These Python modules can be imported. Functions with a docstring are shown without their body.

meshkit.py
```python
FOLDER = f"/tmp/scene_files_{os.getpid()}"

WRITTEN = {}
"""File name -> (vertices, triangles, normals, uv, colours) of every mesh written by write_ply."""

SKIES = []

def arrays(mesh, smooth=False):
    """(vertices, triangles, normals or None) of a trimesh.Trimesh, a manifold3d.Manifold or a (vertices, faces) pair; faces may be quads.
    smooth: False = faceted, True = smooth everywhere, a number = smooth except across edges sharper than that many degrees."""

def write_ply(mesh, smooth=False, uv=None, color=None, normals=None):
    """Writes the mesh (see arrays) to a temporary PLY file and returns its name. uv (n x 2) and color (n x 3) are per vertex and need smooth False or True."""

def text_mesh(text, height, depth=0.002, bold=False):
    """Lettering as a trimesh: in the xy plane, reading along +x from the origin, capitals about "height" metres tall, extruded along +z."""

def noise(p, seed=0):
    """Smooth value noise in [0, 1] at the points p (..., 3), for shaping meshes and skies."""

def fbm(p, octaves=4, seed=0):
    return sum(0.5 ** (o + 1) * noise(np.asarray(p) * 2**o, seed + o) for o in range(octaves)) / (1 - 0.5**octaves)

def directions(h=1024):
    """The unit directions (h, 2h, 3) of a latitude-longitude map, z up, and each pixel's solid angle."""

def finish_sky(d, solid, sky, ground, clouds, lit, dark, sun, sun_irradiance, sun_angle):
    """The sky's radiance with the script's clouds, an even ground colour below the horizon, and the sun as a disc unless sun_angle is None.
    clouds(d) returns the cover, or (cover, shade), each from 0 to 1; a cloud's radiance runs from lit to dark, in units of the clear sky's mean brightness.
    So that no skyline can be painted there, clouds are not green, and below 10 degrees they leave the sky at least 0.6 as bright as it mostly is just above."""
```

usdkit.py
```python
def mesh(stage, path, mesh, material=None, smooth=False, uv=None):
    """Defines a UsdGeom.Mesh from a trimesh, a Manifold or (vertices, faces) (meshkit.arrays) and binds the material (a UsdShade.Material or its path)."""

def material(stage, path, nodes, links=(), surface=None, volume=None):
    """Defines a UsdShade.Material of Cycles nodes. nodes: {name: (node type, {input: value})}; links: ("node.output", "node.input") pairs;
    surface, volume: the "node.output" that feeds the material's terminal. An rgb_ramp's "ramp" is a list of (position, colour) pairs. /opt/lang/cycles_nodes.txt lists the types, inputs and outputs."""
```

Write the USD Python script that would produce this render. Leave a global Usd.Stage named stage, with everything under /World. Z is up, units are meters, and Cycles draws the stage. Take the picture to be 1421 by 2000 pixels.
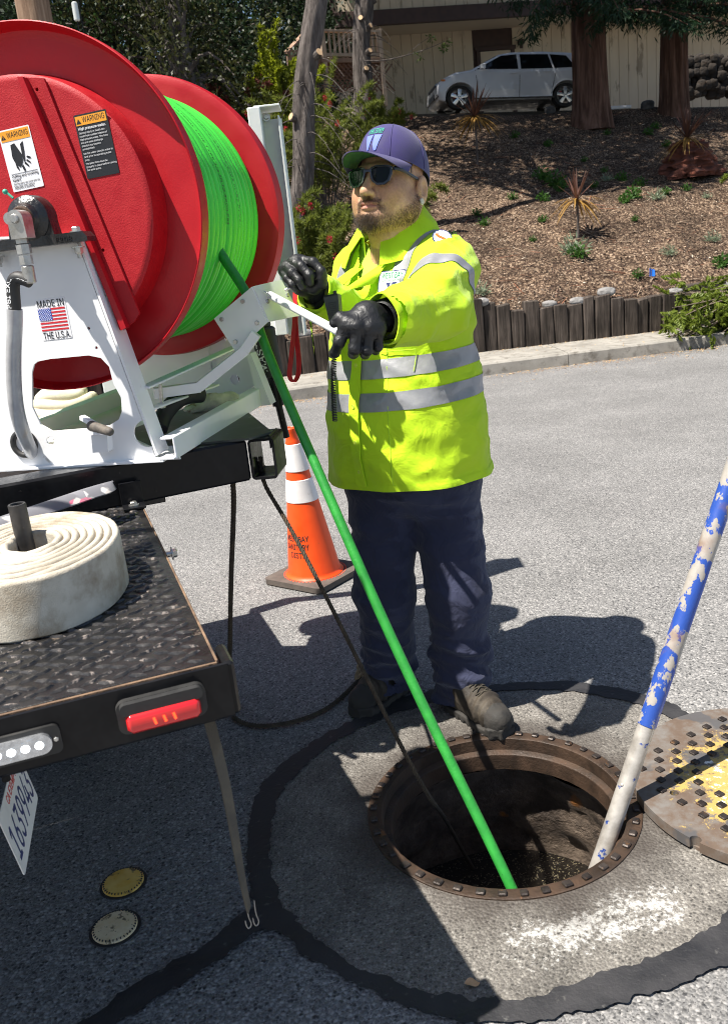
import math, random
import numpy as np, trimesh, shapely, manifold3d
from shapely.geometry import Polygon, Point, box as sbox
from shapely.ops import unary_union
import usdkit, meshkit
from meshkit import fbm, noise, text_mesh
from pxr import Usd, UsdGeom, UsdLux, UsdShade, Gf, Sdf, Vt

stage = Usd.Stage.CreateInMemory()
UsdGeom.SetStageUpAxis(stage, 'Z')
W = UsdGeom.Xform.Define(stage, '/World')
stage.SetDefaultPrim(W.GetPrim())
UsdGeom.Scope.Define(stage, '/World/Looks')
rng = np.random.default_rng(7)
PI = math.pi

# ------------------------------------------------------------------ camera
PITCH, ROLL, EYE, FOC = math.radians(16.4), math.radians(-6.1), 1.473, 1700.0
_F = np.array([0, math.cos(PITCH), -math.sin(PITCH)])
_R0 = np.array([1.0, 0, 0]); _D0 = np.cross(_F, _R0)
_R = math.cos(ROLL) * _R0 - math.sin(ROLL) * _D0
_D = math.sin(ROLL) * _R0 + math.cos(ROLL) * _D0
CAM = np.array([0, 0, EYE])
cam = UsdGeom.Camera.Define(stage, '/World/camera')
cam.CreateHorizontalApertureAttr(24.0)
cam.CreateVerticalApertureAttr(24.0 * 2000 / 1421)
cam.CreateFocalLengthAttr(24.0 * FOC / 1421)
cam.CreateClippingRangeAttr(Gf.Vec2f(0.05, 2000))
cam.CreateFStopAttr(9.0)
cam.CreateFocusDistanceAttr(2.6)
cam.CreateExposureAttr(1.15)
_m = np.eye(4); _m[0, :3] = _R; _m[1, :3] = -_D; _m[2, :3] = -_F; _m[3, :3] = CAM
cam.AddTransformOp().Set(Gf.Matrix4d(_m.tolist()))

# ------------------------------------------------------------------ sky and sun
SUN = np.array([-0.43, -0.23, 1.0]); SUN /= np.linalg.norm(SUN)
elev = math.asin(SUN[2]); rot = math.atan2(SUN[0], SUN[1])
usdkit.material(stage, '/World/Looks/sky_look', {
    's': ('sky_texture', {'sky_type': 'single_scattering', 'sun_disc': False, 'sun_elevation': elev, 'sun_rotation': rot}),
    'b': ('background_shader', {'strength': 0.06})}, [('s.color', 'b.color')], surface='b.background')
dome = UsdLux.DomeLight.Define(stage, '/World/sky')
UsdShade.MaterialBindingAPI.Apply(dome.GetPrim()).Bind(UsdShade.Material.Get(stage, '/World/Looks/sky_look'))
dome.GetPrim().SetCustomDataByKey('kind', 'structure')
sun = UsdLux.DistantLight.Define(stage, '/World/sun')
sun.CreateIntensityAttr(1.25); sun.CreateAngleAttr(0.5); sun.CreateNormalizeAttr(True)
sun.CreateColorAttr(Gf.Vec3f(1.0, 0.95, 0.87))
_z = SUN; _x = np.cross([0, 0, 1], _z); _x /= np.linalg.norm(_x); _y = np.cross(_z, _x)
_m = np.eye(4); _m[0, :3] = _x; _m[1, :3] = _y; _m[2, :3] = _z; _m[3, :3] = SUN * 50
UsdGeom.Xformable(sun).AddTransformOp().Set(Gf.Matrix4d(_m.tolist()))

# ------------------------------------------------------------------ helpers
def proj(P):
    d = np.asarray(P, float) - CAM; z = d @ _F
    return np.stack([710.5 + FOC * (d @ _R) / z, 1000 + FOC * (d @ _D) / z], -1)
def ray(px):
    px = np.asarray(px, float)
    return _F + ((px[..., 0] - 710.5) / FOC)[..., None] * _R + ((px[..., 1] - 1000) / FOC)[..., None] * _D
def un(px, z=0.0):
    d = ray(px); return CAM + d * ((z - EYE) / d[..., 2])[..., None]
def at(px, y):
    d = ray(px); return CAM + d * (y / d[..., 1])[..., None]
def onplane(px, p0, n):
    d = ray(px); return CAM + d * (((np.asarray(p0) - CAM) @ n) / (d @ n))[..., None]

_names = {}
def numbered(parent, name):
    k = (parent, name); i = _names.get(k, 0); _names[k] = i + 1
    return name if i == 0 else f'{name}_{i:03d}'
class Thing:
    def __init__(s, path, base): s.path, s.base = path, np.asarray(base, float)
def custom(prim, **kw):
    for k, v in kw.items():
        if v: prim.SetCustomDataByKey(k, v)
def thing(name, label, category, base=(0, 0, 0), group=None):
    p = '/World/' + numbered('/World', name)
    x = UsdGeom.Xform.Define(stage, p); x.AddTranslateOp().Set(Gf.Vec3d(*map(float, base)))
    custom(x.GetPrim(), label=label, category=category, group=group)
    return Thing(p, base)
def cat(ms):
    V, F, n = [], [], 0
    for m in (ms if isinstance(ms, list) else [ms]):
        v, f, _ = meshkit.arrays(m); V.append(v); F.append(f + n); n += len(v)
    return np.vstack(V), np.vstack(F)
def obj(name, mesh, material, parent=None, smooth=30, label=None, category=None, group=None, kind=None, prim=None):
    """one Mesh prim; parent: a Thing (vertices are given in world space)"""
    v, f = cat(mesh)
    base = parent.base if parent else (v.min(0) + v.max(0)) / 2 * [1, 1, 0] + [0, 0, v[:, 2].min()]
    if parent is None and kind == 'structure': base = np.zeros(3)
    pp = parent.path if parent else '/World'
    p = pp + '/' + numbered(pp, name)
    m = usdkit.mesh(stage, p, (v - base, f), material, smooth=smooth)
    if parent is None: m.AddTranslateOp().Set(Gf.Vec3d(*map(float, base)))
    custom(m.GetPrim(), label=label, category=category, group=group, kind=kind)
    if prim:
        for k, (val, typ, interp) in prim.items():
            UsdGeom.PrimvarsAPI(m).CreatePrimvar(k, typ, interp).Set(val)
    return Thing(p, base)

_mats = {}
def lk(name, nodes, links, surface='p.BSDF', volume=None):
    return usdkit.material(stage, '/World/Looks/' + name, nodes, links, surface=surface, volume=volume)
def mat(name, c1, c2=None, scale=6.0, rough=0.5, metal=0.0, spec=0.5, bump=0.0, bscale=80.0, lo=0.35, hi=0.65, c3=None, s3=20.0, t3=0.6,
        coat=0.0, rvar=0.12, detail=5, stretch=None, rnd=0.0, sheen=0.0, sss=0.0, transl=None, trans=0.0, t3w=0.03, emit=0.0, alpha=None):
    """generic weathered surface: two tones by noise, an optional third tone in patches, roughness variation, bump"""
    if name in _mats: return _mats[name]
    c2 = c2 or c1
    n = {'g': ('geometry', {}), 'p': ('principled_bsdf', {'metallic': metal, 'roughness': rough, 'specular_ior_level': spec, 'coat_weight': coat, 'sheen_weight': sheen, 'transmission_weight': trans}),
         'n': ('noise_texture', {'scale': scale, 'detail': detail, 'roughness': 0.6}),
         'r': ('rgb_ramp', {'ramp': [(0, c1), (lo, c1), (hi, c2), (1, c2)]}),
         'rr': ('map_range', {'from_min': 0.3, 'from_max': 0.7, 'to_min': max(rough - rvar, 0.02), 'to_max': min(rough + rvar, 1)})}
    l = [('n.fac', 'r.fac'), ('n.fac', 'rr.value'), ('rr.result', 'p.roughness')]
    src = 'g.position'
    if stretch:
        n['mp'] = ('mapping', {'scale': stretch}); l.append(('g.position', 'mp.vector')); src = 'mp.vector'
    l.append((src, 'n.vector'))
    col = 'r.color'
    if c3:
        n['n3'] = ('noise_texture', {'scale': s3, 'detail': 6, 'roughness': 0.65})
        n['r3'] = ('rgb_ramp', {'ramp': [(0, (0, 0, 0)), (t3 - t3w, (0, 0, 0)), (t3 + t3w, (1, 1, 1)), (1, (1, 1, 1))]})
        n['m3'] = ('mix', {'color2': c3})
        l += [(src, 'n3.vector'), ('n3.fac', 'r3.fac'), ('r3.color', 'm3.fac'), (col, 'm3.color1')]; col = 'm3.color'
    if rnd:
        n['oi'] = ('geometry', {}); n['hr'] = ('map_range', {'from_min': 0, 'from_max': 1, 'to_min': 1 - rnd, 'to_max': 1 + rnd})
        n['ob'] = ('object_info', {}); n['hs'] = ('hsv', {})
        l += [('ob.random', 'hr.value'), ('hr.result', 'hs.value'), (col, 'hs.color')]; col = 'hs.color'
    l.append((col, 'p.base_color'))
    if bump:
        n['bn'] = ('noise_texture', {'scale': bscale, 'detail': 4, 'roughness': 0.6})
        n['b'] = ('bump', {'strength': 1.0, 'distance': bump})
        l += [(src, 'bn.vector'), ('bn.fac', 'b.height'), ('b.normal', 'p.normal')]
    if emit:
        n['p'][1]['emission_strength'] = emit; n['p'][1]['emission_color'] = c1
    surf = 'p.BSDF'
    if transl:
        n['t'] = ('translucent_bsdf', {}); n['mx'] = ('mix_closure', {'fac': transl})
        l += [(col, 't.color'), ('p.BSDF', 'mx.closure1'), ('t.BSDF', 'mx.closure2')]; surf = 'mx.closure'
    _mats[name] = lk(name, n, l, surface=surf)
    return _mats[name]

# --- shapes (all return (vertices, triangles))
def xf(m, M):
    v, f = cat(m); M = np.asarray(M); return v @ M[:3, :3].T + M[:3, 3], f
def frame(o, X, Y, Z=None):
    X = np.asarray(X, float); Y = np.asarray(Y, float); Z = np.cross(X, Y) if Z is None else np.asarray(Z, float)
    M = np.eye(4); M[:3, 0] = X / np.linalg.norm(X); M[:3, 1] = Y / np.linalg.norm(Y); M[:3, 2] = Z / np.linalg.norm(Z); M[:3, 3] = o
    return M
def hull(pts):
    h = trimesh.convex.convex_hull(np.asarray(pts, float)); return np.array(h.vertices), np.array(h.faces)
def bx(size, b=0.002, c=(0, 0, 0)):
    """box with chamfered edges"""
    s = np.array(size, float) / 2; b = min(b, s.min() * 0.6); P = []
    for sx in (-1, 1):
        for sy in (-1, 1):
            for sz in (-1, 1):
                S = np.array([sx, sy, sz])
                for k in range(3):
                    q = s - b; q[k] = s[k]; P.append(S * q)
    v, f = hull(P); return v + np.asarray(c, float), f
def obx(o, X, Y, size, b=0.002):
    return xf(bx(size, b), frame(o, X, Y))
def tube(P, r, n=10, cap=True):
    P = np.asarray(P, float); r = np.broadcast_to(np.asarray(r, float), (len(P),))
    t = np.gradient(P, axis=0); t /= np.linalg.norm(t, axis=1, keepdims=True) + 1e-12
    a = np.zeros_like(P); ref = np.array([0, 0, 1.0]) if abs(t[0, 2]) < 0.9 else np.array([1.0, 0, 0])
    a0 = np.cross(t[0], ref); a0 /= np.linalg.norm(a0)
    for i in range(len(P)):
        a0 = a0 - t[i] * (a0 @ t[i]); a0 /= np.linalg.norm(a0) + 1e-12; a[i] = a0
    b = np.cross(t, a); an = np.arange(n) * 2 * PI / n
    v = P[:, None] + r[:, None, None] * (np.cos(an)[None, :, None] * a[:, None] + np.sin(an)[None, :, None] * b[:, None])
    i, j = np.meshgrid(np.arange(len(P) - 1), np.arange(n), indexing='ij')
    q = np.stack([i * n + j, i * n + (j + 1) % n, (i + 1) * n + (j + 1) % n, (i + 1) * n + j], -1).reshape(-1, 4)
    f = np.vstack([q[:, [0, 1, 2]], q[:, [0, 2, 3]]]); v = v.reshape(-1, 3)
    if cap:
        k = len(v); v = np.vstack([v, P[0], P[-1]]); j = np.arange(n); L = (len(P) - 1) * n
        f = np.vstack([f, np.stack([np.full(n, k), (j + 1) % n, j], 1), np.stack([np.full(n, k + 1), L + j, L + (j + 1) % n], 1)])
    return v, f
def cyl(a, b, r, n=20, ch=0.0):
    a, b = np.asarray(a, float), np.asarray(b, float)
    if not ch: return hullcyl(a, b, r, n)
    d = (b - a) / np.linalg.norm(b - a)
    return tube(np.array([a, a + d * ch, b - d * ch, b]), [r - ch, r, r, r - ch], n)
def hullcyl(a, b, r, n): return tube(np.array([a, b]), r, n)
def spline(P, n=60, closed=False):
    from scipy.interpolate import CubicSpline
    P = np.asarray(P, float)
    if closed: P = np.vstack([P, P[:1]])
    s = np.r_[0, np.cumsum(np.linalg.norm(np.diff(P, axis=0), axis=1) ** 0.5)]
    return CubicSpline(s, P, bc_type='periodic' if closed else 'natural')(np.linspace(0, s[-1], n))
def ext(poly, h, M=None):
    """extrude a shapely polygon (or Multi) by h along +z, then place by matrix M"""
    ms = []
    for g in getattr(poly, 'geoms', [poly]):
        if g.is_empty or g.area < 1e-9: continue
        m = trimesh.creation.extrude_polygon(g, h, engine='earcut'); ms.append((np.array(m.vertices), np.array(m.faces)))
    m = cat(ms); return xf(m, M) if M is not None else m
def sheet(poly, z=0.0):
    vs = []
    for g in getattr(poly, 'geoms', [poly]):
        v, f = trimesh.creation.triangulate_polygon(g, engine='earcut'); 
        a = v[f]; fl = np.cross(a[:, 1] - a[:, 0], a[:, 2] - a[:, 0]) < 0; f = f.copy(); f[fl] = f[fl][:, ::-1]
        vs.append((np.c_[v, np.full(len(v), z)], f))
    return cat(vs)
def revolve(prof, n=64, M=None, a0=0, a1=2 * PI):
    """profile of (r, z) points about local z"""
    prof = np.asarray(prof, float); full = abs(a1 - a0 - 2 * PI) < 1e-6
    an = np.linspace(a0, a1, n, endpoint=not full); k = len(prof)
    v = np.stack([prof[None, :, 0] * np.cos(an)[:, None], prof[None, :, 0] * np.sin(an)[:, None], np.broadcast_to(prof[:, 1], (n, k))], -1).reshape(-1, 3)
    i, j = np.meshgrid(np.arange(n if full else n - 1), np.arange(k - 1), indexing='ij')
    i2 = (i + 1) % n
    q = np.stack([i * k + j, i2 * k + j, i2 * k + j + 1, i * k + j + 1], -1).reshape(-1, 4)
    f = np.vstack([q[:, [0, 1, 2]], q[:, [0, 2, 3]]])
    a = v[f]; ok = np.linalg.norm(np.cross(a[:, 1] - a[:, 0], a[:, 2] - a[:, 0]), axis=1) > 1e-12
    m = (v, f[ok]); return xf(m, M) if M is not None else m
def bolt(o, axis, r=0.009, h=0.007, washer=True):
    """hexagon head with washer"""
    axis = np.asarray(axis, float) / np.linalg.norm(axis); ref = np.array([0, 0, 1.0]) if abs(axis[2]) < 0.9 else np.array([1.0, 0, 0])
    X = np.cross(ref, axis); X /= np.linalg.norm(X); o = np.asarray(o, float); ms = []
    w0 = 0.0025 if washer else 0
    if washer: ms.append(tube(np.array([o, o + axis * w0]), r * 1.45, 16))
    a = np.arange(6) * PI / 3 + 0.4; Y = np.cross(axis, X)
    ring = lambda s, t: [o + axis * t + r * s * (math.cos(q) * X + math.sin(q) * Y) for q in a]
    ms.append(hull(np.array(ring(1, w0) + ring(1, w0 + h * .75) + ring(.8, w0 + h))))
    return cat(ms)
def rpoly(pts, r=0.01, n=6):
    """polygon with rounded corners"""
    return Polygon(pts).buffer(-r).buffer(r, quad_segs=n) if r else Polygon(pts)
def disp(m, amp, scale, seed=0, oct=3):
    """push vertices along normals by fractal noise"""
    v, f = cat(m); t = trimesh.Trimesh(v, f, process=False); n = np.array(t.vertex_normals)
    return v + n * ((fbm(v * scale + 50, oct, seed) - 0.5) * 2 * amp)[:, None], f
def letters(text, h, o, X, Y, bold=False, depth=0.0006, width=None, center=False):
    v, f = cat(text_mesh(text, h, depth, bold)); v = v.copy()
    w = v[:, 0].max()
    if width: v[:, 0] *= width / w; w = width
    if center: v[:, 0] -= w / 2
    return xf((v, f), frame(o, X, Y))

def surface(f, lo, hi, h):
    """naive surface nets: the zero surface of f(points) in a box, as quads split in triangles"""
    lo, hi = np.asarray(lo, float), np.asarray(hi, float); n = np.ceil((hi - lo) / h).astype(int) + 1
    ax = [lo[k] + h * np.arange(n[k]) for k in range(3)]
    val = np.empty(n, np.float32)
    for i in range(0, n[0], 24):
        g = np.stack(np.meshgrid(ax[0][i:i + 24], ax[1], ax[2], indexing='ij'), -1)
        val[i:i + 24] = f(g.reshape(-1, 3)).reshape(g.shape[:3])
    val[0] = val[-1] = 1; val[:, 0] = val[:, -1] = 1; val[:, :, 0] = val[:, :, -1] = 1
    s = val < 0
    corner = [(a, b, c) for a in (0, 1) for b in (0, 1) for c in (0, 1)]
    sl = lambda A, a, b, c: A[a:n[0] - 1 + a, b:n[1] - 1 + b, c:n[2] - 1 + c]
    cnt = sum(sl(s, *c).astype(np.int8) for c in corner); act = (cnt > 0) & (cnt < 8)
    idx = np.full(act.shape, -1, np.int64); I = np.argwhere(act); idx[act] = np.arange(len(I))
    acc = np.zeros((len(I), 3)); num = np.zeros(len(I))
    vv = {c: val[I[:, 0] + c[0], I[:, 1] + c[1], I[:, 2] + c[2]].astype(float) for c in corner}
    for a in corner:
        for k in range(3):
            if a[k] == 0:
                b = list(a); b[k] = 1; b = tuple(b); va, vb = vv[a], vv[b]; x = (va < 0) != (vb < 0)
                t = np.where(x, va / np.where(x, va - vb, 1), 0); p = np.array(a, float)[None] + np.zeros((len(I), 3)); p[:, k] += t
                acc += p * x[:, None]; num += x
    V = lo + (I + acc / num[:, None]) * h
    F = []
    for k in range(3):
        u, w = (k + 1) % 3, (k + 2) % 3
        a = s.take(range(n[k] - 1), k); b = s.take(range(1, n[k]), k); x = a != b
        E = np.argwhere(x); E = E[(E[:, u] > 0) & (E[:, w] > 0) & (E[:, u] < n[u] - 1) & (E[:, w] < n[w] - 1)]
        def cell(du, dw):
            q = E.copy(); q[:, u] -= du; q[:, w] -= dw; return idx[q[:, 0], q[:, 1], q[:, 2]]
        q = np.stack([cell(1, 1), cell(0, 1), cell(0, 0), cell(1, 0)], 1)
        inside = s[E[:, 0], E[:, 1], E[:, 2]]; q[~inside] = q[~inside][:, ::-1]; F.append(q)
    F = np.vstack(F); F = F[(F >= 0).all(1)]
    return V, np.vstack([F[:, [0, 1, 2]], F[:, [0, 2, 3]]])
# --- distance fields
def d_caps(p, a, b, ra, rb):
    a, b = np.asarray(a, float), np.asarray(b, float); ab = b - a
    t = np.clip(((p - a) @ ab) / (ab @ ab), 0, 1); return np.linalg.norm(p - a - t[:, None] * ab, axis=1) - (ra + (rb - ra) * t)
def d_ell(p, c, r, R=None):
    q = p - np.asarray(c); q = q @ R if R is not None else q; r = np.asarray(r, float)
    k0 = np.linalg.norm(q / r, axis=1); k1 = np.linalg.norm(q / (r * r), axis=1); return k0 * (k0 - 1) / np.maximum(k1, 1e-9)
def smin(a, b, k):
    h = np.clip(0.5 + 0.5 * (b - a) / k, 0, 1); return b * (1 - h) + a * h - k * h * (1 - h)
def smax(a, b, k): return -smin(-a, -b, k)
# ================================================================== the ground
HC = np.array([0.288, 2.04, 0.0])         # manhole centre
def ringdata(px):
    P = un(np.array(px, float))[:, :2] - HC[:2]; return np.arctan2(P[:, 1], P[:, 0]), np.hypot(*P.T)
_out = [(1244, 1357), (1124, 1336), (1040, 1336), (955, 1343), (843, 1349), (760, 1375), (681, 1414), (596, 1463), (526, 1520), (497, 1576), (487, 1674), (490, 1759), (520, 1815), (582, 1850), (702, 1928), (814, 1977), (913, 1999), (1003, 2003), (1114, 1986), (1230, 1956), (1330, 1925), (1421, 1895)]
_inn = [(1244, 1379), (1124, 1356), (1040, 1351), (955, 1358), (860, 1370), (790, 1390), (702, 1428), (620, 1478), (568, 1526), (536, 1583), (531, 1674), (538, 1740), (560, 1784), (610, 1836), (702, 1893), (843, 1945), (955, 1960), (1054, 1945), (1160, 1907), (1300, 1864), (1371, 1829), (1421, 1787)]
def polar(px, n=720, amp=0.012, seed=1):
    a, r = ringdata(px); fill = np.radians([-25, 0, 25]); a = np.r_[a, fill]; r = np.r_[r, [r[-1] * .98, (r[-1] + r[0]) / 2, r[0] * 1.0]]
    o = np.argsort(a); a, r = a[o], r[o]; t = np.linspace(-PI, PI, n, endpoint=False)
    rr = np.interp(t, np.r_[a - 2 * PI, a, a + 2 * PI], np.tile(r, 3))
    k = np.exp(-0.5 * (np.arange(-30, 31) / 9.0) ** 2); k /= k.sum(); rr = np.convolve(np.r_[rr[-30:], rr, rr[:30]], k, 'valid')
    p = np.stack([np.cos(t), np.sin(t)], 1); q = np.c_[p * 40 * rr[:, None], np.zeros(n)]
    rr = rr + (fbm(q + 9, 3, seed) - .5) * 2 * amp + (fbm(np.c_[p * 9, np.zeros(n)] + 3, 2, seed + 5) - .5) * amp
    return p * rr[:, None] + HC[:2]
ring_out, ring_in = Polygon(polar(_out, seed=1)), Polygon(polar(_inn, seed=2))
hole = Point(HC[:2]).buffer(0.345, quad_segs=32)

def stone_look(name, dark, mid, light, scale, rough=0.75, bump=0.004, big=(0.85, 1.1), extra=None, nsc=1.3):
    n = {'g': ('geometry', {}), 'p': ('principled_bsdf', {'roughness': rough, 'specular_ior_level': 0.35}),
         'v': ('voronoi_texture', {'scale': scale, 'randomness': 1.0}), 'v2': ('voronoi_texture', {'scale': scale * 2.7}),
         'bw': ('rgb_to_bw', {}), 'bw2': ('rgb_to_bw', {}),
         'r': ('rgb_ramp', {'ramp': [(0, dark), (.22, dark), (.34, mid), (.62, mid), (.74, light), (1, light)]}),
         'r2': ('rgb_ramp', {'ramp': [(0, tuple(np.array(dark) * .8)), (.35, mid), (1, tuple(np.array(light) * .9))]}),
         'd': ('map_range', {'from_min': 0.25, 'from_max': 0.62, 'to_min': 0.0, 'to_max': 1.0, 'clamp': True}),
         'mx': ('mix', {}), 'N': ('noise_texture', {'scale': nsc, 'detail': 6, 'roughness': 0.6}),
         'nr': ('rgb_ramp', {'ramp': [(0, (big[0],) * 3), (.35, (big[0],) * 3), (.65, (big[1],) * 3), (1, (big[1],) * 3)]}),
         'mm': ('mix', {'mix_type': 'multiply', 'fac': 1.0}),
         'fn': ('noise_texture', {'scale': scale * 4, 'detail': 3}), 'fr': ('rgb_ramp', {'ramp': [(0, (.75,) * 3), (1, (1.25,) * 3)]}), 'm4': ('mix', {'mix_type': 'multiply', 'fac': 1.0}),
         'bh': ('math', {'math_type': 'subtract', 'value1': 1.0}), 'b': ('bump', {'strength': 1.0, 'distance': bump})}
    l = [('g.position', 'v.vector'), ('g.position', 'v2.vector'), ('g.position', 'N.vector'), ('g.position', 'fn.vector'), ('v.color', 'bw.color'), ('v2.color', 'bw2.color'), ('bw.val', 'r.fac'), ('bw2.val', 'r2.fac'),
         ('v.distance', 'd.value'), ('d.result', 'mx.fac'), ('r.color', 'mx.color1'), ('r2.color', 'mx.color2'), ('N.fac', 'nr.fac'), ('mx.color', 'mm.color1'), ('nr.color', 'mm.color2'),
         ('fn.fac', 'fr.fac'), ('mm.color', 'm4.color1'), ('fr.color', 'm4.color2'),
         ('v.distance', 'bh.value2'), ('bh.value', 'b.height'), ('b.normal', 'p.normal')]
    col = 'm4.color'
    if extra: col = extra(n, l, col)
    l.append((col, 'p.base_color'))
    return lk(name, n, l)

asphalt = stone_look('old_asphalt', (.040, .040, .041), (.138, .135, .132), (.32, .308, .295), 104)
def paint_extra(n, l, col):
    """worn white survey paint and rusty dirt round the frame: marks with a shape of their own"""
    c0, c1 = un((985, 1868)), un((1345, 1752)); dv = (c1 - c0) / np.linalg.norm(c1 - c0); cc = (c0 + c1) / 2; pv = np.array([-dv[1], dv[0], 0]); hl = np.linalg.norm(c1 - c0) / 2
    for k, (d, w) in enumerate(((dv, hl * 1.05), (pv, .100))):
        n[f'dt{k}'] = ('vector_math', {'math_type': 'dot_product', 'vector2': tuple(d)}); n[f'of{k}'] = ('math', {'math_type': 'multiply_add', 'value2': 1 / w, 'value3': -float(cc @ d) / w}); n[f'pw{k}'] = ('math', {'math_type': 'power', 'value2': 4.0 if k == 0 else 2.0}); n[f'ab{k}'] = ('math', {'math_type': 'absolute'})
        l += [('g.position', f'dt{k}.vector1'), (f'dt{k}.value', f'of{k}.value1'), (f'of{k}.value', f'ab{k}.value1'), (f'ab{k}.value', f'pw{k}.value1')]
    n['rg'] = ('math', {'math_type': 'add'}); n['rs'] = ('math', {'math_type': 'multiply_add', 'value2': -.24, 'value3': .10}); l += [('pw0.value', 'rg.value1'), ('pw1.value', 'rg.value2'), ('rg.value', 'rs.value1')]
    n['rc'] = ('math', {'math_type': 'maximum', 'value2': -.9}); l += [('rs.value', 'rc.value1')]
    n['pb'] = ('noise_texture', {'scale': 13, 'detail': 4, 'roughness': .6}); n['pn'] = ('noise_texture', {'scale': 75, 'detail': 7, 'roughness': .75}); n['pm'] = ('math', {'math_type': 'multiply_add', 'value2': 1.1}); n['pa'] = ('math', {'math_type': 'add'}); n['pr'] = ('rgb_ramp', {'ramp': [(0, (0, 0, 0)), (.55, (0, 0, 0)), (.67, (.72, .72, .72)), (1, (.72, .72, .72))]})
    n['px'] = ('math', {'math_type': 'multiply_add', 'value2': .55, 'value3': -.30}); n['ps'] = ('mix', {'color2': (.50, .49, .465)})
    l += [('g.position', 'pb.vector'), ('g.position', 'pn.vector'), ('pb.fac', 'px.value1'), ('px.value', 'pa.value1'), ('rc.value', 'pa.value2'), ('pn.fac', 'pm.value1'), ('pa.value', 'pm.value3'), ('pm.value', 'pr.fac'), ('pr.color', 'ps.fac'), (col, 'ps.color1')]
    n['hd'] = ('vector_math', {'math_type': 'distance', 'vector2': tuple(HC)}); n['hn'] = ('noise_texture', {'scale': 9, 'detail': 5}); n['ha'] = ('math', {'math_type': 'multiply_add', 'value2': .17, 'value3': -.085}); n['hb'] = ('math', {'math_type': 'add'})
    n['hr'] = ('map_range', {'from_min': .37, 'from_max': .50, 'to_min': .75, 'to_max': 0., 'clamp': True}); n['hm'] = ('mix', {'color2': (.045, .036, .03)})
    l += [('g.position', 'hd.vector1'), ('g.position', 'hn.vector'), ('hn.fac', 'ha.value1'), ('hd.value', 'hb.value1'), ('ha.value', 'hb.value2'), ('hb.value', 'hr.value'), ('hr.result', 'hm.fac'), ('ps.color', 'hm.color1')]
    return 'hm.color'
patch = stone_look('patch_concrete', (.055, .051, .046), (.135, .124, .11), (.255, .238, .212), 128, bump=0.003, big=(.62, 1.12), extra=paint_extra, nsc=4.5)
tar = mat('crack_sealant', (.016, .016, .018), (.03, .029, .031), scale=9, rough=.62, bump=.003, bscale=60, spec=.4, c3=(.07, .068, .065), s3=45, t3=.66)

road_poly = sbox(-60, -40, 60, 60).difference(hole)
obj('road', sheet(road_poly), asphalt, kind='structure', smooth=False)
obj('road_patch', sheet(ring_in.buffer(.012).difference(hole), .004), patch, kind='structure', smooth=False)
branch = [(548, 1800), (500, 1800), (440, 1845), (360, 1900), (280, 1945), (215, 1990), (120, 2060)]
bp = un(np.array(branch, float))[:, :2]; bl = shapely.LineString(spline(bp, 60)).buffer(.034)
bpts = np.array(bl.exterior.coords); bpts = np.array(shapely.LineString(bpts).segmentize(.006).coords); bpts += (np.stack([fbm(np.c_[bpts * 38, bpts[:, :1] * 0], 3, s) for s in (3, 4)], 1) - .5) * .026
seal = unary_union([ring_out.difference(ring_in), Polygon(bpts).buffer(0)]).buffer(0)
obj('crack_seal', sheet(seal, .008), tar, kind='structure', smooth=False)

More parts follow.
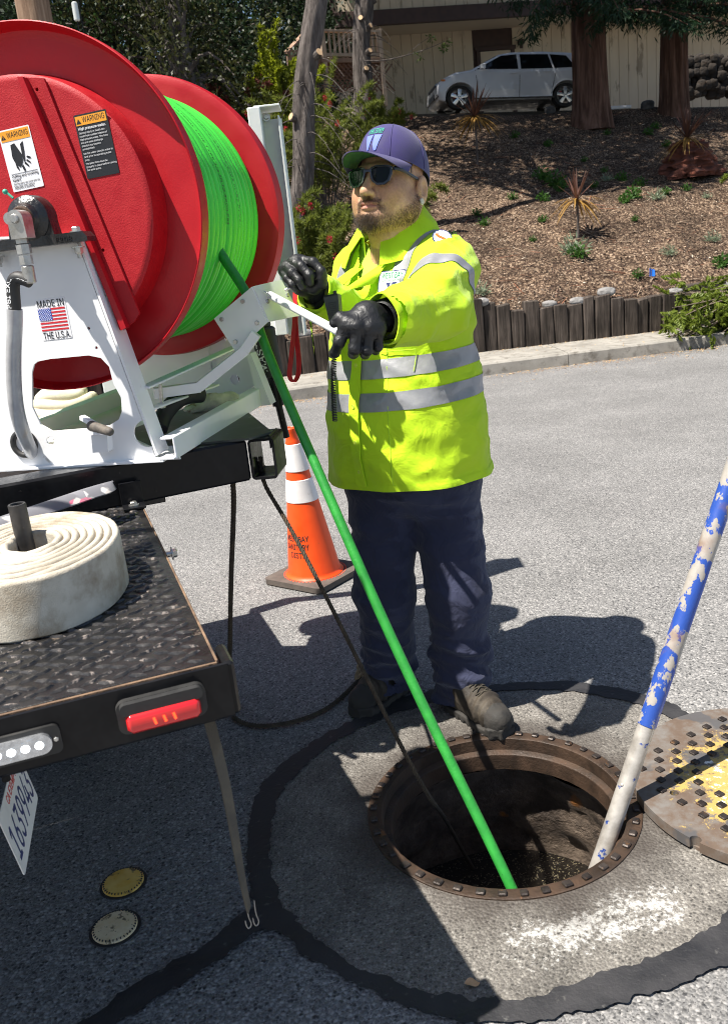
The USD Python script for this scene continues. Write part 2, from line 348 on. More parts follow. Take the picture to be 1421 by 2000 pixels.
# ------------------------------------------------------------------ manhole: frame with teeth, shaft, water
rust = mat('rusty_iron', (.028, .018, .012), (.062, .034, .019), scale=14, rough=.62, metal=.25, bump=.002, bscale=120, c3=(.17, .07, .024), s3=16, t3=.69, rvar=.15)
iron = mat('worn_iron', (.032, .026, .023), (.065, .052, .045), scale=25, rough=.42, metal=.55, bump=.0012, bscale=150, c3=(.13, .07, .035), s3=30, t3=.62)
mh = thing('manhole_ring', 'open round rusty iron manhole ring with small teeth set in the road', 'manhole', HC)
M0 = frame(HC, (1, 0, 0), (0, 1, 0))
prof = [(.366, -.05), (.366, .0075), (.361, .0095), (.334, .0095), (.328, .006), (.325, -.03), (.308, -.034), (.305, -.038), (.304, -.085), (.33, -.095), (.366, -.095)]
obj('rim', disp(revolve(prof, 160, M0), .0015, 60, 3), rust, mh, smooth=35)
for i in range(42):
    a = i * 2 * PI / 42 + .05 + rng.normal(0, .006); d = np.array([math.cos(a), math.sin(a), 0]); t = np.array([-d[1], d[0], 0])
    obj('tooth', obx(HC + d * (.351 + rng.normal(0, .001)) + [0, 0, .0125], t, d, (.021 + rng.normal(0, .0012), .019 + rng.normal(0, .001), .009), .003), iron, mh)
wallm = lk('shaft_wall', {'g': ('geometry', {}), 'n': ('noise_texture', {'scale': 7, 'detail': 8, 'roughness': .7}), 'r': ('rgb_ramp', {'ramp': [(0, (.014, .010, .008)), (.42, (.045, .031, .022)), (.6, (.15, .11, .08)), (1, (.26, .205, .155))]}),
    'p': ('principled_bsdf', {'roughness': .7}), 'b': ('bump', {'distance': .02}), 'n2': ('noise_texture', {'scale': 26, 'detail': 6, 'roughness': .7}),
    'n3': ('noise_texture', {'scale': 5, 'detail': 5}), 'r3': ('rgb_ramp', {'ramp': [(0, (0, 0, 0)), (.66, (0, 0, 0)), (.7, (1, 1, 1)), (1, (1, 1, 1))]}), 'm': ('mix', {'color2': (.32, .12, .02)})},
    [('g.position', 'n.vector'), ('g.position', 'n2.vector'), ('g.position', 'n3.vector'), ('n3.fac', 'r3.fac'), ('r3.color', 'm.fac'), ('n.fac', 'r.fac'), ('r.color', 'm.color1'), ('m.color', 'p.base_color'), ('n2.fac', 'b.height'), ('b.normal', 'p.normal')])
pr = [(.335, -.105)]
for i in range(34):
    z = -.115 - i * .04; pr.append((.34 + .07 * min(1, i / 8) + .006 * math.sin(i * 2.1), z))
obj('shaft_wall', disp(revolve(pr[::-1], 120, M0), .028, 9, 11, 4), wallm, mh, smooth=60)
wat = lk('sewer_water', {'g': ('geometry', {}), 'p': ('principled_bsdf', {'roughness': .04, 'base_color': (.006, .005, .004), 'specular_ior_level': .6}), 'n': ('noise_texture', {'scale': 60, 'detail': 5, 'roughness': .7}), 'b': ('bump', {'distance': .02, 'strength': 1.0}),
    'v': ('voronoi_texture', {'scale': 250}), 'w': ('rgb_to_bw', {}), 'r': ('rgb_ramp', {'ramp': [(0, (.006, .005, .004)), (.76, (.006, .005, .004)), (.82, (.12, .105, .07)), (1, (.2, .165, .09))]})},  # pale cells are glints of light painted into the water colour
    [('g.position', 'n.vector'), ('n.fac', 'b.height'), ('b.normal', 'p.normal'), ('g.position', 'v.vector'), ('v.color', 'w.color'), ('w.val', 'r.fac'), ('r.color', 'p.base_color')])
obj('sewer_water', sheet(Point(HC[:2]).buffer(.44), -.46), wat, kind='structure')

# cover lying beside the hole
CC = np.array([1.003, 1.984, 0.0]); CR = 0.362
cov_look = lk('painted_cover', {'g': ('geometry', {}), 'p': ('principled_bsdf', {'roughness': .55, 'metallic': .1}),
    'n': ('noise_texture', {'scale': 14, 'detail': 7, 'roughness': .7}), 'r': ('rgb_ramp', {'ramp': [(0, (.07, .05, .038)), (.42, (.12, .085, .062)), (.6, (.16, .145, .13)), (1, (.22, .205, .19))]}),
    'd': ('vector_math', {'math_type': 'distance', 'vector2': tuple(CC + [.02, -.03, .04])}), 'n2': ('noise_texture', {'scale': 15, 'detail': 10, 'roughness': .8}), 'ma': ('math', {'math_type': 'multiply_add', 'value2': .95, 'value3': -.475}), 'ad': ('math', {'math_type': 'add'}),
    'ry': ('rgb_ramp', {'ramp': [(0, (1, 1, 1)), (.215, (1, 1, 1)), (.235, (0, 0, 0)), (1, (0, 0, 0))]}), 'my': ('mix', {'color2': (.40, .28, .085)}),
    'rw': ('rgb_ramp', {'ramp': [(0, (1, 1, 1)), (.10, (1, 1, 1)), (.125, (0, 0, 0)), (1, (0, 0, 0))]}), 'mw': ('mix', {'color2': (.68, .68, .66)}),
    'n3': ('noise_texture', {'scale': 6, 'detail': 4}), 'rd': ('rgb_ramp', {'ramp': [(0, (0, 0, 0)), (.57, (0, 0, 0)), (.6, (.9, .9, .9)), (1, (.9, .9, .9))]}), 'md': ('mix', {'color2': (.075, .073, .075)}), 'b': ('bump', {'distance': .0015})},
    [('g.position', x + '.vector') for x in ('n', 'n2', 'n3')] + [('g.position', 'd.vector1'), ('n.fac', 'r.fac'), ('n2.fac', 'ma.value1'), ('d.value', 'ad.value1'), ('ma.value', 'ad.value2'), ('ad.value', 'ry.fac'), ('ry.color', 'my.fac'), ('r.color', 'my.color1'),
     ('my.color', 'md.color1'), ('n3.fac', 'rd.fac'), ('rd.color', 'md.fac'), ('md.color', 'mw.color1'), ('ad.value', 'rw.fac'), ('rw.color', 'mw.fac'), ('mw.color', 'p.base_color'), ('n2.fac', 'b.height'), ('b.normal', 'p.normal')])
cv = thing('manhole_cover', 'round iron manhole cover with square studs and worn yellow paint lying beside the open hole', 'manhole cover', CC)
plate = Point(0, 0).buffer(CR, quad_segs=48)
nd = un((1366, 1640), .03)[:2] - CC[:2]; nd *= (CR - .004) / np.linalg.norm(nd)
ph = un((1316, 1546), .045)[:2] - CC[:2]
plate = plate.difference(Point(nd).buffer(.014)).difference(Point(ph).buffer(.0115))
Mc = frame(CC + [0, 0, .012], (1, 0, 0), (0, 1, 0))
obj('plate', [ext(plate, .028, Mc), revolve([(CR - .05, -.008), (CR - .012, -.008), (CR - .012, .001), (CR - .05, .001)], 64, Mc)], cov_look, cv, smooth=25)
ga = math.radians(28)
for i in range(-8, 9):
    for j in range(-8, 9):
        if (i + j) % 2: continue
        q = np.array([math.cos(ga) * i - math.sin(ga) * j, math.sin(ga) * i + math.cos(ga) * j]) * .0335
        r = np.hypot(*q)
        if r > CR - .03 or r < .165 or np.hypot(*(q - ph)) < .02 or q[0] > .12: continue
        P = CC + [q[0], q[1], .0425]
        obj('stud', obx(P, (math.cos(ga), math.sin(ga), 0), (-math.sin(ga), math.cos(ga), 0), (.0205, .0205, .007), .002), iron, cv)

# blue and silver pole standing in the hole
pol_look = lk('flaking_blue_paint', {'g': ('geometry', {}), 'p': ('principled_bsdf', {'roughness': .42}), 'n': ('noise_texture', {'scale': 22, 'detail': 6, 'roughness': .62}), 'mp': ('mapping', {'scale': (1, 1, .55)}),
    'r': ('rgb_ramp', {'ramp': [(0, (.016, .055, .27)), (.505, (.018, .06, .29)), (.52, (.29, .265, .235)), (1, (.40, .37, .33))]}), 'b': ('bump', {'distance': .002}), 'nr': ('noise_texture', {'scale': 9, 'detail': 5}), 'rr': ('rgb_ramp', {'ramp': [(0, (0, 0, 0)), (.58, (0, 0, 0)), (.68, (.6, .6, .6)), (1, (1, 1, 1))]}), 'm': ('mix', {'color2': (.17, .085, .05)})},
    [('g.position', 'mp.vector'), ('mp.vector', 'n.vector'), ('g.position', 'nr.vector'), ('n.fac', 'r.fac'), ('nr.fac', 'rr.fac'), ('rr.color', 'm.fac'), ('r.color', 'm.color1'), ('m.color', 'p.base_color'), ('n.fac', 'b.height'), ('b.normal', 'p.normal')])
pol_silver = mat('scuffed_aluminium', (.30, .275, .245), (.46, .43, .39), scale=20, rough=.38, metal=.35, bump=.0008, bscale=70, c3=(.02, .06, .27), s3=24, t3=.645, t3w=.015)
A = np.array([.555, 1.916, 0.0]); Dp = np.array([.373, .20, .815]); Dp /= np.linalg.norm(Dp)
Bj = onplane((1262, 1418), A, np.cross(Dp, [1, 0, 0])); tj = (Bj - A) @ Dp
pole = thing('painted_pole', 'long pole with flaking blue paint and silver lower end leaning in the manhole', 'pole', A)
obj('silver_section', cyl(A - Dp * .75, A + Dp * (tj + .02), .0222, 28), pol_silver, pole)
obj('blue_section', cyl(A + Dp * tj, A + Dp * 1.75, .0240, 28, .0015), pol_look, pole)
obj('rivet', hull(np.array([A + Dp * (tj - .158) + np.array([-.016, -.0125, .006]) + .005 * q for q in trimesh.creation.icosphere(1).vertices])), pol_silver, pole)

# two survey discs in the road
brass = mat('worn_disc', (.74, .44, .08), (.80, .54, .16), scale=40, rough=.5, metal=.15, bump=.001, bscale=120, c3=(.2, .14, .07), s3=30, t3=.6)
tan = mat('tan_disc', (.74, .56, .32), (.80, .66, .44), scale=40, rough=.5, metal=.1, bump=.001, bscale=120, c3=(.2, .15, .09), s3=60, t3=.6)
for px, r, m, lab in [((241, 1726), .052, brass, 'yellow brass survey disc with a notched edge set in the road below the truck'), ((225, 1814), .053, tan, 'paler tan survey disc with a cracked face set in the road, nearer the camera')]:
    c = un(px); d = thing('survey_disc', lab, 'road marker', c, None)
    obj('face', revolve([(0, .010), (r * .86, .010), (r, .0055), (r, -.01)], 48, frame(c, (1, 0, 0), (0, 1, 0))), m, d, smooth=40)
    obj('sealant_halo', revolve([(r * 1.16, .0), (r * 1.14, .002), (r * .9, .003)], 40, frame(c, (1, 0, 0), (0, 1, 0))), tar, d)
    for i in range(36):
        a = i * PI / 18; obj('notch', obx(c + [math.cos(a) * r * .93, math.sin(a) * r * .93, .0085], (math.cos(a), math.sin(a), 0), (-math.sin(a), math.cos(a), 0), (.004, .002, .004), .0003), tar, d)

# fallen leaf
lf = un((922, 1929)) + [0, 0, .012]
tt = np.linspace(0, 1, 9); wl = .011 * np.sin(PI * tt) ** .8
lv = np.vstack([np.c_[lf[0] - .016 + .032 * tt, lf[1] + s * wl, lf[2] + .004 * np.abs(s) * np.sin(5 * tt) + 0 * tt] for s in (-1, 0, 1)])
lfc = [[i, i + 1, i + 10] for i in range(8)] + [[i, i + 10, i + 9] for i in range(8)]; lfc = np.array(lfc + [[a + 9, b + 9, c + 9] for a, b, c in lfc])
obj('fallen_leaf', (lv, lfc), mat('dry_leaf', (.45, .25, .12), (.55, .36, .2), scale=60, rough=.6), smooth=True, label='small dry orange leaf lying on the road patch in front of the manhole', category='leaf')
# traffic cone
KC = np.array([-.266, 3.977, 0]); kX = unit3 = np.array([.221, .276, 0]) / np.hypot(.221, .276); kY = np.array([-kX[1], kX[0], 0])
cone = thing('traffic_cone', 'orange traffic cone with two white reflective collars standing behind the loose rope', 'traffic cone', KC)
crub = mat('cone_base_rubber', (.055, .045, .038), (.11, .09, .075), scale=14, rough=.85, bump=.001, bscale=120); cor = mat('cone_orange', (.80, .062, .003), (.86, .085, .005), scale=5, rough=.5, bump=.0004, bscale=60, c3=(.45, .09, .03), s3=18, t3=.70); cwh = mat('cone_collar', (.66, .63, .62), (.76, .73, .72), scale=12, rough=.45, bump=.0008, bscale=160, c3=(.42, .36, .30), s3=30, t3=.66)
obj('base', ext(sbox(-.18, -.18, .18, .18).buffer(-.03).buffer(.03, quad_segs=4), .026, frame(KC + [0, 0, .006], kX, kY)), crub, cone); obj('base', [xf(bx((.05, .05, .008), .002), frame(KC + [a, b, .004], kX, kY)) for a in (-.1, .1) for b in (-.1, .1)], crub, cone)
Mk = frame(KC, kX, kY); Mk = np.array([[1, 0, -.045, 0], [0, 1, 0, 0], [0, 0, 1.06, 0], [0, 0, 0, 1.0]]) @ np.block([[Mk[:3, :3], Mk[:3, 3:]], [np.zeros((1, 3)), np.ones((1, 1))]])
cr_ = lambda z: .128 + (.026 - .128) * (z - .034) / (.69 - .034)
obj('body', revolve([(.142, .032), (.136, .038), (cr_(.05), .05), (cr_(.30), .30), (cr_(.45), .45), (cr_(.64), .64), (.031, .645), (.027, .665), (.030, .685), (.030, .70), (.026, .704), (.022, .70), (.02, .62)][::-1], 64, Mk), cor, cone, smooth=35)
for z0, z1 in ((.375, .475), (.512, .632)): obj('collar', revolve([(cr_(z0) + .0005, z0), (cr_(z0) + .003, z0 + .002), (cr_(z1) + .003, z1 - .002), (cr_(z1) + .0005, z1)][::-1], 64, Mk), cwh, cone, smooth=35)
for k in range(52):
    a = k * 2 * PI / 52; obj('stitch', obx(KC + .150 * np.array([math.cos(a), math.sin(a), 0]) + [0, 0, .0325], (math.cos(a), math.sin(a), 0), (-math.sin(a), math.cos(a), 0), (.004, .010, .003), .0006), cor, cone)
def cone_text(s, h, z, width, a0):
    v, f = cat(text_mesh(s, h, .0004, True)); x = (v[:, 0] / v[:, 0].max() - .5) * width; zz = z + v[:, 1]; r = cr_(zz) + .0006 + v[:, 2]; a = a0 + x / cr_(z); return np.c_[KC[0] + r * np.cos(a) - .045 * zz, KC[1] + r * np.sin(a), zz * 1.06], f
for s, z, w_ in (('WEST BAY', .205, .135), ('SANITARY', .168, .135), ('DIST.', .131, .075)): obj('stencil', cone_text(s, .024, z, w_, -PI / 2 - .62), mat('stencil_black', (.03, .015, .01), rough=.7), cone, smooth=False)
# ================================================================== the truck's rear deck
TO = np.array([-.243, 1.185, .92]); _a = math.radians(18.3)
TV = np.array([math.cos(_a), math.sin(_a), 0]); TU = np.array([-math.sin(_a), math.cos(_a), 0]); ZZ = np.array([0, 0, 1.0])
def T(v, u, z=0.0): return TO + np.asarray(v)[..., None] * TV + np.asarray(u)[..., None] * TU + np.asarray(z)[..., None] * ZZ
def tb(v0, v1, u0, u1, z0, z1, b=.002):
    return obx(T((v0 + v1) / 2, (u0 + u1) / 2, (z0 + z1) / 2), TV, TU, (v1 - v0, u1 - u0, z1 - z0), b)
black = mat('black_enamel', (.006, .006, .007), (.012, .012, .013), scale=12, rough=.25, spec=.22, bump=.0005, bscale=60, c3=(.09, .08, .07), s3=38, t3=.715, rvar=.1)
treadm = mat('worn_tread_plate', (.007, .007, .008), (.016, .015, .014), scale=16, rough=.28, bump=.0009, bscale=130, c3=(.11, .085, .065), s3=22, t3=.67, rvar=.14)
lozm = mat('tread_lozenge', (.012, .012, .012), (.05, .046, .043), scale=30, rough=.24, bump=.0005, bscale=160, c3=(.20, .17, .15), s3=70, t3=.60, rvar=.1)
rustedge = mat('rusty_edge', (.07, .042, .025), (.20, .125, .075), scale=30, rough=.8, bump=.002)
steel = mat('zinc_steel', (.42, .41, .39), (.58, .57, .54), scale=40, rough=.33, metal=.85, bump=.0004, bscale=120, c3=(.25, .2, .15), s3=30, t3=.68)
whitep = mat('white_paint', (.74, .74, .75), (.80, .80, .80), scale=4, rough=.32, coat=.15, bump=.0003, bscale=30, c3=(.52, .48, .43), s3=13, t3=.72, rvar=.06)
rubber = mat('black_rubber', (.014, .014, .014), (.028, .027, .026), scale=18, rough=.6, bump=.0006, bscale=90)
truck = thing('truck_bed', 'black truck bed with diamond tread deck, red tail light and licence plate', 'truck', T(0, 0, -.92))
obj('deck_plate', tb(-2.2, 0, .0, 1.10, -.006, 0, .001), treadm, truck)
V_, F_ = [], []; lz = np.array([[-1, 0, 0], [0, -.34, 0], [1, 0, 0], [0, .34, 0], [-.6, 0, 1], [0, -.16, 1], [.6, 0, 1], [0, .16, 1]]); lz[:, :2] *= .0158; lz[:, 2] *= .0036
lf_ = hull(lz)[1]; lzv = hull(lz)[0]; k = 0
for i in range(54):
    for j in range(36):
        v0, u0 = -1.15 + i * .0216 + rng.normal(0, .0004),   .012 + j * .0300 + rng.normal(0, .0004)
        if v0 > -.012: continue
        if i % 2: u0 += .0150
        an = PI / 4 if (i + j) % 2 else -PI / 4
        an += .35 * (-1 if an > 0 else 1)
        c, s = math.cos(an), math.sin(an); q = np.c_[lzv[:, 0] * c - lzv[:, 1] * s + v0, lzv[:, 0] * s + lzv[:, 1] * c + u0, lzv[:, 2] - .0002]
        V_.append(T(q[:, 0], q[:, 1], q[:, 2])); F_.append(lf_ + k); k += len(q)
obj('tread_pattern', (np.vstack(V_), np.vstack(F_)), lozm, truck, smooth=False, kind='stuff')
obj('deck_trim', [tb(-2.2, .002, -.004, .0, -.012, -.0015, .0008)], rustedge, truck)
obj('deck_edge', [tb(.0, .004, .0, 1.05, -.014, .0005, .001)], rustedge, truck)
pb = [(-.012, -.004), (-.012, -.088), (-.006, -.094), (.05, -.094), (.05, -.014), (.0, -.013), (-.004, -.006), (-.008, -.003)]
Mb = frame(T(-2.2, 0, 0), TU, ZZ, TV)
obj('bumper', ext(Polygon(pb), 2.215, Mb), black, truck, smooth=40)
obj('corner_cap', xf(bx((.016, .075, .088), .006), frame(T(.018, .03, -.048), TV, TU)), black, truck)
obj('side_rail', tb(-.05, -.004, .06, 1.05, -.09, -.0075, .003), black, truck)
obj('rear_deck', tb(-2.2, .07, 1.102, 2.32, -.024, -.008, .002), treadm, truck)
obj('chassis_rail', [tb(-.62, -.5, .1, 2.4, -.30, -.1, .004), tb(-1.6, -1.48, .1, 2.4, -.30, -.1, .004), tb(-2.1, -.02, .5, .56, -.1, -.008, .003), tb(-2.1, -.02, 1.6, 1.66, -.1, -.022, .003)], black, truck)
# wheel of the truck, standing on the road out of view
for vv in (-.33, -1.75):
    wc = T(vv, 1.75, -.92 + .38)
    Mw = frame(wc - TV * .12, TU, ZZ, TV)
    obj('wheel', revolve([(.2, .0), (.34, .01), (.375, .03), (.38, .06), (.38, .18), (.375, .21), (.34, .24), (.2, .24)], 48, Mw), rubber, truck)
    obj('hub', revolve([(.0, .05), (.12, .06), (.19, .03), (.205, .005), (.205, .235), (.19, .2), (0, .2)], 32, Mw), whitep, truck)
    obj('axle', cyl(T(vv, 1.75, -.54), T(vv - .3, 1.75, -.54), .05, 16), black, truck)
obj('leaf_spring', [tb(-.60, -.52, 1.3, 2.2, -.5, -.46, .004), tb(-.59, -.53, 1.32, 1.38, -.46, -.3, .004), tb(-.59, -.53, 2.12, 2.18, -.46, -.3, .004)], black, truck)

# beam across the deck with the open-ended tube
zb0, zb1 = 0.0, .112
bd = np.array([.92, .392, 0]); bn = np.array([-.392, .92, 0]); B0 = np.array([-.292, 2.296, .92])
obj('cross_beam', obx(B0 - bd * 1.0 + bn * .05 + ZZ * .056, bd, bn, (2.0, .10, .112), .006), black, truck)
tub = sbox(0, 0, .072, .112).buffer(-.012).buffer(.012).difference(sbox(.007, .007, .065, .105).buffer(-.006).buffer(.006))
td = np.array([.13, 1, 0]) / np.linalg.norm([.13, 1, 0]); tr = np.array([td[1], -td[0], 0])
obj('open_tube', ext(tub, .13, frame(B0 + tr * .001 + td * .0, tr, ZZ, td)), black, truck, smooth=40)
tp = [un(p, .92 + .118)[:2] for p in [(300, 873), (486, 856), (531, 843), (478, 800), (380, 790), (240, 845)]]
obj('beam_top_plate', ext(Polygon(tp), .006, frame((0, 0, .92 + .1125), (1, 0, 0), (0, 1, 0))), mat('grimy_plate', (.03, .032, .028), (.085, .09, .075), scale=9, rough=.5, bump=.001, c3=(.2, .18, .15), s3=25, t3=.66), truck)
obj('plate_lip', obx(un((534, 855), 1.02), td, ZZ, (.10, .036, .004), .001), black, truck)
Bc = un((262, 990), .925)
obj('beam_clip', [obx(Bc + ZZ * .001, TV, TU, (.055, .05, .006), .001), obx(Bc + TU * .024 + ZZ * .03, TV, TU, (.055, .006, .06), .001)], black, truck)
obj('clip_bolt', bolt(Bc + ZZ * .004, ZZ, .009, .008), steel, truck)
pg = np.array([-.650, 1.60, .92]); ptop = float(at((52, 982), 1.60)[2] - .92)
pgp = revolve([(.0165, 0), (.0165, ptop - .002), (.0155, ptop), (.0125, ptop), (.0118, ptop - .002), (.0118, .01)], 28, frame(pg, (1, 0, 0), (0, 1, 0)))
obj('stake_tube', pgp, mat('dark_pipe', (.035, .035, .037), (.075, .07, .066), scale=30, rough=.45, metal=.5, bump=.001, c3=(.2, .14, .1), s3=40, t3=.68), truck)
obj('side_bolt', [cyl(T(-.0, .66, -.03), T(.034, .66, -.03), .0065, 14), bolt(T(.022, .66, -.03), TV, .010, .010)], steel, truck)

# tail light, strobe, plate
redl = mat('red_lens', (.55, .012, .018), (.62, .02, .02), rough=.12, spec=.6, coat=.5)
led = lk('lit_red_led', {'e': ('emission', {'color': (1.0, .05, .015), 'strength': 2.2})}, [], surface='e.emission')
wled = lk('lit_white_led', {'e': ('emission', {'color': (.9, .96, 1.0), 'strength': 2.6})}, [], surface='e.emission')
chrome = mat('clear_reflector', (.55, .57, .6), (.75, .77, .8), scale=60, rough=.14, metal=.8, bump=.003, bscale=90)
def lamp_outline(w, h, r): return sbox(-w / 2, -h / 2, w / 2, h / 2).buffer(-r).buffer(r, quad_segs=8)
def lampM(v, z): return frame(T(v, -.012, z), TV, ZZ, -TU)
Lm = lampM(-.088, -.045)
obj('tail_light', [ext(lamp_outline(.128, .052, .014), .010, Lm), xf(ext(lamp_outline(.118, .018, .008), .021, Lm), frame(ZZ * .0165, (1, 0, 0), (0, 1, 0)))], rubber, truck)
tl = Thing(truck.path + '/tail_light', truck.base)
lens = bx((.106, .031, .030), .007)
obj('lens', xf(lens, lampM(-.088, -.051) @ frame((0, 0, .012), (1, 0, 0), (0, 1, 0))), redl, tl, smooth=45)
for k in range(3): obj('led', xf(bx((.0035, .011, .0015), .0006), lampM(-.088 + (k - 1) * .014, -.051) @ frame((0, 0, .0272), (1, .2, 0), (-.2, 1, 0))), led, tl)
Sm = lampM(-.305, -.051)
obj('strobe_light', ext(lamp_outline(.15, .044, .010), .006, Sm), rubber, truck); st = Thing(truck.path + '/strobe_light', truck.base)
obj('lens', xf(ext(lamp_outline(.125, .030, .0145), .007, Sm), frame(-TU * .006, (1, 0, 0), (0, 1, 0))), chrome, st)
for k in range(6): obj('led', xf(revolve([(0, .002), (.0042, .0014), (.006, 0)], 16), lampM(-.352 + k * .0185, -.051) @ frame((0, 0, .0132), (1, 0, 0), (0, 1, 0))), wled, st)
obj('screw', bolt(T(-.237, -.018, -.051), -TU, .0035, .002, False), steel, st)

pA, pB = un([(47, 1713), (73, 1558)], .5); pX = (pB - pA) / np.linalg.norm(pB - pA); pw = np.linalg.norm(pB - pA)
best = min(((np.linalg.norm(proj(pB + pw * .5 * (-TV * math.cos(q) + ZZ * math.sin(q))) - [45, 1503]), q) for q in np.linspace(0, 1.5, 60)))
pY = -TV * math.cos(best[1]) + ZZ * math.sin(best[1]); pN = np.cross(pX, pY)
Mp = frame(pA, pX, pY, pN)
obj('licence_plate', xf(ext(sbox(0, 0, pw, pw * .5).buffer(-.008).buffer(.008), .0015), Mp), mat('plate_white', (.74, .73, .70), (.8, .79, .77), rough=.4, bump=.0004, bscale=60), truck)
lp = Thing(truck.path + '/licence_plate', truck.base); navy = mat('plate_blue', (.02, .028, .11), rough=.5); redp = mat('plate_red', (.55, .05, .04), rough=.5)
obj('number', letters('1639943', pw * .26, pA + pX * pw * .05 + pY * pw * .085 + pN * .0016, pX, pY, width=pw * .9), navy, lp)
obj('state_line', letters('CA EXEMPT', pw * .065, pA + pX * pw * .3 + pY * pw * .405 + pN * .0016, pX, pY, width=pw * .42), redp, lp)
obj('plate_bracket', [tube([pA + pX * pw * .5 + pY * pw * .5, pA + pX * pw * .5 + pY * pw * .52 + ZZ * .16, T(-.5, .3, -.09)], .008, 8)], black, truck)

# things lying on the deck
canvas = mat('grey_canvas_hose', (.40, .355, .28), (.56, .515, .43), scale=10, rough=.9, bump=.0012, bscale=420, c3=(.22, .165, .105), s3=11, t3=.60, t3w=.13, rvar=.05)
RC = np.array([-.618, 1.541, .92])
rl = thing('canvas_hose_roll', 'off-white canvas flat hose rolled up in a coil on the black deck', 'fire hose', RC)
n_ = 8 * 56; tt = np.linspace(0, 8 * 2 * PI, n_) + 2.6; prof_ = np.array([(-1, -1), (-.5, -1.04), (.5, -1.04), (1, -.96), (1, .9), (.62, 1.02), (0, 1.05), (-.62, 1.02), (-1, .9)]); prof_ = prof_ * [.0076, .050]
rr = .044 + .0150 * (tt - 2.6) / (2 * PI); sp = np.stack([rr * np.cos(tt) * .97, rr * np.sin(tt) * 1.36], 1); nn0 = np.stack([np.cos(tt) * 1.3, np.sin(tt)], 1); rl0 = .23; Rr = np.array([[math.cos(rl0), -math.sin(rl0)], [math.sin(rl0), math.cos(rl0)]]); sp = sp @ Rr.T
nn = nn0 / np.linalg.norm(nn0, axis=1, keepdims=True) @ Rr.T
zz = .053 + .004 * (fbm(np.c_[np.cos(tt) * 2, np.sin(tt) * 2, tt * .35], 3, 4) - .5) * 2 + .006 * (1 - (tt - 2.6) / 50)
P_ = np.stack([np.r_[0, 0, 0] + np.c_[sp[i] + nn[i] * prof_[:, :1], zz[i] + prof_[:, 1:]] for i in range(n_)])
m_ = len(prof_); ii, jj = np.meshgrid(np.arange(n_ - 1), np.arange(m_), indexing='ij')
q_ = np.stack([ii * m_ + jj, ii * m_ + (jj + 1) % m_, (ii + 1) * m_ + (jj + 1) % m_, (ii + 1) * m_ + jj], -1).reshape(-1, 4)
vv_ = P_.reshape(-1, 3); vv_ = disp((vv_, np.vstack([q_[:, [0, 1, 2]], q_[:, [0, 2, 3]]])), .0035, 11, 8, 3)[0] + RC
vv_[:, 2] = np.maximum(vv_[:, 2], .9205)
obj('coil', (vv_, np.vstack([q_[:, [0, 2, 1]], q_[:, [0, 3, 2]]])), canvas, rl, smooth=60)

tA, tB = un((-70, 1050), 1.0), un((222, 950), 1.0); tX = (tB - tA) / np.linalg.norm(tB - tA); tL = np.linalg.norm(tB - tA); tY = np.cross(ZZ, tX)
s_ = np.linspace(0, 1, 50); w_ = np.linspace(-1, 1, 15); hw = .036 * np.where(s_ > .86, np.sqrt(np.clip(1 - ((s_ - .86) / .14) ** 2, 0, 1)), 1)[:, None]
G = tA + (s_ * tL)[:, None, None] * tX + (hw * w_)[..., None] * tY + (.017 * (1 - w_ ** 2) + 0 * s_[:, None] - .012 * np.clip(s_[:, None] - .8, 0, 1))[..., None] * ZZ
def grid_faces(a, b):
    i, j = np.meshgrid(np.arange(a - 1), np.arange(b - 1), indexing='ij'); q = np.stack([i * b + j, (i + 1) * b + j, (i + 1) * b + j + 1, i * b + j + 1], -1).reshape(-1, 4); return np.vstack([q[:, [0, 1, 2]], q[:, [0, 2, 3]]])
def shell(G, th):
    """grid of points -> closed shell of thickness th"""
    a, b = G.shape[:2]; v = G.reshape(-1, 3); f = grid_faces(a, b); n = np.array(trimesh.Trimesh(v, f, process=False).vertex_normals); k = a * b
    e = np.r_[np.arange(b - 1), np.arange(b - 1, a * b, b)[:-1], np.arange(a * b - 1, a * b - b, -1), np.arange((a - 1) * b, 0, -b)]; e2 = np.roll(e, -1)
    return np.vstack([v, v - n * th]), np.vstack([f, f[:, ::-1] + k, np.stack([e, e + k, e2], 1), np.stack([e2, e + k, e2 + k], 1)])
trl = lk('stickered_grey', {'g': ('geometry', {}), 'p': ('principled_bsdf', {'roughness': .45}), 'v': ('voronoi_texture', {'scale': 32}), 'n': ('noise_texture', {'scale': 9, 'detail': 4}), 'r': ('rgb_ramp', {'ramp': [(0, (0, 0, 0)), (.55, (0, 0, 0)), (.58, (1, 1, 1)), (1, (1, 1, 1))]}),
    'bw': ('rgb_to_bw', {}), 'rc': ('rgb_ramp', {'interpolate': False, 'ramp': [(0, (.45, .42, .4)), (.35, (.62, .6, .58)), (.5, (.2, .2, .22)), (.62, (.55, .13, .2)), (.7, (.5, .48, .46))]}), 'm': ('mix', {'color1': (.15, .15, .165)})},
    [('g.position', 'v.vector'), ('g.position', 'n.vector'), ('n.fac', 'r.fac'), ('v.color', 'bw.color'), ('bw.val', 'rc.fac'), ('r.color', 'm.fac'), ('rc.color', 'm.color2'), ('m.color', 'p.base_color')])
obj('curved_chute', shell(G, .004), trl, smooth=40, label='grey curved plastic chute with torn stickers lying along the black beam', category='chute')

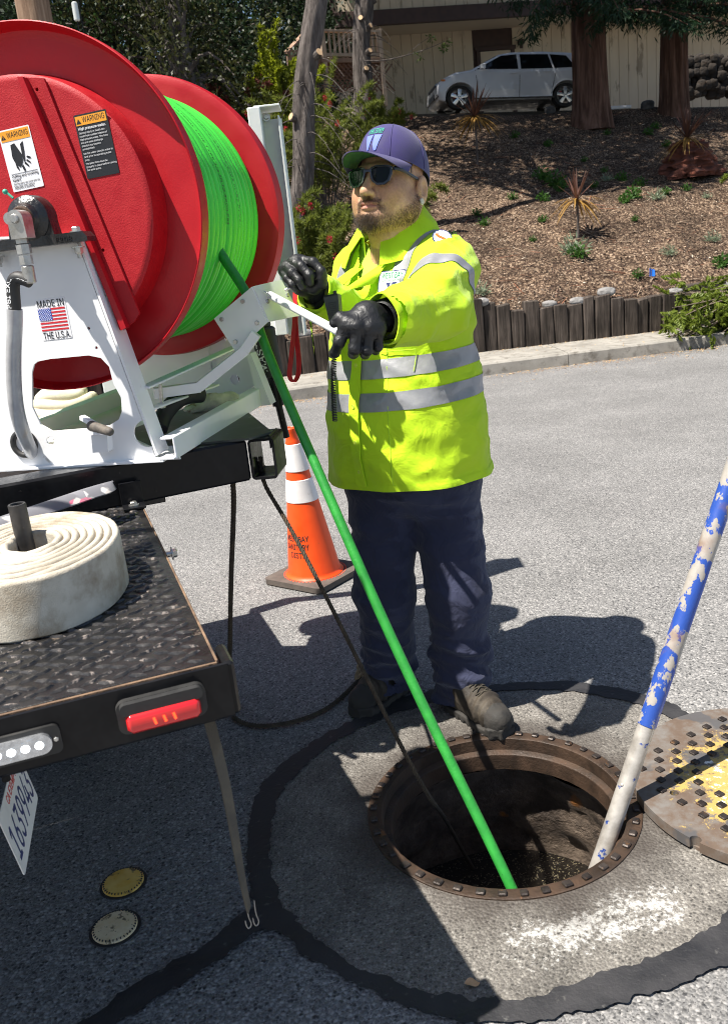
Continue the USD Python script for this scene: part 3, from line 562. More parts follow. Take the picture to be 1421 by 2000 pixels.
strapm = mat('dirty_webbing', (.055, .048, .038), (.10, .085, .062), scale=20, rough=.9, bump=.0015, bscale=260)
sA = T(-.022, .03, -.095); sB = sA - ZZ * .375 + TV * .018
hs = thing('hanging_strap', 'brown webbing strap with wire hook hanging below the deck corner', 'strap', sA)
sg = np.stack([np.stack([sA + (sB - sA) * t + TV * (.0035 * math.sin(5 * t)) + (.0085 * (w * (math.cos(t * 1.1))) * TV) + .0085 * w * math.sin(t * 1.1) * TU for w in (-1, -.3, .3, 1)]) for t in np.linspace(0, 1, 24)])
obj('webbing', shell(sg, .003), strapm, hs)
for dx in (-.007, .006):
    h0 = sB + TV * dx
    obj('hook', tube(spline([h0 + ZZ * .015, h0 - ZZ * .016, h0 - ZZ * .030 + TV * .0015, h0 - ZZ * .035 - TV * .003, h0 - ZZ * .030 - TV * .006, h0 - ZZ * .018 - TV * .007], 20), .0011, 6), mat('dull_wire', (.20, .19, .18), (.3, .29, .27), rough=.45, metal=.6), hs)
# unseen box on a mast, added to shade the ground left of the manhole
zl = 2.28; sh = np.array([.43, .23, 0]) * zl; q0, q1 = np.array([.16, 2.33, zl]) - sh, np.array([-.02, 1.93, zl]) - sh; lx = (q1 - q0) / np.linalg.norm(q1 - q0); ly = np.array([lx[1], -lx[0], 0])
mst = T(-1.05, .75, 0); ml = thing('lamp_mast', 'white box on a mast added out of view at left to cast shade', 'shade mast', mst)
obj('box', obx((q0 + q1) / 2 - ly * 0, lx, ly, (.44, .20, .09), .01), whitep, ml); obj('pole', cyl(mst, [mst[0], mst[1], zl + .08], .03, 18), whitep, ml); obj('arm', cyl([mst[0], mst[1], zl + .06], [*((q0 + q1) / 2)[:2], zl + .06], .02, 14), whitep, ml); obj('flange', obx(mst + ZZ * .008, TV, TU, (.18, .18, .012), .002), steel, ml)
# ================================================================== the hose reel on the deck
C0 = np.array([-.712, 2.318, 1.645]); N = np.array([-.207, -.978, 0]); N /= np.linalg.norm(N); H = np.array([-N[1], N[0], 0]); RR = .428
def K(h, w, n): return C0 + np.asarray(h)[..., None] * H + np.asarray(w)[..., None] * ZZ + np.asarray(n)[..., None] * N
def Kp(px, n): return onplane(px, C0 + N * n, N)
def hw(px, n):
    P = Kp(np.asarray(px, float), n) - C0; return np.stack([P @ H, P @ ZZ], -1)
def MK(n, h=0, w=0): return frame(K(h, w, n), H, ZZ, N)
red = mat('red_powder_coat', (.36, .004, .010), (.41, .006, .012), scale=9, rough=.44, spec=.35, coat=.06, bump=.0004, bscale=240, c3=(.42, .03, .035), s3=7, t3=.74, t3w=.10, rvar=.1)
redtex = mat('red_textured_coat', (.34, .004, .010), (.39, .008, .013), scale=26, rough=.55, spec=.35, bump=.0010, bscale=300, c3=(.46, .04, .05), s3=120, t3=.70, t3w=.05, rvar=.1)
cast = mat('black_cast_iron', (.010, .010, .011), (.022, .021, .02), scale=22, rough=.3, spec=.55, bump=.0015, bscale=110)
reel = thing('hose_reel', 'red drum reel of bright green hose on a white steel frame on the truck', 'hose reel', K(0, -.62, 0))
fl = [(.0, .0), (.20, .0), (.395, .0), (.414, .006), (.421, .022), (.423, .046), (.4255, .050), (.428, .048), (.4285, .02), (.424, -.006), (.40, -.014), (.2, -.016), (0, -.016)]
obj('near_flange', revolve(fl[::-1] if False else fl, 180, MK(0)), red, reel, smooth=40)
dk = [(0, .070), (.296, .070), (.306, .0685), (.312, .064), (.3185, .010), (.322, .001)]
obj('drum_face', revolve(dk[::-1], 180, MK(0)), redtex, reel, smooth=40)
ff = [(r, -.646 - z) for r, z in fl]
obj('far_flange', revolve(ff[::-1], 180, MK(0)), red, reel, smooth=40)
# green coil: hose wraps side by side
cp = []; nw = 17; x0, x1 = -.02, -.63; pit = (x0 - x1) / nw
for i in range(nw):
    rr_ = .350 + rng.normal(0, .0018)
    for q in np.linspace(0, PI, 9)[:-1]: cp.append((rr_ - .004 + .0185 * math.sin(q), x0 - pit * (i + .5) + pit * .5 * math.cos(q)))
green = lk('green_hose', {'g': ('geometry', {}), 'p': ('principled_bsdf', {'roughness': .38, 'specular_ior_level': .5}), 'n': ('noise_texture', {'scale': 6, 'detail': 2}), 'r': ('rgb_ramp', {'ramp': [(0, (.045, .50, .045)), (.5, (.055, .56, .05)), (1, (.065, .62, .06))]}),
    'n2': ('noise_texture', {'scale': 260, 'detail': 2}), 'b': ('bump', {'distance': .0006})},
    [('g.position', 'n.vector'), ('n.fac', 'r.fac'), ('r.color', 'p.base_color'), ('g.position', 'n2.vector'), ('n2.fac', 'b.height'), ('b.normal', 'p.normal')])
coil = obj('hose_coil', disp(revolve(cp, 260, MK(0)), .0012, 7, 3, 2), green, reel, smooth=35)
ink = mat('black_ink', (.012, .014, .012), rough=.6)
def wrap_text(text, h, n, phi0, r, name, parent, sgn=-1):
    v, f = cat(text_mesh(text, h, .0003)); v = v.copy(); a = phi0 + sgn * v[:, 0] / r
    # text runs along the wrap, letters upright across it
    rad = r + v[:, 2]; P = K(rad * np.cos(a), rad * np.sin(a), n - sgn * -1 * (v[:, 1] - h / 2) * 1.0)
    return obj(name, (P, f), ink, parent, smooth=False)
for k_, (tx, ph) in enumerate([('FE ONLY-G.C. #74637P2-B 08222 1432 MADE IN USA', 1.15), ('LATERAL LINE TYPE 1/2 IN ID 3000 PSI', .80)]):
    iw = [11, 8][k_]; wrap_text(tx, .013, x0 - pit * (iw + .5), ph, .3660, 'hose_lettering', coil)
# diagonal channel on the drum face
def strip(name, pts, n0, th, m, parent=reel, r=0.0, holes=()):
    p = Polygon(hw(pts, n0 + th)); p = p.buffer(0)
    if r: p = p.buffer(-r).buffer(r, quad_segs=6)
    for c, hr in holes: p = p.difference(Point(hw(c, n0 + th)).buffer(hr, quad_segs=8))
    return obj(name, ext(p, th, MK(n0)), m, parent, smooth=25)
strip('channel_plate', [(36, 150), (85, 152), (128, 262), (272, 612), (262, 628), (240, 643), (215, 600), (162, 455), (100, 300)], .0708, .008, redtex, holes=[((72, 174), .004), ((88, 239), .004), ((201, 488), .004), ((212, 549), .004)])
strip('channel_ear', [(160, 440), (172, 470), (176, 515), (168, 522), (173, 545), (188, 588), (205, 602), (222, 640), (236, 645), (246, 642), (232, 615), (190, 510), (170, 455)], .0795, .005, red)
strip('channel_rib', [(33, 149), (44, 149), (170, 455), (246, 640), (236, 645), (160, 458)], .0790, .022, red)
for b_ in [(190, 541), (204, 578)]: obj('channel_bolt', bolt(Kp(b_, .086), N, .0085, .008), steel, reel)
# stickers
orange = mat('sticker_orange', (.72, .30, .02), rough=.35); stw = mat('sticker_white', (.76, .76, .78), rough=.35); stb = mat('sticker_black', (.012, .012, .014), rough=.4); lettw = mat('sticker_letter_white', (.7, .7, .7), rough=.4)
def sticker(name, cor, n, bg):
    tl_, tr_, br_, bl_ = Kp(np.array(cor, float), n); X = (br_ - bl_ + tr_ - tl_) / 2; w = np.linalg.norm(X); X /= w; Y = (tl_ - bl_ + tr_ - br_) / 2; h = np.linalg.norm(Y); Y -= X * (X @ Y); Y /= np.linalg.norm(Y); o = (tl_ + tr_ + br_ + bl_) / 4 - X * w / 2 - Y * h / 2
    Zs = np.cross(X, Y); t = obj(name, xf(ext(sbox(0, 0, w, h).buffer(-.003).buffer(.003), .0006), frame(o, X, Y)), bg, reel)
    def put(nm, poly, m, lev=1): return obj(nm, ext(poly, .0003, frame(o + Zs * (.0006 + .0003 * lev), X, Y)), m, t, smooth=False)
    def txt(nm, s, hh, x, y, m, width=None, bold=False, lev=2): return obj(nm, letters(s, hh, o + Zs * (.0006 + .0003 * lev) + X * x + Y * y, X, Y, bold=bold, depth=.0003, width=width), m, t, smooth=False)
    return w, h, put, txt
def tri(x, y, s): return Polygon([(x, y), (x + s, y), (x + s / 2, y + s * .88)])
w, h, put, txt = sticker('warning_sticker', [(0, 256), (58, 242), (84, 363), (23, 376)], .0708, stw)
put('heading_band', sbox(.003, h * .81, w - .003, h - .003), orange); txt('heading', 'WARNING', h * .085, w * .24, h * .86, stb, width=w * .68)
put('alert_triangle', tri(w * .05, h * .845, w * .15), stb, 2); put('alert_mark', sbox(w * .12, h * .86, w * .13, h * .90), orange, 3)
hand = unary_union([Polygon([(.30, .78), (.44, .80), (.60, .58), (.58, .47), (.52, .40), (.44, .36), (.30, .47), (.26, .56)]), Polygon([(.62, .76), (.73, .81), (.70, .62), (.66, .47), (.61, .44), (.60, .56)]), Polygon([(.31, .46), (.36, .44), (.40, .33), (.37, .31), (.32, .37)]), Polygon([(.50, .38), (.56, .40), (.60, .31), (.57, .27), (.53, .30)]),
    Polygon([(.60, .42), (.66, .44), (.74, .37), (.73, .34), (.68, .37)]), Polygon([(.68, .46), (.73, .48), (.82, .42), (.82, .39), (.74, .43)]), Polygon([(.72, .52), (.76, .54), (.86, .51), (.86, .48), (.78, .49)])])
put('hand_symbol', shapely.affinity.scale(hand, w * 1.0, h * .92, origin=(0, 0)), stb, 2) if False else put('hand_symbol', shapely.affinity.translate(shapely.affinity.scale(hand, w * .95, h * .9, origin=(0, 0)), 0, h * .045), stb, 2)
put('rule', sbox(.006, h * .282, w - .006, h * .287), stb)
for s_, y_, hh in [('Cutting and crushing', .225, .045), ('hazard', .165, .045), ('Moving parts can crush and cut.', .115, .024), ('Keep clear when valve or', .072, .024), ('mechanism is operating.', .04, .024)]:
    txt('small_print', s_, h * hh, w * .07, h * y_, stb, width=w * .86 * len(s_) * hh / (20 * .045) if hh > .03 else w * .86 * len(s_) / 31)
w, h, put, txt = sticker('warning_sticker', [(144, 225), (208, 212), (232, 337), (170, 350)], .0708, stb)
put('heading_band', sbox(.003, h * .83, w - .003, h - .004), orange); txt('heading', 'WARNING', h * .085, w * .24, h * .87, stb, width=w * .68)
put('alert_triangle', tri(w * .05, h * .855, w * .15), stb, 2)
for s_, y_, hh, b_ in [('High pressure water.', .76, .05, True), ('Serious injury or death can', .70, .035, False), ('result from sudden release of', .65, .035, False), ('high pressure water. The hose', .60, .035, False), ('end and water discharge', .55, .035, False), ('direction may become', .50, .035, False), ('uncontrolled.', .45, .035, False),
        ('Set the water selector valve to', .38, .035, False), ('tank prior to operating water', .33, .035, False), ('pump.', .28, .035, False), ('The jetter hose must be', .22, .035, False), ('properly in place before running', .17, .035, False), ('the water pump.', .12, .035, False)]:
    txt('small_print', s_, h * hh * .8, w * .06, h * y_, lettw, width=w * (.85 if b_ else .9 * len(s_) / 31), bold=b_)

# white frame: near side plate with its window, flange, base
PN = .112
win = [(62, 728), (66, 712), (73, 706), (98, 701), (173, 694), (197, 699), (213, 716), (221, 748), (236, 776), (238, 803), (232, 819), (213, 831), (165, 837), (102, 842), (79, 829), (63, 795)]
pl = Polygon(hw([(-150, 476), (146, 459), (303, 893), (350, 893), (352, 897), (-150, 926)], PN + .006)).buffer(0)
pl = pl.difference(Polygon(hw(win, PN + .006)).buffer(-.004).buffer(.004))
for c_, r_ in [((173, 641), .0038), ((188, 679), .0038), ((98, 861), .0105)]: pl = pl.difference(Point(hw(c_, PN + .006)).buffer(r_))
pl = pl.difference(Point(hw((288, 846), PN)).buffer(.034))
obj('side_plate', ext(pl, .006, MK(PN)), whitep, reel, smooth=25)
e0, e1 = hw((148, 461), PN + .006), hw((304, 890), PN + .006)
def prism(poly_hw_n):  # hull of (h,w,n) points
    P = np.array(poly_hw_n); return hull(K(P[:, 0], P[:, 1], P[:, 2]))
ed = (e1 - e0) / np.linalg.norm(e1 - e0); er = np.array([-ed[1], ed[0]]); er = er if er[0] > 0 else -er
def bar2(a, b, wd, n0, n1):
    d = (b - a) / np.linalg.norm(b - a); p = np.array([-d[1], d[0]]) * wd / 2
    return prism([(*(q + s * p), n) for q in (a, b) for s in (-1, 1) for n in (n0, n1)])
obj('side_flange', bar2(e0 + er * .0045, e1 + er * .0045, .006, PN - .062, PN + .009), whitep, reel)
top0 = hw((-150, 474), PN + .006)
obj('top_flange', bar2(top0 + [0, .003], e0 + [0, .003], .006, PN - .05, PN + .012), whitep, reel)
zb = hw((345, 893), PN)[1]; hR = hw((346, 880), PN + .006)[0]
# base plate and right-hand channel running back
far_n = min(np.linspace(-.2, -1.2, 101), key=lambda n: abs(proj(K(hR, zb + .02, n))[0] - 541))
obj('base_plate', xf(bx((.74, .006, PN + .66), .001), frame(K(hR - .40, zb - .001, (PN - .62) / 2 + .01), H, ZZ, N)), whitep, reel)
ch_h = hw((346, 851), PN + .006)[1] - zb
obj('base_channel', [xf(bx((.005, ch_h, PN + .02 - far_n), .0015), frame(K(hR, zb + ch_h / 2, (PN + .02 + far_n) / 2), H, ZZ, N)),
    xf(bx((.032, .005, PN + .02 - far_n), .0015), frame(K(hR - .0185, zb + ch_h - .0025, (PN + .02 + far_n) / 2), H, ZZ, N)),
    xf(bx((.04, .005, .045), .001), frame(K(hR - .02, zb + .004, PN + .008), H, ZZ, N))], whitep, reel)
obj('base_channel', [xf(bx((.005, ch_h, PN + .02 - far_n), .0015), frame(K(hR - .80, zb + ch_h / 2, (PN + .02 + far_n) / 2), H, ZZ, N))], whitep, reel)
# far side plate
fp = Polygon(hw([(385, 826), (546, 722), (494, 640), (452, 640), (430, 690)], -.70)).difference(Point(hw((458, 741), -.70)).buffer(.017))
obj('far_plate', ext(fp, .006, MK(-.706)), whitep, reel)
obj('far_post', prism([(h_, w_, n_) for h_ in (-.07, .10) for w_ in (zb, -.05) for n_ in (-.72, -.726)]), whitep, reel)
# bars and the bent guide arm
def bar(a, b, wd, th, up=ZZ):
    a, b = np.asarray(a), np.asarray(b); d = (b - a) / np.linalg.norm(b - a); s = np.cross(up, d); s /= np.linalg.norm(s)
    return obx((a + b) / 2, d, s, (np.linalg.norm(b - a), wd, th), .0015)
obj('tie_bar', bar(Kp((282, 757), .06), Kp((462, 676), -.48), .03, .006, N * .6 + ZZ), whitep, reel)
obj('tie_bar', bar(Kp((290, 800), .05), Kp((420, 752), -.42), .03, .006, N * .4 + ZZ), whitep, reel)
arm = [Kp((300, 768), -.10), Kp((388, 756), -.16), Kp((478, 684), -.20), Kp((500, 652), -.205)]
for a_, b_ in zip(arm[:-1], arm[1:]): obj('guide_arm', bar(a_, b_ + (b_ - a_) * .03, .028, .028), whitep, reel)
obj('adjusting_screw', cyl(Kp((313, 750), -.04), Kp((316, 796), -.04), .005, 12), steel, reel)
obj('adjusting_nut', bolt(Kp((317, 790), -.03), -ZZ, .008, .007), steel, reel)
obj('support_leg', prism([(h_, w_, n_) for h_, w_ in ((.29, zb), (.33, zb), (.285, zb + .17), (.27, zb + .17)) for n_ in (-.60, -.66)]), whitep, reel)
# guide bracket: bent plate with rollers
GA = Kp(np.array([(419, 622), (492, 560), (523, 629), (461, 687)], float), -.22)        # front face
g_tr = at((547, 547), GA[1][1] + .11); g_br = at((584, 617), GA[2][1] + .11)
def quad(p, th):
    n_ = np.cross(p[1] - p[0], p[3] - p[0]); n_ /= np.linalg.norm(n_); return hull(np.vstack([p, p - n_ * th]))
obj('guide_bracket', quad(np.array([GA[0], GA[1], GA[2], GA[3]]), .005), whitep, reel)
obj('guide_bracket', quad(np.array([GA[1], g_tr, g_br, GA[2]]), .005), whitep, reel)
gb = np.cross(GA[1] - GA[0], GA[3] - GA[0]); gb /= np.linalg.norm(gb); gb = gb if gb[1] > 0 else -gb
nf = np.cross(GA[1] - GA[0], GA[3] - GA[0]); nf /= np.linalg.norm(nf); nf = -nf if nf[1] > 0 else nf
obj('guide_bracket', hull(np.vstack([GA[[0, 3]] + gb * .006, GA[[0, 3]] + gb * .075, GA[[0, 3]] + gb * .006 + (GA[1] - GA[0]) * .03])), whitep, reel)
for b_ in [(434, 623), (475, 588), (503, 630), (461, 667)]: obj('bracket_bolt', bolt(onplane(b_, GA[0] + nf * .0005, nf), nf, .0068, .008), steel, reel)
nt = np.cross(g_tr - GA[1], GA[2] - GA[1]); nt /= np.linalg.norm(nt); nt = nt if nt[2] > 0 else -nt
for b_ in [(519, 590), (558, 578)]: obj('bracket_bolt', bolt(onplane(b_, GA[1] + nt * .0005, nt), nt, .0068, .008), steel, reel)
rol = mat('roller_grey', (.10, .10, .10), (.16, .16, .15), rough=.4, metal=.3)
for t_ in (.28, .80):
    a_ = GA[0] * (1 - t_) + GA[1] * t_; b_ = GA[3] * (1 - t_) + GA[2] * t_
    obj('roller', cyl(a_ * .92 + b_ * .08 + gb * .04, a_ * .08 + b_ * .92 + gb * .04, .013, 16), rol, reel)
HD0 = onplane((527, 576), GA[1] + nt * .014, nt); HD1 = at((662, 648), 2.135)
handle = obj('guide_handle', cyl(HD0, HD1, .0105, 20, .002), whitep, reel)
for d_ in (-.016, .016):
    cc = HD0 + (HD1 - HD0) / np.linalg.norm(HD1 - HD0) * (.022 + d_ * .2)
    obj('handle_lug', xf(bx((.026, .004, .03), .001), frame(cc + np.cross(nt, (HD1 - HD0) / np.linalg.norm(HD1 - HD0)) * d_ - nt * .004, HD1 - HD0, nt)), whitep, reel)
obj('lug_bolt', bolt(HD0 + (HD1 - HD0) * .1 + np.array([.006, -.022, -.004]), np.array([0, -1, 0.2]), .005, .006), steel, reel)
# bearing, swivel and feed hose
bc_ = hw((62, 428), .14)
Mb_ = MK(.118, *bc_)
obj('bearing', [revolve([(.017, .0), (.017, .062), (.021, .066), (.030, .062), (.036, .050), (.044, .046), (.052, .040), (.054, .03), (.054, 0)][::-1], 48, Mb_), prism([(h_, w_, n_) for h_, w_ in ((bc_[0] - .052, bc_[1]), (bc_[0] + .052, bc_[1]), (bc_[0] + .060, bc_[1] - .052), (bc_[0] - .060, bc_[1] - .052)) for n_ in (.118, .156)]),
    prism([(bc_[0] + x_, bc_[1] - .040 - y_, n_) for x_, y_ in ((-.14, .012), (-.13, 0), (.13, 0), (.14, .012), (.14, .022), (-.14, .022)) for n_ in (.116, .160)])], cast, reel)
obj('bearing_mark', letters('F208', .011, K(bc_[0] + .060, bc_[1] - .0585, .1603), H, ZZ, depth=.0012, width=.042), cast, reel)
obj('bearing_seal', revolve([(.016, .063), (.016, .070), (.025, .070), (.029, .0635)][::-1], 36, Mb_), rust, reel)
for x_ in (-.105, .105):
    obj('mounting_bolt', [bolt(K(bc_[0] + x_, bc_[1] - .0395, .138), ZZ, .0105, .010), bolt(K(bc_[0] + x_ - .003, bc_[1] - .072, .138), -ZZ, .0105, .014), cyl(K(bc_[0] + x_ - .003, bc_[1] - .07, .138), K(bc_[0] + x_ - .003, bc_[1] - .098, .138), .0055, 10)], steel, reel)
obj('grease_nipple', [cyl(K(bc_[0] - .03, bc_[1] + .05, .15), K(bc_[0] - .044, bc_[1] + .064, .15), .003, 8), hull(K(bc_[0] - .047, bc_[1] + .066, .15) + .0065 * trimesh.creation.icosphere(1).vertices)], mat('green_cap', (.05, .33, .22), rough=.5), reel)
worn = mat('plated_fitting', (.36, .345, .32), (.5, .48, .45), scale=30, rough=.36, metal=.8, bump=.0006, bscale=80, c3=(.30, .17, .08), s3=22, t3=.66)
a_ = np.arange(6) * PI / 3; cw = lambda r, n0, n1: prism([(bc_[0] + r * math.cos(q), bc_[1] + r * math.sin(q), n) for q in a_ for n in (n0, n1)])
obj('swivel', [cyl(K(*bc_, .13), K(*bc_, .236), .0135, 20), cw(.0215, .186, .206)], worn, reel)
sw = hw((37, 427), .245)
obj('swivel_elbow', [hull(np.vstack([K(sw[0] + .019 * np.cos(q), sw[1] + .019 * np.sin(q), n) for q in np.linspace(0, PI, 12) for n in (.222, .262)] + [K(sw[0] + x_, sw[1] - .042, n) for x_ in (-.0195, .0195) for n in (.225, .260)])), cyl(K(sw[0], sw[1], .255), K(sw[0], sw[1], .268), .010, 18, .002)], worn, reel)
def hexv(w0, w1, r): return prism([(sw[0] - .004 + r * math.cos(q), w, .243 + r * math.sin(q)) for q in a_ + .3 for w in (w0, w1)])
obj('hose_fitting', [hexv(sw[1] - .052, sw[1] - .042, .014), hexv(sw[1] - .075, sw[1] - .055, .0165), hexv(sw[1] - .098, sw[1] - .078, .0150), cyl(K(sw[0] - .004, sw[1] - .1, .243), K(sw[0] - .005, sw[1] - .14, .243), .0140, 20, .003)], worn, reel)
hp = [K(sw[0] - .005, sw[1] - .135, .243)] + [Kp(p, n) for p, n in [((29, 545), .24), ((28, 598), .238), ((27, 680), .232), ((28, 760), .22), ((36, 815), .205), ((50, 857), .165), ((62, 884), .11), ((66, 890), .05)]]
hsp = spline(hp, 80); tj_ = int(np.argmin(np.abs(proj(hsp)[:, 1] - 601)))
fh = obj('feed_hose', tube(hsp[:tj_ + 2], .0150, 20), rubber, reel)
obj('clear_sleeve', tube(hsp[tj_:], .0178, 22), mat('cloudy_sleeve', (.30, .30, .31), (.40, .40, .40), scale=14, rough=.3, coat=.3, bump=.001, bscale=40, c3=(.36, .25, .16), s3=14, t3=.68, t3w=.08), reel)
d_ = hsp[8] - hsp[0]; d_ /= np.linalg.norm(d_)
v_, f_ = cat(text_mesh('4000 PSI EXCEEDS', .013, .0003, True)); s0 = np.r_[0, np.cumsum(np.linalg.norm(np.diff(hsp, axis=0), axis=1))]
a0_ = float(np.interp(tj_, np.arange(80), s0)) + .050
L_ = a0_ - v_[:, 0]; ctr = np.stack([np.interp(L_, s0, hsp[:, k]) for k in range(3)], 1); ph_ = (v_[:, 1] - .0065) / .0152 + .35
obj('hose_lettering', (ctr + (.01515 + v_[:, 2:3]) * (np.cos(ph_)[:, None] * N - np.sin(ph_)[:, None] * H), f_), lettw, fh, smooth=False)
gc = hw((46, 867), PN + .012)
tor = trimesh.creation.torus(.0305, .0075, 48, 16); tv = np.array(tor.vertices)
obj('grommet', xf((tv * [1, 1, .9], np.array(tor.faces)), MK(PN + .010, *gc)), rubber, reel)
# latch lever with grip
lv_ = Kp((190, 850), PN + .03)
obj('latch_block', [prism([(h_, w_, n_) for (h_, w_) in hw([(183, 848), (214, 846), (216, 880), (186, 882)], PN + .02) for n_ in (PN + .004, PN + .034)]), bar(Kp((160, 815), PN + .02), Kp((190, 832), PN + .05), .016, .012)], whitep, reel)
gA, gB = Kp((180, 832), PN + .045), Kp((214, 843), PN + .085)
gr = surface(lambda p: smax(d_caps(p, gA, gB, .0135, .0105), -d_caps(p, gA + ZZ * .05, gB + ZZ * .05, .034, .034), .004), np.minimum(gA, gB) - .03, np.maximum(gA, gB) + .03, .0022)
obj('grip', gr, mat('worn_grip', (.06, .052, .045), (.13, .11, .09), scale=60, rough=.7, bump=.001), reel, smooth=True)
# flag sticker
w, h, put, txt = sticker('flag_sticker', [(68, 587), (126, 577), (141, 661), (83, 664)], PN + .0062, stw)
flagr, flagb = mat('flag_red', (.55, .02, .03), rough=.4), mat('flag_blue', (.02, .06, .36), rough=.4)
txt('wording', 'MADE IN', h * .165, w * .05, h * .80, stb, width=w * .90); txt('wording', 'THE U.S.A.', h * .165, w * .05, h * .03, stb, width=w * .92)
for i in range(7): put('stripe', sbox(w * .05, h * .225 + h * .54 * (2 * i) / 13, w * .95, h * .225 + h * .54 * (2 * i + 1) / 13), flagr)
put('canton', sbox(w * .05, h * .225 + h * .54 * 6 / 13, w * .48, h * .225 + h * .54), flagb, 2)
stars = []
for i in range(9):
    for j in range(6 if i % 2 == 0 else 5):
        cx, cy = w * .05 + w * .43 * (j + (.5 if i % 2 == 0 else 1)) / 6, h * .225 + h * .54 * (6 / 13 + 7 / 13 * (i + .5) / 9); stars.append(Polygon([(cx + (.0019 if k % 2 == 0 else .0008) * math.sin(k * PI / 5), cy + (.0019 if k % 2 == 0 else .0008) * math.cos(k * PI / 5)) for k in range(10)]))
put('stars', unary_union(stars), stw, 3)
# shaft between flanges
obj('axle', cyl(K(0, 0, .12), K(0, 0, -.75), .02, 20), steel, reel)
obj('far_upright', prism([(h_, w_, n_) for h_, w_ in ((-.2, zb), (.2, zb), (.09, .0), (-.09, .0)) for n_ in (-.725, -.731)]), whitep, reel)

# hose leaving the reel, through the guide, down the hole
gm = (GA[0] + GA[1]) / 2 * .45 + (GA[2] + GA[3]) / 2 * .0 + (GA[1]) * .55; 
h_in = at((487, 585), GA.mean(0)[1] + .045); h_out = at((508, 648), GA.mean(0)[1] + .035)
st_ = Kp((412, 462), -.30); st0 = Kp((396, 425), -.30)
hole_pt = un((1000, 1722), -.03) 
bt = at((1003, 1748), hole_pt[1]); lowp = HC + [.06, -.26, -.0]
E0 = un((997, 1738), -.02)
e_end = un((988, 1712), -.02); sag = lambda t: np.array([0, 0, 0])
# straight run to the near rim, then on down to the water
Pz = un((985, 1706), 0.0)
d2 = (Pz - h_out) / np.linalg.norm(Pz - h_out)
pts = [st0, st_, (st_ + h_in) / 2, h_in, h_out] + [h_out + (Pz - h_out) * t + np.array([-.008, 0, -.03]) * math.sin(PI * t) for t in (.25, .5, .75, 1.0)] + [Pz + d2 * .5, Pz + d2 * 1.3]
green2 = lk('green_hose_run', {'g': ('geometry', {}), 'p': ('principled_bsdf', {'roughness': .42}), 'n': ('noise_texture', {'scale': 24, 'detail': 6, 'roughness': .65}), 'r': ('rgb_ramp', {'ramp': [(0, (.012, .13, .022)), (.38, (.018, .20, .028)), (.6, (.026, .27, .035)), (1, (.035, .33, .045))]}),
    'n2': ('noise_texture', {'scale': 180, 'detail': 2}), 'b': ('bump', {'distance': .0008}), 'n3': ('noise_texture', {'scale': 70, 'detail': 6, 'roughness': .7}), 'r3': ('rgb_ramp', {'ramp': [(0, (0, 0, 0)), (.66, (0, 0, 0)), (.7, (.8, .8, .8)), (1, (.8, .8, .8))]}), 'm': ('mix', {'color2': (.012, .05, .015)})},
    [('g.position', x + '.vector') for x in ('n', 'n2', 'n3')] + [('n.fac', 'r.fac'), ('n3.fac', 'r3.fac'), ('r3.color', 'm.fac'), ('r.color', 'm.color1'), ('m.color', 'p.base_color'), ('n2.fac', 'b.height'), ('b.normal', 'p.normal')])
obj('green_hose', tube(spline(pts, 160), .0135, 20), green2, smooth=True, label='single run of green hose leading from the reel guide down into the manhole', category='hose')

# ropes
ropem = mat('dark_rope', (.030, .022, .014), (.075, .055, .036), scale=60, rough=.95, bump=.002, bscale=300)
def rope(P, r, n, twist=190):
    P = spline(P, n); t = np.gradient(P, axis=0); t /= np.linalg.norm(t, axis=1, keepdims=True); s = np.r_[0, np.cumsum(np.linalg.norm(np.diff(P, axis=0), axis=1))]
    a = np.cross(t, [.3, .8, .5]); a /= np.linalg.norm(a, axis=1, keepdims=True); b = np.cross(t, a); ms = []
    for k in range(3):
        ph = s * twist + k * 2 * PI / 3; ms.append(tube(P + r * .52 * (np.cos(ph)[:, None] * a + np.sin(ph)[:, None] * b), r * .62, 6))
    return ms
def gnd(px, z=.009): return un(px, z)
r0 = T(.17, .88, .0)
rt = at((455, 950), 2.34); rw = [at(p, y) for p, y in [((455, 950), 2.34), ((452, 1100), 2.45), ((449, 1250), 2.55)]] + [un((447, 1340), .03), gnd((450, 1385)), gnd((470, 1410)), gnd((520, 1418)), gnd((600, 1402)), gnd((660, 1368)), gnd((700, 1330)), gnd((712, 1322))]
rw = [rw[0] + ZZ * .06] + rw
obj('loose_rope', rope(rw, .0072, 700), ropem, smooth=True, label='brown rope looping from the black beam down to a knot by the boot', category='rope')
rb = [at((515, 940), 2.36) + ZZ * .07, at((515, 940), 2.36), at((560, 1020), 2.31), un((800, 1490), .2), un((862, 1590), -.1), un((905, 1665), -.35), un((945, 1735), -.62), un((965, 1790), -.95)]
obj('taut_rope', rope(rb, .0056, 700), ropem, smooth=True, label='thin dark rope running straight from the beam end down into the manhole', category='rope')
kn = gnd((706, 1318), .022); ks = [kn + .018 * np.array([math.cos(t) * (1 + .3 * math.sin(2 * t)), math.sin(t), .6 * math.sin(3 * t)]) for t in np.linspace(0, 2 * PI * .93, 14)]
obj('rope_knot', rope(ks, .0062, 160, 160) + rope([kn, kn + [-.01, .03, .02], kn + [.012, .055, .012]], .006, 40), mat('frayed_rope', (.22, .16, .09), (.34, .25, .15), scale=60, rough=.95, bump=.002), smooth=True, label='small frayed knot at the end of the loose rope beside the boot', category='knot')
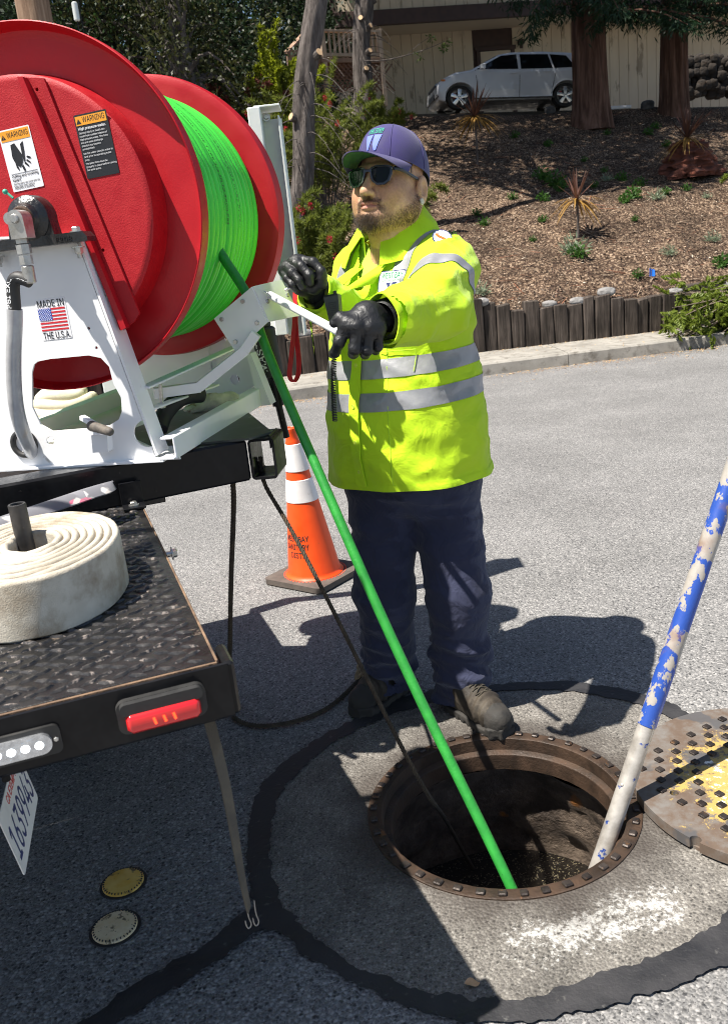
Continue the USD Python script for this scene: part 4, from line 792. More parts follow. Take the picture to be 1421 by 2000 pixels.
# rag, black hose piece and far post
rc = Kp((412, 786), -.38); rag = surface(lambda p: smin(smin(d_ell(p, rc, (.05, .035, .028)), d_ell(p, rc + np.array([-.045, -.02, -.01]), (.04, .025, .014)), .02), d_ell(p, rc + np.array([.05, .03, .004]), (.035, .04, .018)), .02) + .006 * (fbm(p * 55, 3, 2) - .5), rc - [.13, .12, .06], rc + [.13, .12, .06], .005)
obj('crumpled_rag', disp(rag, .004, 60, 5), mat('rag_cloth', (.42, .40, .32), (.6, .57, .47), scale=30, rough=.95, bump=.003, bscale=60, c3=(.25, .17, .09), s3=20, t3=.62), smooth=True, label='crumpled cream rag lying on the white reel base', category='rag')
obj('black_hose_end', tube(spline([Kp((310, 838), -.10), Kp((322, 808), -.14), Kp((352, 778), -.18), Kp((392, 770), -.24)], 40), .024, 18), rubber, smooth=True, label='thick black rubber hose end curving under the white tie bars', category='hose')
cyl0, cyl1 = at((512, 640), 2.95), at((532, 735), 2.95)
bkt = thing('black_canister', 'black canister with white lettering standing behind the guide bracket', 'canister', cyl1)
obj('body', cyl(cyl0, cyl1, .040, 28, .006), rubber, bkt)
obj('cap', cyl(cyl0 + (cyl0 - cyl1) * .25, cyl0 - (cyl0 - cyl1) * .01, .030, 24, .006), rubber, bkt)
dC = (cyl0 - cyl1) / np.linalg.norm(cyl0 - cyl1); v_, f_ = cat(text_mesh('MASTER', .026, .0005, True)); ph_ = (v_[:, 1] - .013) / .040 + .55
eN = np.array([0, -1.0, 0]) - dC * (dC @ [0, -1.0, 0]); eN /= np.linalg.norm(eN); eH = np.cross(dC, eN); eH = eH if eH[0] > 0 else -eH
obj('lettering', (cyl1 + dC * (v_[:, :1] + .02) + (.0402 + v_[:, 2:3]) * (np.cos(ph_)[:, None] * eN - np.sin(ph_)[:, None] * eH), f_), lettw, bkt, smooth=False)
obj('stand', [cyl(cyl1, cyl1 - dC * .1, .02, 16), cyl(cyl1 - dC * .1, [cyl1[0] + .02, cyl1[1], .9], .012, 12)], black, bkt)
rs = mat('red_webbing', (.50, .012, .02), (.6, .02, .03), scale=50, rough=.7)
lp_ = spline([at(p, 2.6) for p in [(578, 560), (574, 640), (566, 715), (566, 738), (573, 746), (580, 738), (584, 715), (578, 640), (577, 565)]], 60)
sgr = np.stack([lp_ + w_ * np.array([.007, -.006, 0]) for w_ in (-1, -.3, .3, 1)], 1)
obj('red_strap', shell(sgr, .0015), rs, smooth=True, label='thin red webbing loop hanging behind the guide bracket', category='strap')
up = mat('pale_green_white', (.64, .68, .65), (.72, .75, .72), scale=5, rough=.4, bump=.0004)
y3 = 3.35; ul, ur, ub = at((480, 206), y3), at((538, 214), y3), at((572, 520), y3)
post = thing('white_post', 'tall white channel post with a bolted slot behind the far red flange', 'post', [ub[0], y3, .9])
Pw = ur[0] - ul[0]; zt = ul[2] - .008
zb_ = float(at((540, 655), y3)[2])
obj('channel', [bx((.045, .16, zt - zb_), .003, (ul[0] + .025, y3 + .07, (zt + zb_) / 2)), bx((Pw - .03, .006, zt - zb_ - .02), .001, (ul[0] + Pw / 2 + .028, y3 + .10, (zt + zb_) / 2 - .02)), bx((Pw - .01, .14, .006), .001, (ul[0] + Pw / 2 + .02, y3 + .07, zt + .002)), bx((.006, .09, zt - zb_ - .02), .001, (ur[0] + .006, y3 + .06, (zt + zb_) / 2 - .02))], up, post)
obj('brace', bx((.75, .05, .05), .003, (ul[0] - .33, y3 + .07, zb_ + .05)), up, post); obj('leg', bx((.06, .06, zb_ + .07 - .912), .003, (ul[0] - .66, y3 + .07, (zb_ + .07 + .912) / 2)), up, post)
obj('slot_bar', bx((.055, .008, .022), .002, at((512, 229), y3 + .09)), steel, post)
obj('slot_bolt', bolt(at((520, 228), y3 + .084), (0, -1, 0), .010, .008), steel, post)
# beams and hoses seen through the window of the side plate
cream = mat('cream_hose', (.50, .45, .35), (.62, .57, .46), scale=12, rough=.7, bump=.001, c3=(.3, .22, .13), s3=10, t3=.64)
obj('inner_beam', bar(Kp((40, 852), -.12), Kp((262, 768), -.36), .06, .055), mat('cream_paint', (.55, .54, .44), (.62, .61, .52), scale=5, rough=.45), reel)
obj('inner_pipe', cyl(Kp((110, 858), -.06), Kp((255, 800), -.26), .022, 16), cream, reel)
fhz = zb + .025; fh_c = hw((120, 790), -.46)
for k in range(4):
    ra = .16 - .03 * k; obj('spare_hose', tube([K(fh_c[0] + ra * math.cos(a), fhz + .012 + .022 * k + .006 * math.sin(3 * a + k), -.47 + ra * .8 * math.sin(a)) for a in np.linspace(0, 2 * PI, 40)], .018, 10), cream, smooth=True, label=['bottom', 'second', 'third', 'topmost'][k] + ' loop of cream hose seen through the white side plate window', category='hose')
# ================================================================== the worker
def unit(v): v = np.asarray(v, float); return v / np.linalg.norm(v)
bt_ = math.radians(44); FT = np.array([-math.sin(bt_), -math.cos(bt_), 0]); LT = np.array([-FT[1], FT[0], 0])   # facing, his left
person = thing('person', 'worker in lime safety shirt, purple cap and black gloves guiding the green hose', 'person', (.14, 2.66, 0))
skin = lk('skin', {'a': ('attribute', {'attribute': 'tone'}), 'p': ('principled_bsdf', {'roughness': .50, 'specular_ior_level': .4, 'subsurface_weight': .06, 'subsurface_scale': .012, 'subsurface_radius': (1, .35, .18)}), 'g': ('geometry', {}), 'n': ('noise_texture', {'scale': 420, 'detail': 3}), 'b': ('bump', {'distance': .0012}), 'n2': ('noise_texture', {'scale': 110, 'detail': 7, 'roughness': .7}), 'r2': ('rgb_ramp', {'ramp': [(0, (.62, .56, .54)), (.4, (.9, .87, .86)), (.6, (1.06, 1.05, 1.05)), (1, (1.3, 1.28, 1.28))]}), 'm': ('mix', {'mix_type': 'multiply', 'fac': 1.0})},
    [('g.position', 'n.vector'), ('g.position', 'n2.vector'), ('n2.fac', 'r2.fac'), ('a.color', 'm.color1'), ('r2.color', 'm.color2'), ('m.color', 'p.base_color'), ('n.fac', 'b.height'), ('b.normal', 'p.normal')])
lime = (.6, .85, .03)
hivis = lk('lime_cloth', {'g': ('geometry', {}), 'p': ('principled_bsdf', {'roughness': .75, 'specular_ior_level': .25, 'sheen_weight': .15, 'sheen_roughness': .4}), 'n': ('noise_texture', {'scale': 5, 'detail': 6, 'roughness': .6}), 'r': ('rgb_ramp', {'ramp': [(0, (.50, .78, .018)), (.5, (.57, .84, .022)), (1, (.63, .88, .035))]}),
    'w': ('noise_texture', {'scale': 900, 'detail': 1}), 'b': ('bump', {'distance': .0006}), 'n2': ('noise_texture', {'scale': 10, 'detail': 5, 'roughness': .5, 'distortion': .8}), 'b2': ('bump', {'distance': .012}), 't': ('translucent_bsdf', {}), 'mx': ('mix_closure', {'fac': .12})},
    [('g.position', x + '.vector') for x in ('n', 'w', 'n2')] + [('n.fac', 'r.fac'), ('r.color', 'p.base_color'), ('r.color', 't.color'), ('n2.fac', 'b2.height'), ('w.fac', 'b.height'), ('b2.normal', 'b.normal'), ('b.normal', 'p.normal'), ('p.BSDF', 'mx.closure1'), ('t.BSDF', 'mx.closure2')], surface='mx.closure')
tape = mat('reflective_tape', (.25, .25, .265), (.31, .31, .325), scale=18, rough=.42, metal=.25, bump=.0012, bscale=45, rvar=.06)
navyc = lk('navy_twill', {'g': ('geometry', {}), 'p': ('principled_bsdf', {'roughness': .85, 'specular_ior_level': .2, 'sheen_weight': .12}), 'n': ('noise_texture', {'scale': 6, 'detail': 6}), 'r': ('rgb_ramp', {'ramp': [(0, (.019, .022, .046)), (1, (.040, .045, .084))]}), 'w': ('noise_texture', {'scale': 800, 'detail': 1}), 'b': ('bump', {'distance': .0008}), 'n2': ('noise_texture', {'scale': 18, 'detail': 7, 'distortion': 1.0}), 'b2': ('bump', {'distance': .010})},
    [('g.position', x + '.vector') for x in ('n', 'w', 'n2')] + [('n.fac', 'r.fac'), ('r.color', 'p.base_color'), ('n2.fac', 'b2.height'), ('w.fac', 'b.height'), ('b2.normal', 'b.normal'), ('b.normal', 'p.normal')])
glovem = lk('black_nitrile', {'g': ('geometry', {}), 'p': ('principled_bsdf', {'roughness': .48, 'base_color': (.010, .010, .011), 'specular_ior_level': .5}), 'n': ('noise_texture', {'scale': 45, 'detail': 4, 'distortion': 2.0}), 'b': ('bump', {'distance': .0022})}, [('g.position', 'n.vector'), ('n.fac', 'b.height'), ('b.normal', 'p.normal')])
bootm = mat('muddy_leather', (.020, .015, .010), (.044, .033, .022), scale=16, rough=.75, bump=.002, bscale=90, c3=(.075, .06, .042), s3=14, t3=.6, t3w=.1)
solem = mat('boot_sole', (.016, .015, .013), (.034, .03, .026), scale=30, rough=.8, bump=.002)

# ---- shirt
TZ = np.array([.72, .80, .95, 1.08, 1.20, 1.31, 1.40, 1.46, 1.515, 1.555])
TCX = np.array([.160, .160, .160, .164, .170, .178, .184, .186, .186, .186]); TCY = np.array([2.68, 2.68, 2.675, 2.68, 2.69, 2.695, 2.70, 2.705, 2.71, 2.715])
TA = np.array([.256, .253, .244, .230, .220, .216, .212, .186, .120, .075]); TB = np.array([.224, .226, .226, .212, .192, .178, .160, .122, .095, .07])
from scipy.interpolate import PchipInterpolator
_pc = [PchipInterpolator(TZ, a) for a in (TCX, TCY, TA, TB)]
def torso(p, grow=0.0):
    z = np.clip(p[:, 2], TZ[0], TZ[-1]); cx, cy, a, b = [f(z) for f in _pc]; a = a + grow; b = b + grow
    q = p[:, :2] - np.stack([cx, cy], 1); l = q @ LT[:2]; d = q @ FT[:2]
    k = (np.abs(l / a) ** 2.25 + np.abs(d / b) ** 2.25) ** (1 / 2.25)
    return np.maximum(np.maximum((k - 1) * np.minimum(a, b) * .95, p[:, 2] - 1.512), .70 - grow - p[:, 2])
cN = np.array([.188, 2.70, 0])
SL = cN + LT * .165 + [0, 0, 1.415]; SRt = cN - LT * .165 + [0, 0, 1.415]
EL = at((850, 600), 2.335); WL = at((772, 618), 2.165)
ER = at((712, 636), 2.66); WR = at((624, 576), 2.46)
def sleeve_field(p, grow=0.0, end=.35):
    cL = WL + unit(WL - EL) * .065; cR = WR + unit(WR - ER) * .03
    d = d_caps(p, SL, EL, .084 + grow, .076 + grow); d = smin(d, d_caps(p, EL, cL, .078 + grow, .060 + grow), .03)
    e = d_caps(p, SRt, ER, .086 + grow, .072 + grow); e = smin(e, d_caps(p, ER, cR, .070 + grow, .054 + grow), .03)
    return d, e
def shirtf(p):
    t = torso(p); d, e = sleeve_field(p)
    r = smin(smin(t, d, .045), e, .045)
    # cloth folds: pulled across the back and belly, bunched at the elbows
    fz = fbm(np.c_[(p @ LT) * 5, (p @ FT) * 5, p[:, 2] * 15], 3, 21) - .5
    dg = fbm(np.c_[(p @ unit([.6, -.5, .6])) * 22, (p @ unit([.5, .7, .2])) * 5, (p @ unit([-.6, .2, .7])) * 7], 3, 5) - .5
    el = np.exp(-np.minimum(np.linalg.norm(p - EL, axis=1), np.linalg.norm(p - ER, axis=1)) ** 2 / .016)
    fl = np.exp(-((p[:, 2] - .80) / .12) ** 2) * np.sin((np.arctan2(p[:, 1] - 2.68, p[:, 0] - .17)) * 9 + 1.0) * .004
    ar = np.clip(1 - np.minimum(d, e) / .05, 0, 1)
    rg = 1 - np.abs(2 * fbm(np.c_[(p @ unit([.8, .1, .5])) * 9, (p @ unit([-.3, .7, .2])) * 4, (p @ unit([-.5, .1, .8])) * 13], 2, 15) - 1)
    sag = np.clip(1 - np.abs(2 * fbm(np.c_[(p @ LT) * 3.2, (p @ FT) * 3.2, p[:, 2] * 9 + (p @ LT) * 5], 2, 63) - 1) * 2.2, 0, 1) * (p[:, 2] < 1.32)
    return r - .011 * fz - .014 * dg * (.35 + .9 * el + .6 * ar) - fl - .013 * (rg ** 4) * (.4 + .8 * ar) - .006 * sag
lo_, hi_ = np.array([-.22, 2.02, .74]), np.array([.52, 3.05, 1.56])
sm = trimesh.Trimesh(*surface(shirtf, lo_, hi_, .0085), process=False)
trimesh.smoothing.filter_taubin(sm, iterations=4)
def cut(m, o, n): return trimesh.intersections.slice_mesh_plane(m, np.asarray(n, float), np.asarray(o, float))
hem_o = np.array([.11, 2.5, .800]); hem_n = unit([0.0, 0.05, 1.0])
sm = cut(sm, hem_o, hem_n)
neck_o = np.array([.172, 2.70, 1.488]); neck_n = unit(-(np.array([0, 0, 1.0]) + FT * .62 - LT * .0))
def neck_cut(m):   # open the collar: drop faces within the neckline cylinder
    c = m.triangles_center; q = c - neck_o; r = np.hypot(q @ LT, (q @ FT) * .9); return r > .072
keep = ~((sm.triangles_center[:, 2] > 1.43) & ~neck_cut(sm))
# V opening below the collar
q_ = sm.triangles_center - cN; fr = q_ @ FT; la = q_ @ LT; zz_ = sm.triangles_center[:, 2]
keep &= ~((fr > .03) & (zz_ > 1.365) & (np.abs(la + .004) < (zz_ - 1.365) * .52))
# sleeve ends
for Wp, Ep, s_ in ((WL, EL, .06), (WR, ER, .02)):
    dd = unit(Wp - Ep); c = sm.triangles_center; keep &= ~(((c - Wp) @ dd > s_) & (np.linalg.norm(c - Wp, axis=1) < .14) & (torso(c) > .01))
sm.update_faces(keep); sm.remove_unreferenced_vertices()
shirt = obj('shirt', (np.array(sm.vertices), np.array(sm.faces)), hivis, person, smooth=True)
sn = np.array(sm.vertex_normals)
def ribbon(m, name, mt, parent=shirt, off=.0022):
    if len(m.faces): n = np.array(trimesh.Trimesh(m.vertices, m.faces, process=True).vertex_normals) if False else m.vertex_normals; return obj(name, (np.array(m.vertices) + np.array(n) * off, np.array(m.faces)), mt, parent, smooth=True)
fc = sm.triangles_center
tmask = np.minimum(*sleeve_field(fc)) > torso(fc) + .004
body_part = sm.submesh([np.where(tmask)[0]], append=True)
arm_part = sm.submesh([np.where(~tmask & ((fc - SL) @ unit(EL - SL) > -.02) & (np.linalg.norm(fc - (SL + EL) / 2, axis=1) < .22))[0]], append=True)
tn = unit([-.03, 0.02, 1.0])
def band(m, o, n, w): return cut(cut(m, np.asarray(o) - n * w / 2, n), np.asarray(o) + n * w / 2, -n)
ribbon(band(body_part, (.19, 2.6, 1.158), tn, .052), 'reflective_tape', tape)
ribbon(band(body_part, (.19, 2.6, 1.066), tn, .052), 'reflective_tape', tape)
an_ = unit(EL - SL); ao = SL + an_ * .15
ribbon(band(arm_part, ao, unit(an_ + [0.25, 0, 0]), .050), 'reflective_tape', tape)
# shoulder tapes running over each shoulder
for s_ in (1, -1):
    bb = band(body_part, cN + LT * .112 * s_, LT, .05); bb = cut(bb, (0, 0, 1.30 if s_ > 0 else 1.33), (0, 0, 1)); ribbon(bb, 'reflective_tape', tape)
hem = band(sm, hem_o + hem_n * .011, hem_n, .020); ribbon(hem, 'hem', hivis, off=.0015)
# front placket and buttons
def front_pt(l, z, off=.003):
    """point on the shirt at lateral l in front, height z"""
    o = cN + LT * l + FT * .5 + ZZ * z; t = np.linspace(.215, .5, 121); P = o - FT * t[:, None]; f = shirtf(P); i = max(int(np.argmax(f < 0)), 1)
    i = i if f[i] < 0 else 80; t0 = t[i - 1] + (t[1] - t[0]) * np.clip(f[i - 1] / (f[i - 1] - f[i] + 1e-9), 0, 1); return o - FT * (t0 - off - .004)
zs = np.linspace(.815, 1.365, 44)
gp = np.stack([[front_pt(l, z, .0035) for l in (-.018, -.006, .006, .018)] for z in zs])
obj('placket', shell(gp, .003), hivis, shirt, smooth=50)
btn = mat('lime_button', (.55, .72, .06), rough=.35)
for z in (.86, .95, 1.055, 1.17, 1.28):
    p = front_pt(0, z, .0045); n = FT; obj('button', revolve([(0, .003), (.004, .0028), (.0055, .0035), (.0062, .002), (.0062, 0)], 16, frame(p, LT, ZZ, n)), btn, shirt)
def cast(o, d, t1=.45):
    t = np.linspace(0, t1, 181); P = o + d * (t1 - t)[:, None]; f = shirtf(P); i = max(int(np.argmax(f < 0)), 1); return P[i] + d * .0015
seamm = mat('lime_seam', (.40, .62, .02), (.44, .66, .025), rough=.8)
for an in (-38, 62):
    dd_ = math.cos(math.radians(an)) * LT + math.sin(math.radians(an)) * FT
    obj('side_seam', tube([cast(np.array([float(_pc[0](z)), float(_pc[1](z)), z]), dd_, .32) for z in np.linspace(.82, 1.25, 40)], .0016, 5), seamm, shirt, smooth=True)
pk0, pk1 = .075, .165
obj('pocket_seam', [tube([front_pt(l, 1.205, .0035) for l in np.linspace(pk0, pk1, 12)], .0013, 5), tube([front_pt(pk1, z, .0035) for z in np.linspace(1.145, 1.205, 12)], .0012, 5)], seamm, shirt, smooth=True)
# collar: folded band round the neck with two points
def collar_strip(ph0, ph1, n, pts):
    G = []
    for t in np.linspace(0, 1, n):
        ph = ph0 + (ph1 - ph0) * t; d = math.cos(ph) * FT + math.sin(ph) * LT; rr = .090; back = (1 - math.cos(ph)) / 2
        base = neck_o + d * rr + ZZ * (-.050 + .062 * back) + FT * .01 * math.cos(ph); top = neck_o + d * (rr + .002) + ZZ * (.016 + .100 * back ** .6) - d * .006 * back + FT * .004
        fold = top + d * .009 + ZZ * .001; edge = base + d * (.042 + .020 * (1 - back)) + ZZ * (.004 - .006 * (1 - back)) + LT * .012 * math.sin(ph)
        G.append([base, top, fold, (fold * .5 + edge * .5) + d * .008, edge])
    return np.array(G)
obj('collar', shell(collar_strip(.42, 2 * PI - .42, 60, None), .0026), hivis, shirt, smooth=50)
# lapels falling open
for s_ in (1, -1):
    a_ = front_pt(s_ * .012, 1.378, .004); b_ = front_pt(s_ * .046, 1.452, .008); c_ = front_pt(s_ * .068, 1.436, .010); d_ = front_pt(s_ * .042, 1.392, .008); e_ = neck_o + FT * .066 + LT * s_ * .036 - ZZ * .035
    m_ = lambda x, y, t: x * (1 - t) + y * t
    G = np.array([[m_(m_(a_, e_, u), m_(d_, c_, u), v) + FT * (.008 * math.sin(PI * v)) for v in np.linspace(0, 1, 7)] for u in np.linspace(0, 1, 9)])
    obj('lapel', shell(G, .0022), hivis, shirt, smooth=60)
# undershirt at the neck
usm = trimesh.Trimesh(*surface(lambda q: torso(q, -.014), (-.06, 2.42, 1.26), (.44, 2.96, 1.53), .012), process=False); usm = cut(usm, (0, 0, 1.29), (0, 0, 1)); c_ = usm.triangles_center; usm.update_faces(~((c_[:, 2] > 1.44) & (np.hypot((c_ - neck_o) @ LT, ((c_ - neck_o) @ FT) * .9) < .074))); usm.remove_unreferenced_vertices()
und = obj('undershirt', (np.array(usm.vertices), np.array(usm.faces)), mat('undershirt_lime', (.36, .54, .05), (.42, .60, .07), rough=.85, bump=.001, bscale=200), person, smooth=True)
# patches
def patch_on(l0, l1, z0, z1, name, bg, edge, off=.004):
    o = front_pt(l0, z0, off); X = front_pt(l1, z0, off) - o; w = np.linalg.norm(X); X /= w; Y = front_pt(l0, z1, off) - o; h = np.linalg.norm(Y); Y -= X * (X @ Y); Y /= np.linalg.norm(Y)
    t = obj(name, ext(sbox(0, 0, w, h).buffer(-.006).buffer(.006), .0012, frame(o, X, Y)), edge, shirt); Zn = np.cross(X, Y)
    obj('ground', ext(sbox(.003, .003, w - .003, h - .003).buffer(-.005).buffer(.005), .0005, frame(o + Zn * .0012, X, Y)), bg, t)
    return o + Zn * .0018, X, Y, w, h, t
pwht = mat('patch_white', (.78, .78, .76), rough=.8); pnavy = mat('patch_navy', (.02, .03, .12), rough=.8); pgreen = mat('patch_green', (.02, .22, .10), rough=.8)
o_, X_, Y_, w_, h_, t_ = patch_on(.058, .140, 1.362, 1.422, 'chest_patch', pwht, pnavy)
obj('lettering', letters('WEST BAY', h_ * .24, o_ + Y_ * h_ * .66 + X_ * w_ * .1, X_, Y_, width=w_ * .8, bold=True), pgreen, t_, smooth=False); obj('lettering', letters('SANITARY DISTRICT', h_ * .07, o_ + Y_ * h_ * .53 + X_ * w_ * .12, X_, Y_, width=w_ * .76), pgreen, t_, smooth=False)
obj('emblem', ext(unary_union([Polygon([(w_ * .30, h_ * .47), (w_ * .46, h_ * .47), (w_ * .40, h_ * .12)]), Polygon([(w_ * .52, h_ * .47), (w_ * .70, h_ * .47), (w_ * .52, h_ * .10), (w_ * .47, h_ * .2)])]), .0006, frame(o_, X_, Y_)), pnavy, t_, smooth=False)
o_, X_, Y_, w_, h_, t_ = patch_on(-.118, -.058, 1.378, 1.408, 'name_patch', pwht, pnavy)
obj('lettering', letters('Angel', h_ * .42, o_ + Y_ * h_ * .3 + X_ * w_ * .2, X_, unit(Y_ + X_ * .25), width=w_ * .6), pnavy, t_, smooth=False)
# round badge on the left shoulder
bp_ = at((860, 477), 2.56); bn_ = unit([.15, -.75, .65]); tt_ = np.linspace(-.12, .12, 241); f_ = shirtf(bp_ + bn_ * tt_[:, None]); i_ = np.where(f_ < 0)[0]; bp_ = bp_ + bn_ * (tt_[i_[-1]] + .004) if len(i_) else bp_
bX = unit(np.cross([0, 0, 1], bn_)); bX = bX if bX[0] > 0 else -bX; bY = np.cross(bn_, bX)
bd_ = obj('shoulder_badge', ext(Point(0, 0).buffer(.029), .0015, frame(bp_, bX, bY)), pnavy, shirt)
obj('ground', ext(Point(0, 0).buffer(.0255), .0006, frame(bp_ + bn_ * .0015, bX, bY)), pwht, bd_)
obj('ring', ext(Point(0, 0).buffer(.0185).difference(Point(0, 0).buffer(.0172)), .0004, frame(bp_ + bn_ * .0021, bX, bY)), pnavy, bd_)
cv_ = shapely.LineString([(.010 * math.sin(t * 1.0) - .003, .012 - .024 * (t + 1.6) / 3.2) for t in np.linspace(-1.6, 1.6, 20)]).buffer(.0042)
obj('emblem', ext(cv_, .0005, frame(bp_ + bn_ * .0025, bX, bY)), mat('patch_orange', (.75, .13, .02), rough=.8), bd_)
for k in range(14):
    a = k * 2 * PI / 14; 
    obj('lettering', letters('SAFETY FIRST 24'[k], .0042, bp_ + bn_ * .0022 + .0212 * (math.cos(-a) * bX + math.sin(-a) * bY), unit(-math.sin(-a) * -bX * 1 - math.cos(-a) * bY), unit(math.cos(-a) * bX + math.sin(-a) * bY), depth=.0003, center=True), pnavy, bd_, smooth=False) if 'SAFETY FIRST 24'[k] != ' ' else None

# ---- trousers
HL, HRt = np.array([.285, 2.645, .80]), np.array([.055, 2.705, .80])
KL, KR = at((893, 1160), 2.57), at((752, 1160), 2.66)
AL, AR = at((903, 1345), 2.60), at((765, 1318), 2.735)
def trouf(p):
    a = smin(d_caps(p, HL + [-.032, 0, 0], KL, .120, .090), d_caps(p, KL, AL + [0, -.008, 0], .090, .082), .05)
    b = smin(d_caps(p, HRt + [.02, 0, 0], KR, .125, .088), d_caps(p, KR, AR + [0, -.008, 0], .088, .080), .05)
    pel = d_ell(p, (.168, 2.68, .86), (.228, .200, .20), np.stack([LT, FT, ZZ], 1)); pel = smin(pel, d_caps(p, np.array([.165, 2.675, .72]), np.array([.160, 2.68, .655]), .10, .085), .05)
    r = smin(smin(a, b, .018), pel, .05)
    zf = p[:, 2]; low = np.clip((.36 - zf) / .3, 0, 1)
    w1 = fbm(np.c_[p[:, 0] * 7, p[:, 1] * 7, zf * 26 + p[:, 0] * 9], 3, 31) - .5
    w2 = fbm(np.c_[p[:, 0] * 12, p[:, 1] * 12, zf * 6], 3, 8) - .5
    cr = np.exp(-((zf - .66) / .10) ** 2)
    w3 = fbm(np.c_[(p[:, 0] - .14) * 6 + zf * 18, p[:, 1] * 6, zf * 5], 2, 77) - .5
    rg = 1 - np.abs(2 * fbm(np.c_[p[:, 0] * 6 + zf * 7, p[:, 1] * 6, zf * 14], 2, 52) - 1)
    return r - .044 * w1 * (low + .2) - .020 * w2 - .026 * w3 * cr - .018 * rg ** 4 * (.5 + low)
tm_ = trimesh.Trimesh(*surface(trouf, (-.16, 2.40, .0), (.48, 2.98, .93), .0088), process=False); trimesh.smoothing.filter_taubin(tm_, iterations=3)
pa, pb_ = AL - ZZ * .020, AR - ZZ * .020; pd = unit(pb_ - pa); pn_ = unit(ZZ - pd * (ZZ @ pd)); tm_ = cut(tm_, pa, pn_); tm_ = max(tm_.split(only_watertight=False), key=lambda q: len(q.faces))
ee_ = tm_.edges_unique[tm_.edges_unique_length > .028]; bad_ = np.isin(tm_.faces, np.unique(ee_)).sum(1) >= 2; tm_.update_faces(~bad_); tm_.remove_unreferenced_vertices()
trs = obj('trousers', (np.array(tm_.vertices), np.array(tm_.faces)), navyc, person, smooth=True)
for A_ in (AL, AR):
    cu = tm_.submesh([np.where((np.linalg.norm(tm_.triangles_center[:, :2] - A_[:2], axis=1) < .11) & (tm_.triangles_center[:, 2] < A_[2] + .06))[0]], append=True); cu = cut(cut(cu, A_ - pn_ * .0195, pn_), A_ + pn_ * .006, -pn_); ribbon(cu, 'cuff', navyc, trs, .0018)

# ---- boots
def boot(heel, toe, ank, name_label):
    d = unit((toe - heel) * [1, 1, 0]); s = np.array([-d[1], d[0], 0]); L = np.linalg.norm((toe - heel)[:2])
    Q = lambda f, l, z: heel + d * f * L + s * l + ZZ * z
    ankp = np.array([ank[0], ank[1], .14])
    def up(p):
        r = d_caps(p, Q(.86, 0, .048), Q(.62, 0, .060), .044, .050); r = smin(r, d_caps(p, Q(.66, .0, .062), Q(.2, 0, .055), .049, .042), .02)
        r = smin(r, d_caps(p, Q(.30, 0, .10), ankp, .044, .046), .03); r = smin(r, d_caps(p, Q(.62, 0, .075), Q(.32, 0, .115), .034, .040), .03)
        r = smin(r, d_caps(p, Q(.12, 0, .06), Q(.14, 0, .12), .036, .036), .02)
        r = smax(r, .014 - p[:, 2], .004)
        return r - .007 * (fbm(p * 42, 3, 4) - .5) - .004 * np.exp(-((((p - heel) @ d) / L - .66) / .12) ** 2) * np.sin(((p - heel) @ d) * 220)
    lo = np.minimum(heel, toe) - [.09, .09, .0]; hi = np.maximum(heel, toe) + [.09, .09, .22]
    b = obj('boot', surface(up, lo, hi, .0045), bootm, person, smooth=True)
    def sol(p):
        f = ((p - heel) @ d) / L; l = (p - heel) @ s; w = np.interp(f, [0, .1, .3, .5, .72, .9, 1.0], [.034, .044, .043, .044, .054, .050, .024]) + .004
        e = np.maximum(np.abs(l) - w, np.maximum(-f - .01, f - 1.02) * L); e = np.maximum(e, np.maximum(.002 - p[:, 2], p[:, 2] - (.032 + .008 * (f > .85))))
        tread = .003 * (np.sin(f * 60) > .2) * (p[:, 2] < .014); return e + tread
    obj('sole', surface(sol, lo, hi, .0040), solem, b, smooth=40)
    def toec(p): return np.maximum(up(p) - .0025, (Q(.80, 0, 0) - p) @ d + .03 * (p[:, 2] - .05))
    obj('toe_cap', surface(toec, lo, hi, .0045), solem, b, smooth=40)
    lac = mat('boot_lace', (.03, .025, .02), (.06, .05, .035), rough=.9)
    for k in range(5):
        f = .62 - k * .055
        for sg in (-1, 1):
            P = []
            for t in np.linspace(-1, 1, 9):
                ff = f + .028 * t * sg; ln = t * .026; zt = .2
                zz = np.linspace(.06, .2, 71); vv = up(Q(ff, ln, 0) + ZZ * zz[:, None]); iv = np.where(vv < 0)[0]; P.append(Q(ff, ln, zz[iv[-1]] + .004 if len(iv) else .1))
            obj('lace', tube(spline(P, 14), .0022, 6), lac, b, smooth=True)
boot(np.array([.226, 2.600, 0]), np.array([.366, 2.372, 0]), AL, 'left'); boot(np.array([.100, 2.795, 0]), np.array([-.102, 2.595, 0]), AR, 'right')

